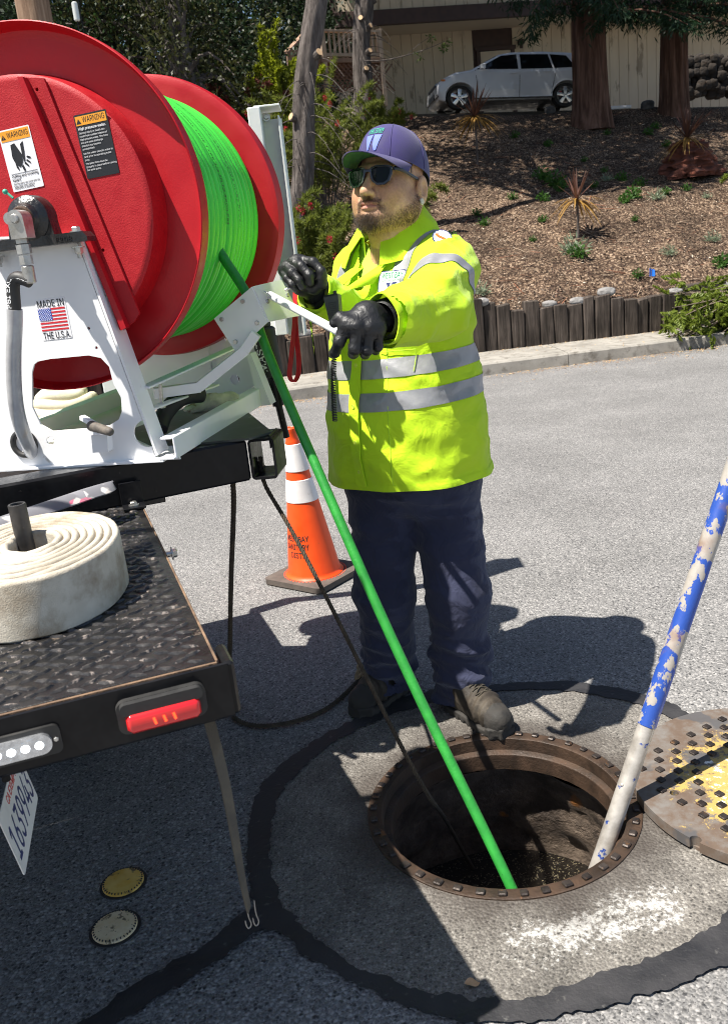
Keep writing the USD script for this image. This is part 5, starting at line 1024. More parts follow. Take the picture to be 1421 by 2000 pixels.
# ---- gloved hands
def chain(p, pts, rads, k=.005):
    r = None
    for i in range(len(pts) - 1):
        d = d_caps(p, pts[i], pts[i + 1], rads[i], rads[i + 1]); r = d if r is None else smin(r, d, k)
    return r
yk = 2.062
ax_ = unit(HD1 - HD0)
kn_ = [at((676, 634), yk + .010), at((697, 640), yk + .0), at((720, 643), yk + .006), at((739, 641), yk + .022)]
pip = [at((662, 668), yk + .004), at((692, 682), yk - .004), at((716, 684), yk + .004), at((737, 677), yk + .022)]
dip = [at((654, 688), yk + .028), at((690, 690), yk + .032), at((713, 691), yk + .036), at((733, 684), yk + .048)]
tip = [at((650, 692), yk + .050), at((688, 676), yk + .055), at((711, 677), yk + .058), at((731, 672), yk + .064)]
hc = at((716, 622), 2.105); wr_ = WL + (WL - EL) * -.05
def gl(p):
    palm = smin(smin(d_caps(p, wr_, hc, .036, .036), d_caps(p, hc, (kn_[0] + kn_[1]) / 2, .034, .024), .02), d_caps(p, hc, (kn_[2] + kn_[3]) / 2, .034, .023), .02)
    palm = smin(palm, d_caps(p, kn_[0], kn_[3], .0185, .0165), .014)
    f = None
    for i in range(4):
        r = (.0130, .0134, .0128, .0114)[i]; d = chain(p, [kn_[i], pip[i], dip[i], tip[i]], [r + .0022, r + .0008, r - .0008, r - .002], .006); f = d if f is None else smin(f, d, .0035)
    th = chain(p, [hc + np.array([-.012, -.004, -.006]), at((684, 622), 2.088), at((664, 621), 2.082), at((652, 631), 2.084)], [.020, .0158, .0134, .0112], .01)
    h = smin(smin(palm, f, .010), th, .006)
    # knuckle bumps, wrinkles of thin rubber
    for q in kn_: h = smin(h, np.linalg.norm(p - q - np.array([0, -.004, .004]), axis=1) - .0165, .008)
    return h - .0012 * (fbm(p * 70, 2, 12) - .5) - .0016 * (fbm(np.c_[p[:, 0] * 30, p[:, 1] * 30, p[:, 2] * 190], 2, 3) - .5)
obj('glove', surface(gl, (-.06, 1.99, 1.18), (.20, 2.24, 1.42), .0027), glovem, person, smooth=True)
cuffp = [WL + (WL - EL) * t for t in (-.1, 0.05, .16)]
obj('glove_cuff', disp(tube([WL - unit(WL - EL) * .02, WL + unit(WL - EL) * .03, WL + unit(WL - EL) * .06, WL + unit(WL - EL) * .072], [.048, .050, .049, .040], 28, False), .004, 45, 3), glovem, person, smooth=True)
# sleeve cuff of the left arm, buttoned and gaping
def cuff_(Wp, Ep, r0, r1, ln, gap_, nm='sleeve_cuff'):
    d = unit(Wp - Ep); u = unit(np.cross(d, ZZ)); v = np.cross(d, u); G = []
    for t in np.linspace(0, 1, 12):
        c = Wp + d * (gap_ - ln * (1 - t)); r = r0 + (r1 - r0) * t; G.append([c + r * (1 + .05 * math.sin(3 * a + 1) + .03 * math.sin(5 * a + 4 * t)) * (math.cos(a) * u + math.sin(a) * v * 1.08) for a in np.linspace(0, 2 * PI, 41)])
    return obj(nm, shell(np.array(G)[:, ::-1], .003), hivis, shirt, smooth=50)
cuff_(WL, EL, .062, .056, .075, .075); cuff_(WR, ER, .057, .052, .06, .03)
# right hand with a slim tool
yr = 2.40
rk = [at((590, 509), yr - .01), at((572, 512), yr - .012), at((560, 520), yr - .006), at((553, 530), yr + .006)]
rp = [at((612, 512), yr - .040), at((588, 520), yr - .046), at((570, 532), yr - .044), at((560, 543), yr - .034)]
rd_ = [at((628, 530), yr - .052), at((604, 538), yr - .060), at((584, 548), yr - .058), at((570, 556), yr - .046)]
rt_ = [at((627, 543), yr - .052), at((606, 551), yr - .058), at((590, 560), yr - .054), at((578, 566), yr - .042)]
rh = at((592, 548), yr + .004); rw_ = WR
def gr_(p):
    palm = smin(d_caps(p, rw_, rh, .033, .034), d_caps(p, rh, (rk[0] + rk[1]) / 2, .032, .020), .02); palm = smin(palm, d_caps(p, rh, (rk[2] + rk[3]) / 2, .032, .019), .02)
    f = None
    for i in range(4):
        r = (.0124, .0129, .0122, .0108)[i]; d = chain(p, [rk[i], rp[i], rd_[i], rt_[i]], [r + .002, r, r - .001, r - .002], .006); f = d if f is None else smin(f, d, .003)
    th = chain(p, [rh + np.array([.012, -.012, -.004]), at((614, 562), yr - .022), at((627, 553), yr - .040), at((630, 538), yr - .048)], [.021, .0165, .014, .0125], .01)
    return smin(smin(palm, f, .008), th, .005) - .0012 * (fbm(p * 70, 2, 2) - .5) - .0016 * (fbm(p * [190, 30, 30], 2, 3) - .5)
cb = (np.min(rk + [rw_], 0), np.max(rk + [rw_], 0))
obj('glove', surface(gr_, np.array(cb[0]) - .09, np.array(cb[1]) + .09, .0030), glovem, person, smooth=True)
obj('glove_cuff', disp(tube([WR - unit(WR - ER) * .05, WR, WR + unit(WR - ER) * .03], [.048, .046, .038], 28, False), .004, 45, 3), glovem, person, smooth=True)
s0_, s1_ = at((556, 567), yr - .028), at((634, 528), yr - .030)
tool = thing('hand_tool', 'slim steel rod tool with dark handle held in the raised glove', 'tool', (s0_ + s1_) / 2)
sm_ = s0_ + (s1_ - s0_) * .58
obj('rod', cyl(s0_, sm_, .0042, 14, .001), steel, tool); obj('grip', cyl(sm_, s1_, .0088, 16, .003), rubber, tool)

# ---- head
psi = math.radians(33); pit_ = math.radians(13)
fh0 = np.array([-math.sin(psi), -math.cos(psi), 0]); LH = np.array([-fh0[1], fh0[0], 0])
FH = math.cos(pit_) * fh0 + math.sin(pit_) * ZZ; UH = math.cos(pit_) * ZZ - math.sin(pit_) * fh0
rl_ = math.radians(-1.5); LH, UH = math.cos(rl_) * LH + math.sin(rl_) * UH, math.cos(rl_) * UH - math.sin(rl_) * LH
HS = 1.10
EYE_C = at((723, 343), 2.565)                  # bridge of the glasses
HO = EYE_C - FH * .094 * HS - UH * .004 * HS   # origin of the head frame: eye height, between the ears
RH = np.stack([LH, FH, UH], 1)
def Hw(p): return HO + (np.asarray(p, float) * HS) @ RH.T
def Hl(P): return ((P - HO) @ RH) / HS
def headf(q):   # in head space (x his left, y forward, z up)
    ax = np.abs(q[:, 0]); m = np.c_[ax, q[:, 1:]]
    r = d_ell(q, (0, -.018, .042), (.078, .098, .092))
    r = smin(r, d_ell(q, (0, .022, -.028), (.073, .070, .080)), .03)
    r = smin(r, d_caps(m, (.060, -.006, -.054), (.018, .066, -.092), .031, .027), .028)
    r = smin(r, d_ell(q, (0, .072, -.095), (.026, .022, .018)), .02)
    r = smin(r, d_ell(m, (.044, .050, -.038), (.029, .034, .036)), .022)
    r = smin(r, d_ell(m, (.050, .012, -.066), (.029, .045, .032)), .025)
    r = smin(r, d_caps(m, (0, .088, .022), (.036, .078, .024), .012, .012), .015)
    r = smax(r, -d_ell(m, (.032, .099, .002), (.016, .011, .010)), .012)
    r = smin(r, d_ell(m, (.032, .079, .002), (.014, .0125, .010)), .004)
    nose = smin(d_caps(q, (0, .090, .008), (0, .116, -.038), .0085, .0125), d_ell(m, (.0125, .104, -.042), (.0088, .012, .0085)), .008)
    nose = smin(nose, d_ell(q, (0, .117, -.040), (.0125, .010, .0105)), .006)
    r = smin(r, nose, .010); r = smax(r, -d_ell(m, (.0068, .108, -.0515), (.0038, .006, .004)), .003)
    r = smin(r, d_ell(q, (0, .086, -.060), (.034, .012, .014)), .014)
    r = smin(r, smin(d_ell(q, (0, .0950, -.0635), (.026, .0085, .0058)), d_ell(q, (0, .0945, -.0745), (.022, .0098, .0070)), .001), .004)
    r = smax(r, -d_caps(m, (0, .106, -.0690), (.027, .091, -.0660), .0022, .0012), .002)
    r = smin(r, d_caps(q, (0, -.022, -.075), (0, -.050, -.215), .058, .066), .030)
    r = smin(r, d_ell(q, (0, .030, -.098), (.047, .045, .024)), .03)
    r = smax(r, -d_caps(m, (.020, .100, -.040), (.036, .078, -.072), .0016, .0012), .007)
    # ears
    e = d_ell(m, (.086, -.022, -.012), (.0105, .024, .037)); e = smax(e, -d_ell(m, (.0985, -.017, -.008), (.0105, .0145, .025)), .004)
    e = smin(e, d_ell(m, (.085, -.012, -.046), (.0075, .012, .014)), .006); e = smin(e, d_ell(m, (.088, -.006, -.016), (.005, .005, .009)), .004)
    return smin(r, e, .006)
hv, hf = surface(headf, (-.115, -.14, -.21), (.115, .145, .15), .0025)
hl = hv.copy()
def beard_mask(q):
    ax = np.abs(q[:, 0]); x, y, z = ax, q[:, 1], q[:, 2]
    ang = np.arctan2(y, x)
    # side whiskers: band along the jaw; chin and moustache fuller
    up = np.interp(y, [-.03, .0, .02, .045, .065, .09], [-.014, -.018, -.040, -.060, -.078, -.084]); dn = np.interp(y, [-.03, .0, .06, .1], [-.088, -.104, -.122, -.128])
    jaw = np.clip((up - z) / .014, 0, 1) * np.clip((z - dn) / .012, 0, 1) * np.clip((y + .014) / .012, 0, 1) * (ax > .022)
    chin = np.exp(-((x / .030) ** 4)) * np.clip((-.0835 - z) / .008, 0, 1) * np.clip((z + .125) / .01, 0, 1) * (y > .03)
    mou = np.exp(-((z + .0545 + x * .22) / .0055) ** 2) * (x < .034) * (y > .07)
    gap = np.exp(-(((x - .031) / .008) ** 2)) * np.clip((-.058 - z) / .008, 0, 1) * np.clip((z + .098) / .01, 0, 1) * (y > .05)
    lip = np.exp(-(x / .006) ** 2) * np.exp(-((z + .0855) / .005) ** 2) * (y > .06)
    return np.clip(np.maximum.reduce([jaw * .45, chin, mou * .85, gap * .5, lip * .5]), 0, 1)
bm = beard_mask(hl); lips = np.exp(-((hl[:, 0] / .026) ** 4)) * np.exp(-(((hl[:, 2] + .0688) / .0110) ** 4)) * (hl[:, 1] > .078)
base_c = np.array([.50, .29, .175]); lipc = np.array([.52, .22, .17]); stub = np.array([.16, .10, .07])
tone = base_c + 0 * hv; ck = np.exp(-((np.abs(hl[:, 0]) - .045) ** 2 + (hl[:, 2] + .035) ** 2) / .0008) * (hl[:, 1] > .03)
tone = tone * (1 - .22 * ck[:, None] * np.array([.0, .5, .5])); tone = tone * (1 - lips[:, None]) + lipc * lips[:, None]
hairn = np.clip(fbm(hl * 120, 2, 3) * 1.6 - .1, 0, 1); w = (bm * .55 * (.35 + .65 * hairn))[:, None]; tone = tone * (1 - w) + stub * w
hairm_ = ((hl[:, 1] < .02) & (hl[:, 2] > -.03) & ~((np.abs(hl[:, 0]) > .074) & (hl[:, 1] > -.04)))[:, None]; tone = np.where(hairm_ & (hl[:, 2:3] > .01), np.array([.05, .035, .025]), tone)
# the rest of the body under the clothes, coarse, in the same mesh
def bodyf(p):
    r = np.maximum(torso(p, -.055), .86 - p[:, 2]); r = smin(r, d_caps(p, SL, EL, .055, .045), .04); r = smin(r, d_caps(p, SRt, ER, .055, .045), .04)
    r = smin(r, d_caps(p, EL, WL, .044, .032), .02); r = smin(r, d_caps(p, ER, WR, .044, .032), .02)
    for h_, k_, a_ in ((HL, KL, AL), (HRt, KR, AR)): r = smin(r, smin(d_caps(p, h_ + [0, 0, -.03], k_, .085, .055), d_caps(p, k_, a_ + [0, 0, .03], .052, .038), .03), .04)
    return smin(r, d_caps(p, cN + ZZ * 1.40, HO - UH * .12, .062, .060), .03)
bv, bf = surface(bodyf, (-.16, 2.05, .02), (.48, 2.95, 1.56), .02)
allv = np.vstack([Hw(hv), bv]); tone = np.vstack([tone, np.tile(base_c, (len(bv), 1))])
obj('body', (allv, np.vstack([hf, bf + len(hv)])), skin, person, smooth=True, prim={'tone': (Vt.Vec3fArray.FromNumpy(tone.astype(np.float32)), Sdf.ValueTypeNames.Color3fArray, 'vertex')})
# beard hairs
hm = trimesh.Trimesh(hv, hf, process=False); fcn = hm.triangles_center; wgt = beard_mask(fcn) * hm.area_faces; r2 = np.random.default_rng(11)
pick = r2.choice(len(hf), 5600, p=wgt / wgt.sum()); bc2 = r2.dirichlet((1, 1, 1), 5600); root = (hm.triangles[pick] * bc2[:, :, None]).sum(1); nrm = hm.face_normals[pick]
chin_ = np.exp(-(root[:, 0] / .034) ** 4) * (root[:, 2] < -.083); ln_ = (.0045 + .011 * chin_ + .003 * r2.random(5600)) * (1 + .3 * r2.normal(size=5600)).clip(.4, 1.8)
dirn = nrm * .55 + np.array([0, .15, -.75]) + r2.normal(size=(5600, 3)) * .28; dirn /= np.linalg.norm(dirn, axis=1, keepdims=True)
curl = r2.normal(size=(5600, 3)) * .22
hp_ = np.stack([root - nrm * .0005, root + nrm * .0012 + dirn * ln_[:, None] * .4, root + nrm * .001 + (dirn + curl * .5) * ln_[:, None] * .75, root + (dirn + curl) * ln_[:, None]], 1)
bcv = UsdGeom.BasisCurves.Define(stage, person.path + '/beard'); bcv.CreateTypeAttr('linear'); bcv.CreateCurveVertexCountsAttr(Vt.IntArray.FromNumpy(np.full(5600, 4, np.int32)))
bcv.CreatePointsAttr(Vt.Vec3fArray.FromNumpy((Hw(hp_.reshape(-1, 3)) - person.base).astype(np.float32))); bcv.CreateWidthsAttr(Vt.FloatArray.FromNumpy(np.tile(np.array([.0003, .00026, .0002, .00008], np.float32), 5600))); bcv.SetWidthsInterpolation('vertex')
UsdShade.MaterialBindingAPI.Apply(bcv.GetPrim()).Bind(mat('beard_hair', (.030, .018, .012), (.06, .035, .02), scale=90, rough=.5))
# ear plugs
epl = mat('pale_plug', (.55, .48, .42), rough=.3)
for s_ in (1, -1): obj('ear_plug', cyl(Hw((s_ * .084, -.011, -.044)), Hw((s_ * .0955, -.010, -.044)), .0095, 20, .0015), epl, person)
# sunglasses
gp_ = mat('glossy_black_plastic', (.010, .010, .011), rough=.14, coat=.4); lensm = lk('dark_lens', {'p': ('principled_bsdf', {'base_color': (.004, .006, .0055), 'roughness': .06, 'specular_ior_level': .16})}, [])
def lens2(s): return Polygon([(s * x, z) for x, z in [(.010, .014), (.022, .0185), (.048, .0185), (.060, .0150), (.059, .002), (.054, -.014), (.044, -.0215), (.028, -.0215), (.017, -.0140), (.0115, .0)]]).buffer(.002).buffer(-.002)
def wrapg(m):   # bend the front round the face
    v, f = cat(m); v = v.copy(); y = v[:, 2]; out = np.c_[v[:, 0], .104 + y - v[:, 0] ** 2 * 3.2, v[:, 1] + .002]; return Hw(out), f
def fine(p, h): 
    v, f = ext(p, h); 
    for _ in range(2): v, f = trimesh.remesh.subdivide(v, f)
    return v, f
gfr = None
for s_ in (1, -1):
    o_ = lens2(s_); fr_ = o_.buffer(.0038).difference(o_.buffer(-.0008)); v_, f_ = wrapg(fine(fr_, .0045)); gfr = ((v_, f_) if gfr is None else cat([gfr, (v_, f_)]))
br_ = wrapg(fine(Polygon([(-.0125, .012), (0, .014), (.0125, .012), (.011, .0055), (0, .0085), (-.011, .0055)]), .005)); gfr = cat([gfr, br_])
sg = obj('sunglasses', gfr, gp_, person, smooth=35)
for s_ in (1, -1):
    v_, f_ = wrapg(fine(lens2(s_), .0016)); obj('lens', (v_ - FH * -.0012, f_), lensm, sg, smooth=35)
    tpath = [(s_ * .0655, .0905, .0165), (s_ * .074, .080, .0165), (s_ * .0800, .045, .0145), (s_ * .0825, .010, .0115), (s_ * .0835, -.010, .009), (s_ * .084, -.028, -.004)]
    tq = spline([Hw(p) for p in tpath], 24); hgt = np.interp(np.linspace(0, 1, 24), [0, .2, .7, 1], [.0060, .0052, .0042, .0036])
    G = np.stack([np.stack([tq[i] + UH * hgt[i] * math.sin(a) * 1.0 + LH * .0022 * math.cos(a) for a in np.linspace(0, 2 * PI, 13)]) for i in range(24)])
    obj('temple', (G.reshape(-1, 3), grid_faces(24, 13)), gp_, sg, smooth=60)
    obj('rivet', bx((.0016, .0016, .0032), .0005, Hw((s_ * .0625, .0965, .0150))), steel, sg)
# cap
capm = mat('purple_cap', (.028, .021, .100), (.040, .030, .135), scale=30, rough=.85, bump=.0008, bscale=700, sheen=.15); capg = mat('green_underbrim', (.018, .075, .035), (.026, .10, .045), scale=30, rough=.85, bump=.0006, bscale=500)
nphi, nth = 96, 30; cz0 = .036
def dome(ph, t):   # ph 0 = front; t 0 rim .. 1 top
    front = max(0, math.cos(ph)); th = t * PI / 2
    a, b, h = .0895, .112, .112
    r = math.cos(th) ** (.72 - .10 * front); zz = math.sin(th) ** (1.0) 
    rim = cz0 + .014 * math.cos(ph) - .016 * (1 - abs(math.sin(ph))) * (math.cos(ph) < 0)
    return np.array([a * r * math.sin(ph), -.020 + b * r * math.cos(ph) + .004 * front * (1 - t), rim + (h + .003 * front - .014 * math.cos(ph)) * zz])
G = np.array([[dome(2 * PI * i / nphi, t) for i in range(nphi + 1)] for t in np.linspace(0, .999, nth)])
G = Hw(G.reshape(-1, 3)).reshape(G.shape)
cp_ = obj('cap', shell(G[:, ::-1], .0016), capm, person, smooth=60)
obj('button', revolve([(0, .004), (.004, .0035), (.0065, .001), (.0068, 0)], 16, frame(Hw(dome(0, 1.0)) - UH * .001, LH, FH, UH)), capm, cp_)
for k in range(6):
    ph = k * PI / 3 + PI / 6; st_l = [Hw(dome(ph, t) * [1.008, 1.0, 1.0]) for t in np.linspace(.02, .97, 26)]
    obj('seam', tube(spline(st_l, 40), .0013, 6), capm, cp_, smooth=True)
def brim(u, v):
    ph = u * math.radians(66); b0 = dome(ph, .0); fw = .086 * math.cos(u * PI / 2) ** .5
    return np.array([b0[0] * (1 + .05 * v * (1 - u * u)), b0[1] + fw * v - .004 * (1 - v), b0[2] - .020 * u * u * (.3 + .7 * v) - .002 * v + .003 - .010 * v * v])
B = np.array([[brim(u, v) for v in np.linspace(0, 1, 14)] for u in np.linspace(-.98, .98, 41)]); Bw = Hw(B.reshape(-1, 3)).reshape(B.shape)
if ((np.cross(Bw[21, 5] - Bw[20, 5], Bw[20, 6] - Bw[20, 5])) @ UH) < 0: Bw = Bw[::-1]
obj('brim', shell(Bw, .0022), capm, cp_, smooth=50)
obj('brim_underside', shell(Bw[1:-1, :-1] - UH * .0027, .0008), capg, cp_, smooth=50, label='green underside of the brim')
def on_cap(m, ph0, t0, s):
    v, f = cat(m); out = []
    for x, y, z in v:
        p = dome(ph0 + x / .10 * 1.0, t0 + y / .155); c = np.array([0, -.02, .05]); out.append(p + (p - c) / np.linalg.norm(p - c) * (.0012 + z))
    return Hw(np.array(out)), f
cl_ = mat('cap_thread_green', (.05, .42, .27), rough=.8); cb_ = mat('cap_thread_blue', (.12, .17, .60), rough=.8)
tv, tf = cat(text_mesh('WEST BAY', .014, .0006, False)); tv = tv.copy(); tv[:, 0] *= -.058 / tv[:, 0].max(); tv[:, 0] += .029; tf = tf[:, ::-1]
obj('lettering', on_cap((tv * [-1, 1, 1] * [-1, 1, 1] + [0, .068, 0], tf), 0, 0, 1), cl_, cp_, smooth=False)
tv, tf = cat(text_mesh('SANITARY DISTRICT', .0045, .0006, False)); tv = tv.copy(); tv[:, 0] *= -.052 / tv[:, 0].max(); tv[:, 0] += .026; tf = tf[:, ::-1]
obj('lettering', on_cap((tv + [0, .062, 0], tf), 0, 0, 1), cl_, cp_, smooth=False)
em = unary_union([Polygon([(-.027, .057), (-.002, .057), (-.010, .016), (-.014, .016)]), Polygon([(.003, .057), (.027, .057), (.014, .014), (.008, .014), (.002, .03)])])
obj('emblem', on_cap(fine(em, .0006), 0, 0, 1), cb_, cp_, smooth=False)

# ---- radio microphone and its coiled cord
mcp = at((653, 606), 2.38); mX = unit([.94, -.28, .06]); mY = unit(ZZ * 1 - mX * .0 + np.array([-.05, .12, 0])); mX = unit(mX - mY * (mX @ mY))
mic = thing('speaker_microphone', 'black radio speaker microphone clipped to the lime shirt beside the raised glove', 'microphone', mcp)
Mm = frame(mcp, mX, mY); micm = mat('mic_plastic', (.016, .02, .015), (.03, .035, .028), rough=.42, bump=.0006)
mb = manifold3d.Manifold.hull_points([(sx * (.019 - (.005 if sy < 0 else 0)), sy * .040, sz * .014) for sx in (-1, 1) for sy in (-1, 1) for sz in (-1, 1)]) if hasattr(manifold3d.Manifold, 'hull_points') else None
obj('case', xf(hull([(sx * (.0205 - (.006 if sy < 0 else 0) - (.004 if cc else 0)), sy * (.042 - (0 if cc else .005)), sz * (.014 - (.003 if cc else 0))) for sx in (-1, 1) for sy in (-1, 1) for sz in (-1, 1) for cc in (0, 1)]), Mm), micm, mic)
for k in range(7): obj('grille_slot', xf(bx((.024, .0022, .0016), .0005, (0, .020 - k * .0052, .0142)), Mm), rubber, mic)
obj('knob', xf(cyl((.009, .042, 0), (.009, .050, 0), .005, 14, .001), Mm), micm, mic)
cs = [at(p, y) for p, y in [((655, 640), 2.385), ((655, 690), 2.40), ((653, 702), 2.40)]]; c0_, c1_ = at((652, 702), 2.40), at((654, 822), 2.42)
tt = np.linspace(0, 1, 900); cc_ = c0_ + (c1_ - c0_) * tt[:, None] + np.array([-.003, 0, 0]) * np.sin(PI * tt)[:, None]; a = tt * 2 * PI * 36
co = cc_ + .0062 * (np.cos(a)[:, None] * [1, 0, 0] + np.sin(a)[:, None] * [0, 1, 0])
obj('cord', [tube(spline(cs, 12), .0018, 6), tube(co, .0018, 5)], rubber, mic, smooth=True)
# ================================================================== kerb, hillside, house, trees, car
def struct_group(name):
    p = '/World/' + numbered('/World', name); x = UsdGeom.Xform.Define(stage, p); custom(x.GetPrim(), kind='structure'); return Thing(p, (0, 0, 0))
def dup(src, name, loc, rotz=0.0, scale=1.0, label=None, group=None, category=None, tilt=None):
    p = '/World/' + numbered('/World', name); x = UsdGeom.Xform.Define(stage, p)
    x.AddTranslateOp().Set(Gf.Vec3d(*map(float, loc))); x.AddRotateZOp().Set(math.degrees(rotz))
    if tilt: x.AddRotateXOp().Set(float(tilt))
    x.AddScaleOp().Set(Gf.Vec3f(*([float(scale)] * 3)))
    x.GetPrim().GetReferences().AddInternalReference(src.path + '/shape' if False else src.path); x.GetPrim().SetInstanceable(True)
    custom(x.GetPrim(), label=label, group=group, category=category); return x
r5 = np.random.default_rng(21)
kx = [-30, -8, -1.05, -.72, .084, 1.507, 2.811, 3.732, 4.156, 7, 12, 30]; ky = [2.6, 7.4, 9.492, 9.623, 9.80, 9.99, 10.16, 10.28, 10.36, 10.9, 11.9, 16]
kerb_y = PchipInterpolator(kx, ky)
wall_y = lambda x: kerb_y(x) + np.interp(x, [-3, 0, 2, 5, 9], [1.30, 1.08, 1.06, .92, .9])
conc = mat('old_concrete', (.20, .185, .16), (.30, .28, .245), scale=3.5, rough=.9, bump=.004, bscale=90, c3=(.13, .115, .095), s3=9, t3=.60, t3w=.08)
KH = .14
ker, pav = struct_group('kerb'), struct_group('pavement')
xs_ = np.arange(-9.2, 14, 2.35)
for a_, b_ in zip(xs_[:-1] + .004, xs_[1:] - .004):
    t = np.linspace(a_, b_, 9); kf = np.c_[t, kerb_y(t)]; kb = np.c_[t, kerb_y(t) + .17]
    def strip_(f, b, z0, z1, ch):
        n = len(f); z1v = z1 + (fbm(np.c_[f * 3, f[:, :1] * 0], 2, 4) - .5) * .008
        rows = [np.c_[f, np.full(n, z0)], np.c_[f + [0, .012], z1v - ch], np.c_[f + [0, .012 + ch], z1v], np.c_[b, z1v], np.c_[b, np.full(n, z0)]]
        G = np.stack(rows, 1); v = G.reshape(-1, 3); f_ = grid_faces(n, 5); return cat([(v, f_[:, ::-1]), hull(G[0]) if False else (G[0], np.array([[0, 1, 2], [0, 2, 3], [0, 3, 4]])), (G[-1], np.array([[0, 2, 1], [0, 3, 2], [0, 4, 3]]))])
    obj('kerb_stone', strip_(kf, kb, -.02, KH, .02), conc, ker, smooth=30)
for a_, b_ in zip(xs_[:-1] + .007, xs_[1:] - .005):
    t = np.linspace(a_, b_, 9); f_ = np.c_[t, kerb_y(t) + .178]; b_ = np.c_[t, wall_y(t) + .08]; obj('slab', strip_(f_, b_, -.02, KH + .002, .006), conc, pav, smooth=30)
# timber wall
tim = lk('weathered_timber', {'g': ('geometry', {}), 'oi': ('object_info', {}), 'mp': ('mapping', {'scale': (30, 30, 2.2)}), 'n': ('noise_texture', {'scale': 1.0, 'detail': 7, 'roughness': .65}), 'r': ('rgb_ramp', {'ramp': [(0, (.014, .011, .009)), (.4, (.035, .028, .023)), (.6, (.075, .06, .05)), (.8, (.15, .125, .105)), (1, (.2, .17, .145))]}),
    'n2': ('noise_texture', {'scale': 3, 'detail': 3}), 'mr': ('map_range', {'from_min': .2, 'from_max': .8, 'to_min': .5, 'to_max': 1.5}), 'm': ('hsv', {}), 'p': ('principled_bsdf', {'roughness': .92, 'specular_ior_level': .2}), 'b': ('bump', {'distance': .012})},
    [('g.position', 'mp.vector'), ('mp.vector', 'n.vector'), ('g.position', 'n2.vector'), ('n.fac', 'r.fac'), ('n2.fac', 'mr.value'), ('mr.result', 'm.value'), ('r.color', 'm.color'), ('m.color', 'p.base_color'), ('n.fac', 'b.height'), ('b.normal', 'p.normal')])
tw = thing('timber_wall', 'low retaining wall of dark upright weathered timbers behind the pavement', 'retaining wall', (2, 11, .14))
x = -6.0; tops = []
while x < 9.5:
    w = .172 + r5.normal(0, .012); xc = x + w / 2; y = float(wall_y(xc)); sl = float(wall_y(xc + .1) - wall_y(xc - .1)) / .2; top = .66 + .045 * math.sin(xc * 1.3) + r5.normal(0, .050) - (.03 if xc > 3.8 else 0)
    X = unit([1, sl, 0]); Y = np.array([-X[1], X[0], 0]); hgt = top - .06
    v, f = bx((w - .008, .15, hgt), .012); v = v.copy(); tp_ = v[:, 2] > 0; v[tp_, 2] += r5.normal(0, .006) + v[tp_, 0] * r5.normal(0, .15)
    yo = r5.normal(0, .014)
    M = frame((xc, y + .075 + yo, .06 + hgt / 2), X, Y); M[:3, :3] = M[:3, :3] @ np.array([[1, 0, r5.normal(0, .012)], [0, 1, r5.normal(.0, .02)], [0, 0, 1]])
    obj('timber', xf((v, f), M), tim, tw, smooth=30); tops.append((xc, y, top)); x += w + abs(r5.normal(.004, .004))
stone = mat('grey_stone', (.13, .125, .12), (.26, .25, .24), scale=9, rough=.9, bump=.006, bscale=50, c3=(.35, .33, .31), s3=20, t3=.62)
def rock(c, s, seed, flat=.7):
    t = trimesh.creation.icosphere(3); v = np.array(t.vertices); n = v * (1 + .35 * (fbm(v * 1.7 + seed * 3.1, 3, seed) - .5)[:, None]); n = np.sign(n) * np.abs(n) ** .8
    return n * s + c, np.array(t.faces)
wall_st = ['flat grey stone beside the worker lying on the timber wall top', 'rectangular grey stone on a short timber right of the worker', 'small flat grey stone on the timber wall, third from the worker', 'rounded pale stone on the middle of the timber wall', 'squarish grey stone on the timber wall left of the tall timber', 'pale broken stone at the right end of the timber wall', 'grey stone on the timber wall below the raised gloves', 'flat stone on the timber wall between the hose and the worker']
for k, (px_, s_) in enumerate([((943, 617), (.085, .07, .055)), ((1073, 600), (.095, .08, .045)), ((1127, 596), (.10, .07, .05)), ((1184, 585), (.115, .09, .06)), ((1318, 575), (.105, .08, .055)), ((1405, 563), (.13, .10, .09)), ((640, 648), (.12, .08, .05)), ((596, 655), (.09, .07, .045))]):
    P = at(px_, float(wall_y(at(px_, 11.3)[0])) + .09); ns = min(tops, key=lambda q: abs(q[0] - P[0])); P[2] = max(P[2], ns[2] + s_[2] * .55) if k != 5 else P[2]
    obj('wall_stone', rock(P, np.array(s_), 40 + k), stone, smooth=50, label=wall_st[k], category='stone')

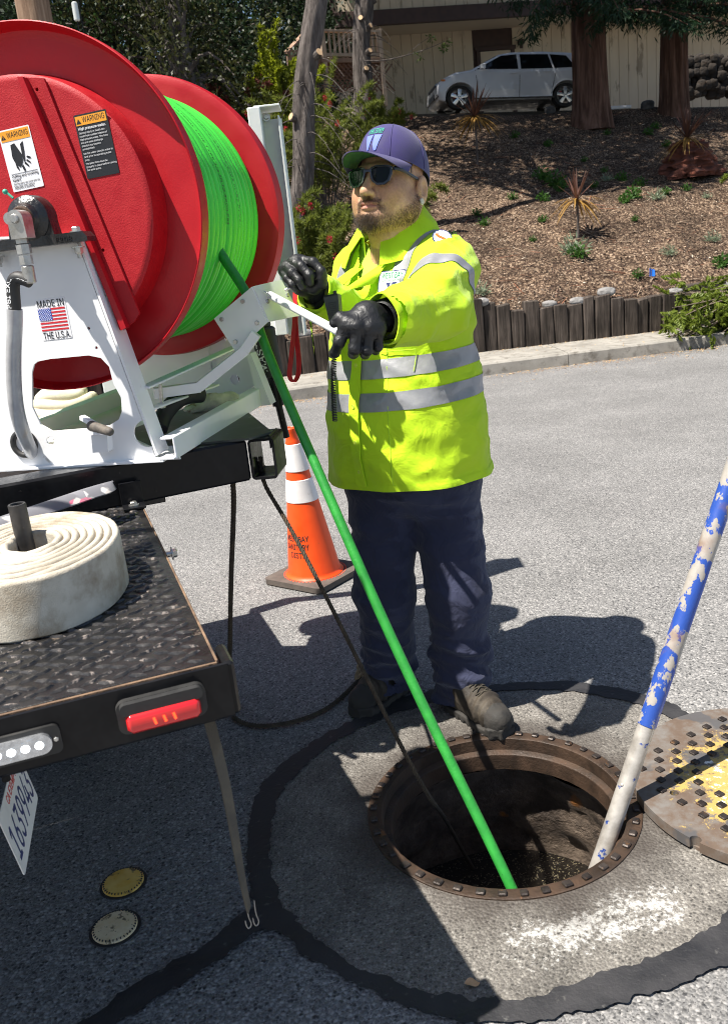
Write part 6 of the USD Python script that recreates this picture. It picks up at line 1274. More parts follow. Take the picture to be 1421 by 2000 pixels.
# hillside
def hill_z(x, y):
    d = y - wall_y(x); top = 4.34 - .10 * (x - 4); base = .60 + .345 * d - .10 * np.exp(-d / .6)
    base = np.minimum(base, top + .06 * (base - top)); s = np.clip((base - top + .5) / .6, 0, 1)
    lx = np.clip((-x + .5) / 6, 0, 1); return base + lx * .5 * np.clip(d - 2, 0, 8) * .35
gx, gy = np.meshgrid(np.arange(-16, 22.01, .16), np.linspace(0, 1, 190) ** 1.25, indexing='ij')
gyy = wall_y(gx) + .12 + gy * 34; gz = hill_z(gx, gyy); nz = (fbm(np.stack([gx * 1.1, gyy * 1.1, gx * 0], -1), 4, 9) - .5) * .22 + (fbm(np.stack([gx * 5, gyy * 5, gx * 0], -1), 3, 2) - .5) * .08
gz = gz + nz * np.clip((gyy - wall_y(gx)) / .6, 0.15, 1)
mul = lk('bark_mulch', {'g': ('geometry', {}), 'v': ('voronoi_texture', {'scale': 46}), 'mp': ('mapping', {'scale': (1, .8, 1)}), 'bw': ('rgb_to_bw', {}), 'r': ('rgb_ramp', {'ramp': [(0, (.018, .012, .009)), (.38, (.048, .031, .022)), (.62, (.10, .068, .047)), (.78, (.20, .145, .10)), (1, (.34, .265, .20))]}),
    'n': ('noise_texture', {'scale': 1.6, 'detail': 7, 'roughness': .68}), 'nr': ('rgb_ramp', {'ramp': [(0, (.38, .36, .34)), (.42, (.62, .60, .58)), (.58, (1.15, 1.12, 1.08)), (1, (1.7, 1.65, 1.6))]}), 'm': ('mix', {'mix_type': 'multiply', 'fac': 1}), 'p': ('principled_bsdf', {'roughness': .95, 'specular_ior_level': .15}), 'b': ('bump', {'distance': .035}), 'n4': ('noise_texture', {'scale': 22, 'detail': 6})},
    [('g.position', 'mp.vector'), ('mp.vector', 'v.vector'), ('v.color', 'bw.color'), ('bw.val', 'r.fac'), ('g.position', 'n.vector'), ('n.fac', 'nr.fac'), ('r.color', 'm.color1'), ('nr.color', 'm.color2'), ('m.color', 'p.base_color'), ('g.position', 'n4.vector'), ('n4.fac', 'b.height'), ('b.normal', 'p.normal')])
obj('hillside', (np.stack([gx, gyy, gz], -1).reshape(-1, 3), grid_faces(*gx.shape)), mul, kind='structure', smooth=True)
from scipy.interpolate import RegularGridInterpolator
_hz = RegularGridInterpolator((np.arange(-16, 22.01, .16), np.linspace(0, 1, 190) ** 1.25), gz)
def ground(x, y):
    q = np.clip((y - wall_y(x) - .12) / 34, 0, 1); return _hz(np.stack([np.clip(x, -16, 22), q], -1))
def on_hill(px):
    ys = np.linspace(10.6, 30, 400); P = at(np.array([px] * 400, float), ys); g_ = ground(P[:, 0], P[:, 1]); i = int(np.argmax(P[:, 2] < g_)) if (P[:, 2] < g_).any() and P[0, 2] < g_[0] else None
    d = P[:, 2] - g_; c = np.where((d[:-1] < 0) & (d[1:] >= 0))[0] if d[0] < 0 else np.where((d[:-1] > 0) & (d[1:] <= 0))[0]
    return P[c[0]] if len(c) else P[-1]

# loose bark chips and leaf litter
def instancer(name, protos, pts, scales, rots, kind='stuff', label=None, category=None, idx=None):
    p = '/World/' + numbered('/World', name); pi = UsdGeom.PointInstancer.Define(stage, p); rel = []
    for k, (m, mt) in enumerate(protos):
        pp = f'{p}/piece' + ('' if k == 0 else f'_{k:03d}'); usdkit.mesh(stage, pp, m, mt); rel.append(pp)
    pi.CreatePrototypesRel().SetTargets([Sdf.Path(q) for q in rel]); n = len(pts)
    pi.CreatePositionsAttr(Vt.Vec3fArray.FromNumpy(np.asarray(pts, np.float32))); pi.CreateScalesAttr(Vt.Vec3fArray.FromNumpy(np.asarray(scales, np.float32)))
    q = np.asarray(rots); pi.CreateOrientationsAttr(Vt.QuathArray([Gf.Quath(float(a[3]), float(a[0]), float(a[1]), float(a[2])) for a in q]))
    pi.CreateProtoIndicesAttr(Vt.IntArray.FromNumpy((r5.integers(0, len(protos), n) if idx is None else idx).astype(np.int32))); custom(pi.GetPrim(), kind=kind, label=label, category=category); return pi
from scipy.spatial.transform import Rotation as Rot
def flatrot(n, tilt): return (Rot.from_euler('z', r5.random(n) * 2 * PI) * Rot.from_euler('xy', r5.normal(0, tilt, (n, 2)))).as_quat()
chipm = [mat(f'bark_chip_{w}', c, c2, scale=30, rough=.9, rnd=.35) for w, c, c2 in [('tan', (.25, .17, .115), (.36, .26, .185)), ('brown', (.07, .038, .025), (.12, .066, .042)), ('dark', (.024, .014, .010), (.045, .027, .019)), ('pale', (.40, .33, .25), (.5, .42, .33))]]
n = 26000; cx_ = r5.uniform(-3.5, 9.5, n); cd_ = .1 + 9.5 * r5.random(n) ** 1.5; cy_ = wall_y(cx_) + .1 + cd_
cv_ = hull([(-1, -.25, 0), (-.5, .3, .05), (.9, .25, 0), (1, -.1, .06), (0, -.3, .1), (.1, .1, .14)])
cz_ = ground(cx_, cy_) + .006; sc_ = (.014 + .022 * r5.random(n) ** 2)[:, None] * np.c_[np.ones(n), .5 + .6 * r5.random(n), np.ones(n)]
pat = fbm(np.c_[cx_ * .8, cy_ * .8, cx_ * 0], 3, 6); ci = np.where(r5.random(n) < np.clip(pat * 2.4 - .95, .03, .6), np.where(r5.random(n) < .25, 3, 0), np.where(r5.random(n) < .5, 1, 2))
instancer('bark_chips', [(cv_, m) for m in chipm], np.c_[cx_, cy_, cz_], sc_, flatrot(n, .35), idx=ci)
n = 1500; tx_ = r5.uniform(-3, 9.5, n); td_ = .1 + 9.5 * r5.random(n) ** 1.3; ty_ = wall_y(tx_) + .1 + td_
tw_ = hull([(-1, -.02, 0), (-1, .02, .02), (1, .03, 0), (1, -.02, .03), (0, .06, .02), (0, .0, .04)])
instancer('dry_twigs', [(tw_, mat('dry_twig', (.20, .14, .095), (.33, .25, .18), scale=20, rough=.9)), (tw_, mat('rusty_needles', (.16, .065, .035), (.24, .10, .05), scale=20, rough=.9))], np.c_[tx_, ty_, ground(tx_, ty_) + .012], (.05 + .16 * r5.random(n) ** 2)[:, None] * [1, 1, 1], flatrot(n, .22))
n = 5200; lx_ = r5.uniform(-3, 8, n); off_ = np.where(r5.random(n) < .6, -np.abs(r5.normal(0, .14, n)), np.where(r5.random(n) < .5, .95 + r5.normal(0, .09, n), r5.uniform(-.8, 1, n))); ly_ = kerb_y(lx_) + off_
lz_ = np.where((off_ > .03), KH + .008, .005); okk = (off_ < -.004) | ((off_ > .03) & (ly_ < wall_y(lx_)))
dn_ = fbm(np.c_[lx_ * 1.5, lx_ * 0, lx_ * 0], 2, 3) > .35
okk &= dn_ | (r5.random(n) < .25)
litm = [mat('litter_tan', (.40, .26, .11), (.52, .36, .18), scale=30, rough=.9), mat('litter_brown', (.2, .11, .05), (.3, .18, .09), scale=30, rough=.9)]
instancer('leaf_litter', [(cv_, m) for m in litm], np.c_[lx_, ly_, lz_][okk], ((.008 + .014 * r5.random(n) ** 2)[:, None] * [1, .8, .5])[okk], flatrot(n, .2)[okk])

# ---- foliage tools
def leafmat(name, c1, c2, transl=.35, rough=.5):
    return lk(name, {'g': ('geometry', {}), 'r': ('rgb_ramp', {'ramp': [(0, c1), (.75, c2), (1, tuple(np.array(c2) * 1.5))]}), 'p': ('principled_bsdf', {'roughness': rough, 'specular_ior_level': .35}), 't': ('translucent_bsdf', {}), 'm': ('mix_closure', {'fac': transl})},
        [('g.random_per_island', 'r.fac'), ('r.color', 'p.base_color'), ('r.color', 't.color'), ('p.BSDF', 'm.closure1'), ('t.BSDF', 'm.closure2')], surface='m.closure')
def blades(C, D, L, Wd, rs, bend=0.0):
    """leaf blades: centres C, directions D, lengths, widths -> rhombus leaves (4 points, 2 triangles)"""
    n = len(C); D = D / (np.linalg.norm(D, axis=1, keepdims=True) + 1e-9); S = np.cross(D, rs.normal(size=(n, 3))); S /= np.linalg.norm(S, axis=1, keepdims=True) + 1e-9; Nn = np.cross(D, S)
    L = np.broadcast_to(L, (n,))[:, None]; Wd = np.broadcast_to(Wd, (n,))[:, None]
    v = np.stack([C, C + D * L * .45 + S * Wd * .5, C + D * L - Nn * L * bend, C + D * L * .45 - S * Wd * .5], 1).reshape(-1, 3); i = np.arange(n)[:, None] * 4
    return v, np.vstack([np.hstack([i, i + 1, i + 2]), np.hstack([i, i + 2, i + 3])])
def clumps(centers, rad, n, rs, shell_=.55):
    k = rs.integers(0, len(centers), n); d = rs.normal(size=(n, 3)); d /= np.linalg.norm(d, axis=1, keepdims=True); r = (shell_ + (1 - shell_) * rs.random(n)) ; R = np.asarray(rad)[k] if np.ndim(rad) else np.full(n, rad)
    return centers[k] + d * (r * R)[:, None] * [1, 1, .8], d
def canopy(c, r, ncl, rs, lo=-1.0):
    d = rs.normal(size=(ncl, 3)); d /= np.linalg.norm(d, axis=1, keepdims=True); d[:, 2] = np.where(d[:, 2] < lo, -d[:, 2], d[:, 2]); return np.asarray(c) + d * np.asarray(r) * (rs.random(ncl) ** .4)[:, None]
bark_grey = lk('grey_bark', {'g': ('geometry', {}), 'mp': ('mapping', {'scale': (14, 14, 3)}), 'n': ('noise_texture', {'scale': 1, 'detail': 8, 'roughness': .7}), 'r': ('rgb_ramp', {'ramp': [(0, (.016, .012, .010)), (.42, (.06, .048, .042)), (.6, (.13, .11, .098)), (1, (.22, .195, .175))]}), 'p': ('principled_bsdf', {'roughness': .95}), 'b': ('bump', {'distance': .05})}, [('g.position', 'mp.vector'), ('mp.vector', 'n.vector'), ('n.fac', 'r.fac'), ('r.color', 'p.base_color'), ('n.fac', 'b.height'), ('b.normal', 'p.normal')])
bark_red = lk('redwood_bark', {'g': ('geometry', {}), 'mp': ('mapping', {'scale': (9, 9, .7)}), 'n': ('noise_texture', {'scale': 1, 'detail': 9, 'roughness': .68}), 'r': ('rgb_ramp', {'ramp': [(0, (.02, .011, .008)), (.42, (.075, .04, .028)), (.58, (.16, .09, .065)), (.75, (.24, .155, .12)), (1, (.3, .22, .18))]}), 'p': ('principled_bsdf', {'roughness': .95, 'specular_ior_level': .15}), 'b': ('bump', {'distance': .10})}, [('g.position', 'mp.vector'), ('mp.vector', 'n.vector'), ('n.fac', 'r.fac'), ('r.color', 'p.base_color'), ('n.fac', 'b.height'), ('b.normal', 'p.normal')])
def trunk(P, r, n=24, flute=0.0, seed=0, rough=.06):
    P = spline(P, 60); rr = np.interp(np.linspace(0, 1, 60), np.linspace(0, 1, len(r)), r); v, f = tube(P, rr, n)
    c = np.repeat(P, n, 0); k = len(c); d = v[:k] - c; a = np.tile(np.arange(n) * 2 * PI / n, 60); h = np.repeat(np.linspace(0, 1, 60) * 9, n)
    m = 1 + flute * np.abs(np.sin(a * 5 + np.sin(h * .7 + seed))) + rough * (fbm(np.c_[np.cos(a) * 2, np.sin(a) * 2, h], 3, seed) - .5) * 2; v = v.copy(); v[:k] = c + d * m[:, None]; return v, f

# redwoods
needle = leafmat('redwood_needles', (.012, .035, .012), (.05, .10, .025), .3)
def redwood(px, rad, label, seed, lean):
    rs = np.random.default_rng(seed); B = on_hill(px); B = B - ZZ * .15; Hh = 15.0
    t = thing('redwood_tree', label, 'tree', B); top = B + np.array([lean * Hh, .2, Hh])
    P = [B + (top - B) * s for s in (0, .03, .08, .2, .5, 1)]
    obj('trunk', trunk(P, np.array([1.32, 1.12, 1.02, .97, .85, .72, .6, .48, .36, .24, .1]) * rad, 64, .10, seed, .05), bark_red, t, smooth=40)
    lv, br = [], []
    for k in range(84):
        h = 2.1 + (k / 84) ** 1.2 * 11.5; a = rs.random() * 2 * PI if k > 22 else rs.uniform(-2.9, .1); L = (2.9 - 1.6 * k / 84) * (.75 + .5 * rs.random()); o = B + (top - B) * (h / Hh); d = np.array([math.cos(a), math.sin(a), .12])
        Pb = np.array([o + d * L * s + ZZ * (-.9 * s ** 2.2 * L * .42) for s in np.linspace(0, 1, 8)]); br.append(tube(Pb, np.linspace(.045, .008, 8), 5))
        m = 170; s = .22 + .78 * rs.random(m); i = s * 7; i0 = np.minimum(i.astype(int), 6); C = Pb[i0] * (1 - (i - i0))[:, None] + Pb[i0 + 1] * (i - i0)[:, None]
        side = rs.normal(size=(m, 3)) * [1, 1, .35]; side /= np.linalg.norm(side, axis=1, keepdims=True); sp_ = C + side * (.30 * (1.1 - s) + .08)[:, None] * rs.random(m)[:, None] - ZZ * (.18 * rs.random(m))[:, None]
        for q in range(3): lv.append(blades(sp_ + rs.normal(size=(m, 3)) * .06, side * .8 + [0, 0, -.65] + rs.normal(size=(m, 3)) * .35, .10 + .09 * rs.random(m), .030, rs))
    obj('branches', br, bark_red, t); obj('crown', lv, needle, t, smooth=False); return t
redwood((1155, 242), .335, 'thick redwood trunk standing just right of the white car', 5, -.006)
redwood((1315, 224), .27, 'darker redwood trunk at the right edge, away from the car', 6, .012)

# two grey pruned trees on the bank
grn = leafmat('grey_tree_leaves', (.03, .055, .016), (.085, .13, .03), .35)
def grey_tree(pb, pt, yb, rad, label, seed, cc, ns=5):
    rs = np.random.default_rng(seed); B = on_hill(pb); B[2] -= .1; T_ = at(pt, B[1] + .1); up_ = T_ - B; t = thing('pruned_tree', label, 'tree', B)
    P = [B, B + up_ * .3 + [.06, 0, 0], B + up_ * .65 - [.04, 0, 0], T_, T_ + up_ * .7 + [.2, .2, 0], T_ + up_ * 1.6 + [.6, .5, 0]]
    obj('trunk', trunk(P, np.array([1.25, 1.05, 1.0, .95, .85, .65, .4]) * rad, 40, .07, seed, .22), bark_grey, t, smooth=40)
    cutm = mat('fresh_cut', (.42, .27, .15), (.55, .38, .22), scale=30, rough=.8)
    for k in range(ns):
        s = .45 + .55 * k / ns + .10 * rs.random(); o = B + up_ * min(s, 1.05) ; a = rs.uniform(-2.9, .3); d = unit([math.cos(a), math.sin(a) - .25, .45]); e = o + d * (rad + .09)
        obj('stub', tube([o, e], .052 + .015 * rs.random(), 10), bark_grey, t); obj('cut_end', tube([e + d * .001, e + d * .006], .050, 12), cutm, t)
    for k in range(26):
        s = .35 + .5 * rs.random(); o = B + up_ * s; a = rs.uniform(-2.9, .2); d = unit([math.cos(a), math.sin(a), -.1]); L = .35 + .5 * rs.random()
        obj('dead_twig', tube([o + d * (rad * .8 + L * q) + ZZ * (.12 * q - .75 * L * q * q) for q in np.linspace(0, 1, 6)], np.linspace(.007, .003, 6), 4), bark_grey, t)
    C = canopy(cc, (3.6, 3.3, 2.4), 60, rs); P_, d_ = clumps(C, .85, 13000, rs, .2)
    obj('crown', [blades(P_, d_ + rs.normal(size=P_.shape) * .6, .20 + .12 * rs.random(len(P_)), .09, rs)], grn, t, smooth=False)
    obj('limbs', [tube(spline([T_ + up_ * 1.0, (T_ + up_ * 1.2) * .4 + c_ * .6 - ZZ * .3, c_], 8), np.linspace(.08, .015, 8), 6) for c_ in C[::3]], bark_grey, t); return B, up_
gb1 = grey_tree((566, 490), (618, 0), 13, .15, 'leaning grey pruned trunk behind the shrubs, left of the straighter one', 31, (1.3, 16.8, 10.8), 2)
gb2 = grey_tree((700, 262), (712, 0), 15, .19, 'thicker straight grey pruned trunk with cut stubs behind the cap', 32, (1.8, 21.0, 12.2))
# bare bough reaching right from the second trunk
bs = np.random.default_rng(3); yb_ = gb2[0][1] - .3
bp0 = spline([at(p, yb_) for p in [(712, 118), (750, 117), (790, 108), (830, 96), (868, 80)]], 24); bo = thing('bare_bough', 'thin bare bough with a few young leaves reaching right towards the house', 'branch', bp0[0])
obj('stem', [tube(bp0, np.linspace(.016, .006, 24), 6), tube(spline([bp0[12], at((815, 88), yb_), at((838, 72), yb_)], 8), .005, 5)], bark_grey, bo)
P_, d_ = clumps(np.array([at(p, yb_) for p in [(872, 84), (866, 96), (842, 74), (818, 110)]]), .10, 90, bs, 0); obj('leaves', blades(P_, d_, .075, .03, bs), leafmat('young_leaves', (.10, .16, .04), (.24, .30, .08), .45), bo, smooth=False)

# shrubs of the bank
def stem_shrub(name, label, base, w, h, nst, nbl, lm, bl, bw, seed, flower=None, droop=.25, cat_='shrub', stemr=.007, clump=0.0, y_w=None):
    rs = np.random.default_rng(seed); t = thing(name, label, cat_, base); st_, lv = [], []; tips = []
    for k in range(nst):
        a = rs.random() * 2 * PI; sp = rs.random() ** .6; e = np.array([math.cos(a) * w * sp, math.sin(a) * (y_w or w * .8) * sp, h * (.45 + .6 * rs.random()) * (1 - .35 * sp)])
        P = spline([base + [e[0] * .15, e[1] * .15, -.05], base + e * [.45, .45, .55] + rs.normal(size=3) * .06, base + e * [.85, .85, .92] + rs.normal(size=3) * .06, base + e + [e[0] * .12, 0, -droop * .2 * rs.random()]], 12)
        st_.append(tube(P, np.linspace(stemr, .0022, 12), 4)); tips.append(P[-1])
        m = nbl; s = (.25 + .75 * rs.random(m) ** .7) * 11; i = np.minimum(s.astype(int), 10); C = P[i] * (1 - (s - i))[:, None] + P[i + 1] * (s - i)[:, None]; D = np.gradient(P, axis=0)[i]; D /= np.linalg.norm(D, axis=1, keepdims=True)
        lv.append(blades(C + rs.normal(size=(m, 3)) * clump, D * .55 + rs.normal(size=(m, 3)) * .62 + [0, 0, .1], bl * (.6 + .7 * rs.random(m)), bw, rs, .1))
    obj('stems', st_, bark_grey, t); obj('foliage', lv, lm, t, smooth=False)
    if flower:
        for k in range(flower[0]):
            c = tips[rs.integers(0, nst)] + rs.normal(size=3) * .05; d = rs.normal(size=(60, 3)); d /= np.linalg.norm(d, axis=1, keepdims=True); obj('flower', blades(np.tile(c, (60, 1)) + d * .012 * [1, 1, 2.2], d, .035, .009, rs), flower[1], t, smooth=False)
    return t
bbm = leafmat('bottlebrush_leaves', (.15, .18, .03), (.42, .44, .10), .5); bbf = leafmat('bottlebrush_red', (.40, .015, .04), (.62, .05, .09), .3)
for px_, w_, h_, ns_, sd, lab, nf in [((640, 420), 1.15, 2.6, 60, 1, 'tall bottlebrush shrub with red flowers between the reel and the cap', 14), ((740, 300), .80, 1.2, 30, 2, 'bottlebrush shrub with red flowers just behind the purple cap', 10), ((625, 590), 1.0, 1.5, 54, 3, 'lower bottlebrush shrub above the timber wall behind the gloves', 12), ((560, 330), 1.0, 2.0, 44, 4, 'bottlebrush shrub behind the white channel post', 6), ((800, 470), .7, .95, 22, 7, 'sparse grey-green shrub half hidden behind the worker', 2)]:
    stem_shrub('bottlebrush_shrub', lab, on_hill(px_), w_, h_, ns_, 330, bbm, .095, .016, sd, (nf, bbf))
for px_, sz_, sd, lab in [((470, 640), .8, 11, 'leafy green bush behind the reel base above the timber wall')]:
    b_ = at(px_, 11.9); b_[2] = ground(np.array([b_[0]]), np.array([b_[1]]))[0]; stem_shrub('leafy_bush', lab, b_, .7, .9, 26, 120, leafmat('bush_leaves', (.04, .10, .02), (.13, .24, .05), .4), .07, .04, sd)
b_ = at((540, 200), 17.6); b_[2] = ground(b_[:1], b_[1:2])[0]; stem_shrub('yellow_shrub', 'bright yellow-green shrub beside the wooden deck', b_, 1.05, 2.6, 70, 300, leafmat('yellow_leaves', (.26, .30, .02), (.55, .58, .06), .5), .09, .04, 21, droop=.6)
b_ = at((470, 230), 17.5); b_[2] = ground(b_[:1], b_[1:2])[0]; stem_shrub('red_leaf_shrub', 'red-leaved shrub behind the far red flange', b_, 1.0, 1.9, 46, 200, leafmat('red_leaves', (.26, .10, .08), (.55, .25, .20), .4), .09, .035, 22)
b_ = at((545, 250), 18.5); b_[2] = ground(b_[:1], b_[1:2])[0]; stem_shrub('dark_fern_shrub', 'dark drooping long-leaved shrub left of the leaning grey trunk', b_, 1.0, 2.0, 30, 120, leafmat('dark_leaves', (.02, .035, .012), (.08, .10, .03), .3), .26, .022, 23, droop=1.6)

# spiky cordylines
cup = leafmat('cordyline_red', (.10, .045, .03), (.24, .12, .075), .3); cyl_ = leafmat('cordyline_yellow', (.30, .17, .04), (.52, .36, .10), .35)
def cordyline(px, stem_h, R_, label, seed, up_n=34, dn_n=60):
    rs = np.random.default_rng(seed); B = on_hill(px); t = thing('cordyline', label, 'plant', B); C = B + ZZ * stem_h
    obj('stem', tube([B - ZZ * .05, B + ZZ * stem_h * .5 + [.01, 0, 0], C], [.022, .018, .02], 8), bark_grey, t)
    def arc(n, el0, el1, mt, L, nm, drp):
        for k in range(n):
            a = rs.random() * 2 * PI; el = rs.uniform(el0, el1); d = np.array([math.cos(a) * math.cos(el), math.sin(a) * math.cos(el), math.sin(el)]); l = L * (.7 + .5 * rs.random()); s = np.linspace(0, 1, 6); P = C + d * l * s[:, None] - ZZ * (drp * l * s ** 2)[:, None]; sd = unit(np.cross(d, ZZ)); wd = np.array([.010, .016, .016, .013, .008, .001])
            G = np.stack([P - sd * wd[:, None], P + sd * wd[:, None]], 1); obj(nm, (G.reshape(-1, 3), grid_faces(6, 2)), mt, t, smooth=True)
    arc(up_n, .55, 1.45, cup, R_, 'leaf', .05); arc(dn_n, -.3, .5, cyl_, R_ * .95, 'leaf', .55)
cordyline((932, 322), .85, .62, 'spiky cordyline with red top and drooping yellow leaves in front of the car', 1)
cordyline((1128, 462), .52, .48, 'small yellow spiky cordyline in the middle of the mulch bank', 2, 18, 40)
cordyline((1341, 342), .62, .60, 'dull spiky cordyline at the right in front of the terracotta stump', 3, 30, 30)
# terracotta stump, blue flag, drain pipe, weeds
sb_ = on_hill((1345, 336)); obj('stump', disp(trunk([sb_ - ZZ * .1, sb_ + ZZ * .25, sb_ + ZZ * .5], [.50, .36, .22], 40, .22, 4, .35), .09, 5), mat('red_rot_wood', (.06, .018, .010), (.16, .048, .026), scale=7, rough=.95, bump=.02, bscale=20), smooth=40, label='broad red-brown rotting stump behind the right cordyline', category='stump')
fb = on_hill((1271, 547)); fl_ = thing('marker_flag', 'small bright blue marker flag on a wire in the mulch above the timbers', 'flag', fb)
obj('wire', cyl(fb - ZZ * .03, fb + ZZ * .15, .0025, 6), steel, fl_); fg = np.array([[fb + ZZ * (.15 - .10 * v_) + np.array([.07 * u_, -.02 * u_, 0]) + np.array([0, .012 * math.sin(5 * u_ + v_), -.03 * u_ * (1 - v_)]) for v_ in np.linspace(0, 1, 6)] for u_ in np.linspace(-.35, .65, 8)]); obj('cloth', shell(fg, .001), mat('flag_blue_plastic', (.01, .14, .62), rough=.5), fl_, smooth=40)
pp_ = on_hill((790, 228)); pp_[2] += .06; obj('drain_pipe', revolve([(.075, -.5), (.075, 0), (.055, 0), (.055, -.5)], 24, frame(pp_, (1, 0, 0), (0, 0, 1), (0, -1, 0))), mat('grey_pipe', (.42, .42, .42), (.5, .5, .5), rough=.6), label='end of a pale round drain pipe in the bank left of the car', category='pipe')
wm = [leafmat('weed_green', (.05, .12, .02), (.14, .26, .05), .4), leafmat('weed_grey', (.20, .25, .16), (.36, .42, .30), .3)]
def weed_proto(k, mt, n, L, Wd, up_):
    rs = np.random.default_rng(60 + k); t = thing('weed', 'proto', 'weed', (0, 0, -30)); d = rs.normal(size=(n, 3)); d[:, 2] = np.abs(d[:, 2]) * up_; d /= np.linalg.norm(d, axis=1, keepdims=True); C = d * rs.random(n)[:, None] * .10 * [1, 1, 1.2] + [0, 0, -30]; obj('foliage', blades(C, d + rs.normal(size=(n, 3)) * .4, L, Wd, rs), mt, t, smooth=False); return t
weeds = [((1005, 268), 0, 1.2), ((1060, 350), 0, 1.7), ((1085, 362), 0, 1.9), ((1095, 372), 0, 1.3), ((1060, 392), 0, 1.2), ((1000, 388), 0, .9), ((1185, 352), 1, 1.3), ((1280, 388), 1, 1.3), ((1160, 365), 0, .8), ((1215, 352), 0, 1.2), ((1250, 362), 0, 1.1), ((1235, 385), 0, 1.5), ((1222, 395), 0, 1.3), ((1300, 378), 0, .9), ((1340, 372), 0, .9), ((1120, 492), 1, 1.9), ((1130, 500), 0, 1.4), ((1305, 497), 1, 1.0), ((1160, 250), 0, .9), ((1185, 262), 0, .8), ((1280, 250), 0, 1.0), ((1300, 285), 0, .9), ((1265, 262), 0, 1.1), ((1245, 540), 0, .8), ((1060, 432), 0, .8), ((930, 420), 0, .9), ((945, 440), 0, 1.0), ((1070, 285), 0, 1.0), ((1140, 315), 0, .7), ((1180, 335), 0, .7), ((1330, 330), 0, .9), ((1390, 470), 1, 1.1), ((1410, 520), 0, 1.4), ((1240, 430), 0, .6), ((935, 575), 1, 1.4), ((1040, 470), 0, .6), ((880, 470), 0, 1.1), ((850, 520), 0, 1.2), ((1380, 385), 1, .7)]
pr_ = [weed_proto(0, wm[0], 130, .05, .024, 1.0), weed_proto(1, wm[1], 170, .06, .010, .9)]; seen_ = {}
for k, (px_, ty, sc) in enumerate(weeds):
    P = on_hill(px_); lab = ['low leafy green weed growing in the brown bark mulch', 'pale grey-green tuft growing in the brown bark mulch'][ty]; gp2 = ['green weeds in the mulch', 'grey tufts in the mulch'][ty]
    if ty not in seen_:
        pr = stage.GetPrimAtPath(pr_[ty].path); UsdGeom.Xformable(pr).GetOrderedXformOps()[0].Set(Gf.Vec3d(*map(float, P))); custom(pr, label=lab, group=gp2); seen_[ty] = 1
    else: dup(pr_[ty], 'weed', P, r5.random() * 6, sc, lab, gp2, 'weed')

# right-hand conifer bush and fallen branches
cong = leafmat('cypress_sprays', (.17, .22, .03), (.50, .50, .10), .45); rsx = np.random.default_rng(77)
def sprays(P, n, sz, rs):
    out = []
    for p in P:
        d = unit(rs.normal(size=3) * [1, 1, .5]); s = unit(np.cross(d, rs.normal(size=3)))
        m = n; t = rs.random(m); sd = rs.choice([-1, 1], m); C = p + d * (t * sz)[:, None] + s * (sd * .02 * (1 - t))[:, None]; out.append(blades(C, d * .7 + s * sd[:, None] * .8 * (1.2 - t)[:, None] + rs.normal(size=(m, 3)) * .15, sz * .36 * (1.15 - t), sz * .12, rs))
    return out
fbx = thing('fallen_branches', 'heap of cut yellow-green conifer branches lying on the pavement at right', 'branches', at((1400, 690), 10.6) * [1, 1, 0] + [0, 0, .14])
bpts_ = []
for k in range(80):
    a = at((rsx.uniform(1300, 1520), rsx.uniform(566, 696)), rsx.uniform(10.25, 11.1)); a[2] = max(a[2], .16); bpts_.append(a)
bpts_ = np.array(bpts_); hub = np.array([5.4, 10.9, .45])
obj('twigs', [tube(spline([hub + rsx.normal(size=3) * .15, (hub + p) / 2 + [0, 0, .12 * rsx.random()], p], 8), np.linspace(.014, .003, 8), 5) for p in bpts_] + [tube([at((1300, 540), 11.0), at((1421, 620), 10.9)], .012, 5), tube([at((1310, 700), 10.5) * [1, 1, 0] + [0, 0, .16], hub], .012, 5)], mat('grey_twig', (.16, .12, .09), (.26, .2, .15), rough=.9), fbx)
sp2 = np.vstack([(bpts_ * w_ + hub * (1 - w_)) + rsx.normal(size=bpts_.shape) * .09 for w_ in (1, .92, .8, .68, .5, .4)]); sp2 = sp2[sp2[:, 2] > .15]
obj('sprays', sprays(sp2, 74, .24, rsx), cong, fbx, smooth=False)
b_ = on_hill((1425, 400)); stem_shrub('conifer_bush', 'yellow-green bush cut off by the right edge of the bank', b_ + [.35, 0, 0], .55, 1.1, 26, 170, cong, .07, .025, 41)

# ---- dense dark trees at the upper left, and trees behind the house
def dense_tree(label, c, r, n, lm, sz, seed, base=None):
    rs = np.random.default_rng(seed); c = np.asarray(c, float); B = np.array([c[0], c[1], ground(c[:1], c[1:2])[0] if base is None else base]); t = thing('dense_tree', label, 'tree', B)
    obj('trunk', trunk([B - ZZ * .2, (B + c) / 2 + [.1, 0, 0], c + ZZ * r[2] * .5], [.2, .15, .06], 12, .05, seed), bark_grey, t)
    C = canopy(c, r, 70, rs); P, d = clumps(C, np.min(r) * .38, n, rs, .3); obj('crown', blades(P, d * .7 + rs.normal(size=P.shape) * .6 + [0, 0, -.1], sz * (.7 + .6 * rs.random(n)), sz * .5, rs), lm, t, smooth=False)
    obj('limbs', [tube(spline([B + (c - B) * .6, (c + q) / 2, q], 6), np.linspace(.05, .012, 6), 5) for q in C[::3]], bark_grey, t)
dk_ = leafmat('dark_oak_leaves', (.014, .030, .010), (.06, .09, .025), .3); dk2 = leafmat('mid_oak_leaves', (.025, .05, .015), (.10, .15, .04), .35); ol_ = leafmat('olive_leaves', (.045, .05, .016), (.17, .165, .055), .4)
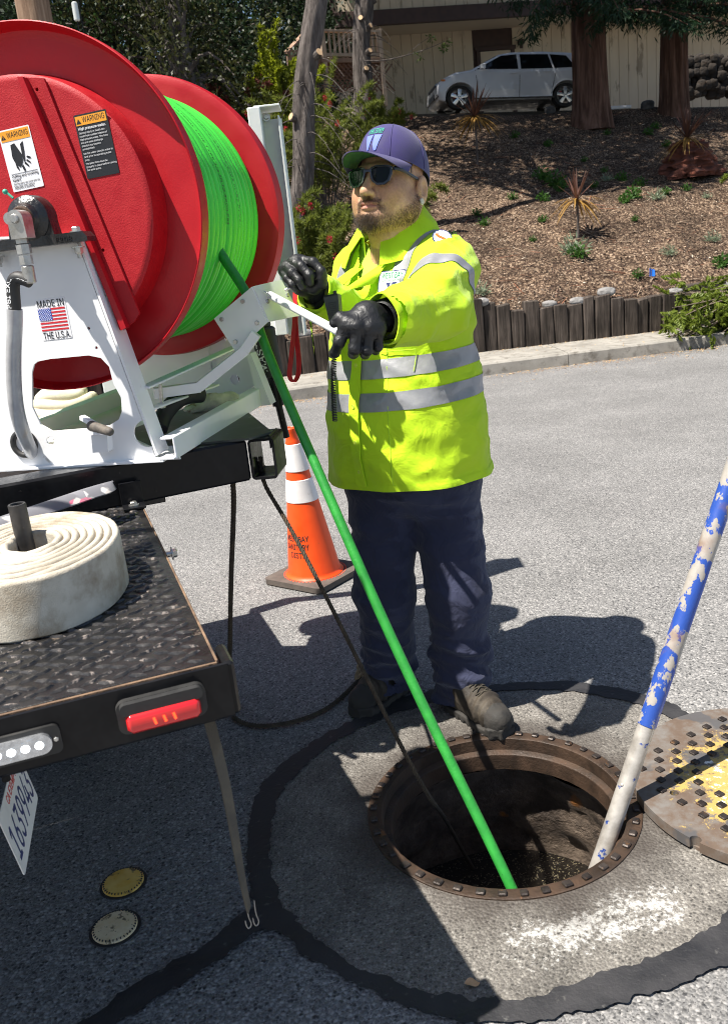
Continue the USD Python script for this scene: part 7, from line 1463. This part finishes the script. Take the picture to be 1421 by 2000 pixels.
for k, (px_, y_, r_, mt, sz, lab) in enumerate([((-40, 40), 16.5, (2.6, 2.2, 2.6), dk_, .10, 'dark dense tree left of the utility pole behind the reel'), ((190, 20), 17.5, (2.5, 2.2, 2.6), dk2, .10, 'mid-green leafy tree just right of the utility pole'), ((340, 60), 16.5, (1.7, 1.6, 2.6), ol_, .09, 'olive-brown twiggy tree above the top of the reel'),
        ((400, 30), 24, (2.6, 2.4, 3.2), dk_, .11, 'dark tree between the olive tree and the yellow shrub'), ((515, -10), 29, (2.6, 2.4, 3.2), dk2, .13, 'green tree behind the wooden deck left of the house'), ((260, 150), 20, (3.2, 2.0, 2.6), dk_, .11, 'dark low tree behind the near red flange'), ((60, 130), 22, (3.5, 2.4, 3.0), dk_, .12, 'farther dark tree filling the gap behind the pole'),
        ((480, 120), 25, (3.0, 2.0, 2.6), dk_, .12, 'dark tree behind the red-leaved shrub'), ((330, -60), 26, (5, 3, 4), dk_, .15, 'tall dark tree towering at the top left behind the others'), ((620, -20), 33, (4, 3, 4.5), dk_, .16, 'distant dark tree seen between the grey trunks')]):
    dense_tree(lab, at(px_, y_), r_, 11000, mt, sz, 100 + k)
# utility pole
ub_ = at((68, 30), 11.6); ub_[2] = .14
upo = thing('utility_pole', 'brown wooden utility pole rising behind the top of the reel', 'utility pole', ub_)
wood_p = lk('pole_wood', {'g': ('geometry', {}), 'mp': ('mapping', {'scale': (22, 22, 1.4)}), 'n': ('noise_texture', {'scale': 1, 'detail': 8, 'roughness': .65}), 'r': ('rgb_ramp', {'ramp': [(0, (.06, .03, .018)), (.45, (.17, .10, .06)), (.65, (.30, .20, .13)), (1, (.4, .29, .2))]}), 'p': ('principled_bsdf', {'roughness': .9}), 'b': ('bump', {'distance': .02})}, [('g.position', 'mp.vector'), ('mp.vector', 'n.vector'), ('n.fac', 'r.fac'), ('r.color', 'p.base_color'), ('n.fac', 'b.height'), ('b.normal', 'p.normal')])
obj('shaft', trunk([ub_, ub_ + [0, 0, 4], ub_ + [0, 0, 9]], [.21, .195, .17], 28, .01, 3, .02), wood_p, upo, smooth=40)
ic = at((148, 22), 11.4); obj('wire', [tube([[ic[0], ic[1], .6], ic + [0, 0, 5]], .006, 5), tube([[ic[0] + .07, ic[1], .6], ic + [0.02, 0, 5]], .005, 5)], black, upo); obj('insulator', cyl(ic - ZZ * .10, ic + ZZ * .10, .035, 14, .012), mat('glazed_white', (.5, .52, .5), rough=.25), upo)

# ---- house
sid = mat('tan_siding', (.58, .49, .36), (.64, .55, .41), scale=3, rough=.8, bump=.002, bscale=40, stretch=(1, 1, .3), c3=(.33, .27, .19), s3=4, t3=.62); brn = mat('brown_trim', (.050, .030, .026), (.08, .05, .042), scale=6, rough=.7); sof = mat('tan_soffit', (.58, .51, .40), (.62, .55, .44), scale=3, rough=.85)
h0 = at((655, 54), 25.4); y2_ = min(np.linspace(25, 34, 361), key=lambda y: abs(at((1055, 29), y)[2] - h0[2])); h1 = at((1055, 29), y2_)
hx = unit((h1 - h0) * [1, 1, 0]); hy = np.array([-hx[1], hx[0], 0]); HZ = h0[2]
hs_ = thing('house', 'tan sided house with brown trim standing on the hilltop behind the white car', 'house', h0 * [1, 1, 0] + [0, 0, 4.2])
def HP(a, b, z): return h0 * [1, 1, 0] + hx * a + hy * b + ZZ * z
def hbox(a0, a1, b0, b1, z0, z1, bv=.006): return obx(HP((a0 + a1) / 2, (b0 + b1) / 2, (z0 + z1) / 2), hx, hy, (a1 - a0, b1 - b0, z1 - z0), bv)
LH_ = 21.0; fz = HZ + .36
obj('fascia', hbox(0, LH_, -.04, .10, HZ, fz), brn, hs_)
k = 0; a = .03
while a < LH_ - .1:   # upper storey siding, one panel between grooves
    obj('siding_panel', hbox(a, a + .29, .06, .10, fz + .004, fz + 2.9, .004), sid, hs_); a += .302
obj('corner_board', hbox(-.06, .028, .03, .16, fz, fz + 2.9), brn, hs_)
obj('upper_wall', hbox(0, LH_, .102, .3, fz, fz + 2.9), brn, hs_)
obj('soffit', hbox(.1, LH_, .102, 2.2, HZ + .10, HZ + .13), sof, hs_)
lb0 = 1.6; a = 1.25; zlo = 3.6
dz = at((975, 88), (h0 + hy * lb0)[1] + .5)
da = float((dz - HP(0, 0, 0)) @ hx)
while a < LH_ - .1:
    if abs(a + .145 - da) > .60: obj('siding_panel', hbox(a, a + .29, lb0, lb0 + .04, zlo + .5, HZ + .098, .004), sid, hs_)
    a += .302
obj('lower_wall', hbox(1.25, LH_, lb0 + .042, lb0 + .25, zlo, HZ + .098), brn, hs_)
obj('side_wall', hbox(1.20, 1.24, lb0, 8, zlo, HZ + .09), sid, hs_)
obj('plinth', hbox(1.25, LH_, lb0 - .03, lb0 + .04, zlo - .6, zlo + .49), mat('dark_plinth', (.03, .022, .018), (.06, .045, .035), scale=6, rough=.9), hs_)
zd_ = float(dz[2]); dr = thing and obj('door', hbox(da - .46, da + .46, lb0 + .0, lb0 + .03, zlo + .4, zd_ - .06), sid, hs_)
obj('door_frame', [hbox(da - .58, da - .47, lb0 - .03, lb0 + .04, zlo + .4, zd_ - .05), hbox(da + .47, da + .58, lb0 - .03, lb0 + .04, zlo + .4, zd_ - .05), hbox(da - .62, da + .62, lb0 - .035, lb0 + .04, zd_ - .048, zd_ + .06)], brn, hs_)
lm_ = HP(da + .75, lb0 - .12, zd_ + .1); obj('wall_lamp', [obx(lm_, hx, hy, (.18, .2, .14), .03), cyl(lm_ - ZZ * .07, lm_ - ZZ * .16, .05, 12)], brn, hs_)
obj('roof', hbox(-.8, LH_ + .8, -.8, 9, fz + 2.9, fz + 3.1), brn, hs_)
obj('back_wall', hbox(0, LH_, 8, 8.2, zlo, fz + 2.9), sid, hs_)
# rubble wall, stone edging, pipe at the right
rw_ = mat('rubble_brown', (.008, .0055, .004), (.024, .016, .010), scale=9, rough=.95, bump=.02, bscale=14, c3=(.055, .03, .014), s3=7, t3=.66)
rwl = thing('rubble_bank', 'rough brown rubble wall under the house beyond the right redwood', 'rubble wall', at((1400, 185), 25.6))
for k in range(280):
    P = at((r5.uniform(1335, 1500), r5.uniform(112, 186)), 25.6 + r5.uniform(-.1, .15)); obj('stone', rock(P, np.array([.12, .12, .11]) * r5.uniform(.5, 1.3), 200 + k), rw_, rwl, smooth=50)
edg = thing('stone_edging', 'row of dark rough stones along the top of the bank below the car', 'stone edging', on_hill((1000, 214)))
dst = mat('dark_stone', (.035, .033, .032), (.10, .095, .09), scale=9, rough=.95, bump=.01, bscale=30)
for k in range(70):
    px_ = (745 + k * 10.2 + r5.normal(0, 2), 212 + (12 if k < 14 else 0) * r5.random() - (0 if k < 36 else (k - 36) * .6) + r5.normal(0, 3)); P = on_hill(px_)
    obj('stone', rock(P + ZZ * .05, np.array([.15, .12, .11]) * r5.uniform(.7, 1.35), 300 + k), dst, edg, smooth=50)
wp = mat('white_pipe', (.6, .6, .6), (.68, .68, .68), rough=.5)
q0, q1 = on_hill((1185, 216)), on_hill((1232, 213)); obj('white_pipe', tube([q0 + ZZ * .06, q1 + ZZ * .06], .035, 10), wp, label='short white pipe lying at the bank top between the two redwoods', category='pipe')
q0, q1 = on_hill((1352, 206)), on_hill((1440, 203)); obj('white_pipe', tube([q0 + ZZ * .06, q1 + ZZ * .06], .04, 10), wp, label='white pipe lying at the bank top right of both redwoods', category='pipe')
# wooden deck with railing left of the house
dw = mat('deck_timber', (.22, .13, .085), (.34, .22, .15), scale=8, rough=.85, stretch=(1, 1, .2), bump=.003, bscale=40); dwl = mat('pale_rail', (.42, .31, .22), (.52, .4, .3), scale=8, rough=.85)
yd = 22.0; d0, d1 = at((632, 112), yd), at((700, 118), yd + .4)
dk3 = thing('wooden_deck', 'small wooden deck with pale railing and lattice left of the house', 'deck', [d0[0], yd, 4])
rx = unit((d1 - d0) * [1, 1, 0]); ry = np.array([-rx[1], rx[0], 0]); Ld = 1.5; zt_ = at((640, 58), yd)[2]
obj('floor', obx(d0 + rx * Ld / 2 + ry * .8 - ZZ * .06, rx, ry, (Ld + .2, 1.7, .10)), dw, dk3); obj('top_rail', obx([*(d0 + rx * Ld / 2)[:2], zt_], rx, ry, (Ld + .1, .11, .05)), dwl, dk3); obj('bottom_rail', obx([*(d0 + rx * Ld / 2)[:2], d0[2] + .06], rx, ry, (Ld, .05, .07)), dwl, dk3)
for k in range(12): obj('baluster', obx([*(d0 + rx * (k + .5) * Ld / 12)[:2], (zt_ + d0[2]) / 2], rx, ry, (.045, .04, zt_ - d0[2] - .04)), dwl, dk3)
for k in range(2): obj('post', obx([*(d0 + rx * k * Ld)[:2], (zt_ + d0[2]) / 2 - .5], rx, ry, (.10, .10, zt_ - d0[2] + 1.1)), dwl, dk3)
for s_ in (1, -1):
    for k in range(14): c_ = d0 + rx * (k * .12 - .05) - ZZ * .42 + ry * (.02 + .012 * s_); obj('lattice_slat', obx(c_, unit(rx * s_ + ZZ), ry, (.85, .010, .035)), mat('lattice_brown', (.16, .08, .05), (.22, .12, .08), rough=.85), dk3)
e0_, e1_ = at((604, 60), yd), at((560, 108), yd - 1.6)
for k in range(9):
    t_ = (k + .5) / 9; c_ = e0_ * (1 - t_) + e1_ * t_; obj('stair_board', obx(c_ - ZZ * .42, unit((e1_ - e0_) * [1, 1, 0]), np.cross(ZZ, unit((e1_ - e0_) * [1, 1, 0])), (.19, .03, .95)), dw, dk3)
obj('stair_rail', bar(e0_ + ZZ * .06, e1_ + ZZ * .06, .10, .05), dw, dk3)

# ---- white hatchback on the drive
cf = at((897, 213), 23.0); cr_y = min(np.linspace(22.6, 26, 351), key=lambda y: abs(np.linalg.norm((at((1104, 208), y) - cf)[:2]) - 2.63)); cr = at((1104, 208), cr_y)
fx = unit((cf - cr) * [1, 1, 0]); cl = np.array([-fx[1], fx[0], 0]); zg = (cf[2] + cr[2]) / 2
lw = cl if cl[1] < 0 else -cl   # side facing the road
CO = np.array([*((cf + cr) / 2 - lw * .78)[:2], zg]); tiltz = math.atan2(cf[2] - cr[2], 2.63)
fx3 = unit(fx * math.cos(tiltz) + ZZ * math.sin(tiltz)); uz = unit(np.cross(fx3, np.cross(ZZ, fx3)))
Mc_ = frame(CO, fx3, -lw if np.cross(fx3, -lw)[2] > 0 else lw, None); Mc_[:3, 2] *= .865; sgn = 1.0 if Mc_[:3, 1] @ lw > 0 else -1.0
car = thing('hatchback_car', 'white five-door hatchback parked in front of the house', 'car', CO)
carw = mat('car_white', (.52, .54, .57), (.56, .58, .61), scale=2, rough=.22, coat=.6); glass = lk('car_glass', {'p': ('principled_bsdf', {'base_color': (.006, .007, .008), 'roughness': .04, 'specular_ior_level': .55})}, []); tyre = mat('tyre', (.012, .012, .012), (.02, .02, .02), rough=.8); alloy = mat('alloy', (.62, .62, .63), (.7, .7, .7), rough=.25, metal=.8); cblk = mat('car_black', (.01, .01, .01), rough=.4)
prof_c = np.array([(1.82, .26), (1.87, .40), (1.87, .60), (1.83, .70), (1.72, .79), (1.45, .93), (1.05, 1.0), (.35, 1.40), (.05, 1.46), (-.7, 1.47), (-1.45, 1.42), (-1.75, 1.34), (-1.98, 1.02), (-2.08, .88), (-2.10, .55), (-2.05, .30), (-1.7, .22), (1.7, .20)])
def poly_sd(q, P):
    d = np.full(len(q), 1e9); ins = np.zeros(len(q), bool)
    for i in range(len(P)):
        a, b = P[i], P[(i + 1) % len(P)]; e = b - a; w = q - a; t = np.clip((w @ e) / (e @ e), 0, 1); d = np.minimum(d, np.linalg.norm(w - t[:, None] * e, axis=1))
        c1 = (a[1] <= q[:, 1]) & (b[1] > q[:, 1]); c2 = (a[1] > q[:, 1]) & (b[1] <= q[:, 1]); cr_ = e[0] * w[:, 1] - e[1] * w[:, 0]; ins ^= (c1 & (cr_ > 0)) | (c2 & (cr_ < 0))
    return np.where(ins, -d, d)
def half_w(x, z): return .885 - .34 * np.clip(z - .92, 0, 1) - .10 * np.clip(.45 - z, 0, 1) - .11 * np.clip(np.abs(x) - 1.55, 0, 1) ** 1.4 * 2 - .03 * np.exp(-((z - .80) / .05) ** 2) * 0
def carf(p):
    a = poly_sd(p[:, [0, 2]], prof_c); b = np.abs(p[:, 1]) - half_w(p[:, 0], p[:, 2]); r = smax(a, b, .09)
    for wx in (1.315, -1.315): r = smax(r, -np.maximum(np.hypot(p[:, 0] - wx, p[:, 2] - .315) - .355, .60 - np.abs(p[:, 1])), .015)
    return r
cv3, cf3 = surface(carf, (-2.2, -.98, .1), (2.22, .98, 1.56), .030)
obj('body', xf((cv3, cf3), Mc_), carw, car, smooth=50)
def sidep(poly, name, mt, off=.006, th=.012, parent=car, sides=(1, -1)):
    for s in sides:
        p = Polygon(poly); v, f = fine(p, th); y = (half_w(v[:, 0], v[:, 1]) + off - th + v[:, 2]) * s; obj(name, xf((np.c_[v[:, 0], y, v[:, 1]], f), Mc_), mt, parent, smooth=30)
sidep([(.92, 1.00), (.30, 1.355), (-.08, 1.385), (-.10, .985)], 'front_window', glass); sidep([(-.17, .985), (-.16, 1.385), (-.85, 1.375), (-.95, .99)], 'rear_window', glass); sidep([(-.99, .99), (-.90, 1.37), (-1.30, 1.33), (-1.52, 1.01)], 'quarter_window', glass)
for xx in (-.135,): sidep([(xx - .006, .27), (xx + .006, .27), (xx + .006, .975), (xx - .006, .975)], 'door_seam', cblk, .004, .006)
sidep([(.86, .30), (.872, .30), (.955, .98), (.943, .98)], 'door_seam', cblk, .004, .006); sidep([(-.93, .34), (-.918, .33), (-1.03, .98), (-1.042, .98)], 'door_seam', cblk, .004, .006)
sidep([(.10, .865), (-.08, .875), (-.08, .905), (.10, .895)], 'door_handle', carw, .03, .03); sidep([(-.70, .885), (-.88, .895), (-.88, .925), (-.70, .915)], 'door_handle', carw, .03, .03)
sidep([(1.0, .235), (-1.0, .235), (-1.0, .275), (1.0, .275)], 'sill_trim', cblk, .006, .02)
def cpt(x, y, z): return (Mc_ @ np.array([x, y, z, 1]))[:3]
for s in (1, -1):
    obj('mirror', xf(hull(np.array([(.80 + .11 * i, s * (.90 + .14 * j), .99 + .10 * k_) for i in (-.6, .5) for j in (0, 1) for k_ in (0, 1)])), Mc_), carw, car)
    obj('headlight', xf(hull(np.array([(1.60, s * .855, .70), (1.60, s * .845, .79), (1.82, s * .55, .66), (1.82, s * .54, .735), (1.76, s * .76, .66), (1.76, s * .75, .76), (1.86, s * .42, .665), (1.86, s * .42, .715)])), Mc_), chrome, car)
    obj('fog_grille', xf(bx((.06, .36, .20), .02, (1.83, s * .62, .42)), Mc_), cblk, car)
    for k_ in range(3): obj('grille_bar', xf(bx((.02, .34, .012), .003, (1.862, s * .62, .35 + .06 * k_)), Mc_), carw, car)
    obj('indicator', xf(bx((.10, .02, .05), .006, (1.73, s * .865, .735)), Mc_), mat('amber', (.55, .16, .01), rough=.2), car)
    obj('tail_lamp', xf(bx((.22, .10, .16), .02, (-1.98, s * .74, .92)), Mc_), redl, car)
obj('grille', xf(bx((.03, .95, .07), .01, (1.865, 0, .66)), Mc_), cblk, car); obj('lower_grille', xf(bx((.03, .75, .16), .01, (1.872, 0, .40)), Mc_), cblk, car)
obj('windscreen', xf(hull(np.array([(1.00, s * .68, 1.035) for s in (1, -1)] + [(.40, s * .60, 1.385) for s in (1, -1)] + [(.98, s * .68, 1.02) for s in (1, -1)] + [(.38, s * .60, 1.37) for s in (1, -1)])), Mc_), glass, car)
for wx in (1.315, -1.315):
    for s in (1, -1):
        Wm = Mc_ @ frame((wx, s * .665, .315), (1, 0, 0), (0, 0, 1), (0, -1, 0)) @ frame((0, 0, 0), (1, 0, 0), (0, 1, 0)); so = -s
        pr2 = [(.215, 0), (.225, .105), (.25, .115), (.30, .11), (.315, .08), (.315, -.08), (.30, -.10), (.2, -.10)]
        wl_ = obj('wheel', revolve([(a_, b_ * so) for a_, b_ in pr2], 48, Wm), tyre, car)
        obj('rim', revolve([(a_, b_ * so) for a_, b_ in [(.205, -.02), (.212, .09), (.222, .108), (.226, .10)]], 48, Wm), alloy, wl_)
        for k_ in range(5):
            a = k_ * 2 * PI / 5 + .3 + wx; c_, s2 = math.cos(a), math.sin(a); obj('spoke', xf(hull(np.array([(c_ * r_ - s2 * w_, s2 * r_ + c_ * w_, z_ * so) for r_, w0, zz0 in ((.03, .034, .095), (.12, .022, .10), (.215, .048, .088)) for w_ in (-w0, w0) for z_ in (zz0, zz0 - .03)])), Wm), alloy, wl_)
        obj('hub', revolve([(0, .105 * so), (.035, .10 * so), (.04, .07 * so)], 20, Wm), alloy, wl_); obj('brake', revolve([(.02, .02 * so), (.15, .02 * so), (.15, 0)], 32, Wm), cblk, wl_)
        obj('caliper', xf(bx((.07, .13, .03), .008, (.12, .05, .04 * so)), Wm), mat('red_caliper', (.4, .02, .02), rough=.4), wl_)
dvx = obj('driveway', shell(np.array([[[*(CO + fx * a_ - lw * b_)[:2], zg - .012 + (cf[2] - cr[2]) / 2.63 * a_] for b_ in np.linspace(-.30, 3.0, 5)] for a_ in np.linspace(-6, 5, 5)])[::-1], .5), mat('dark_drive', (.05, .045, .04), (.09, .08, .07), scale=5, rough=.95, bump=.004), kind='structure')
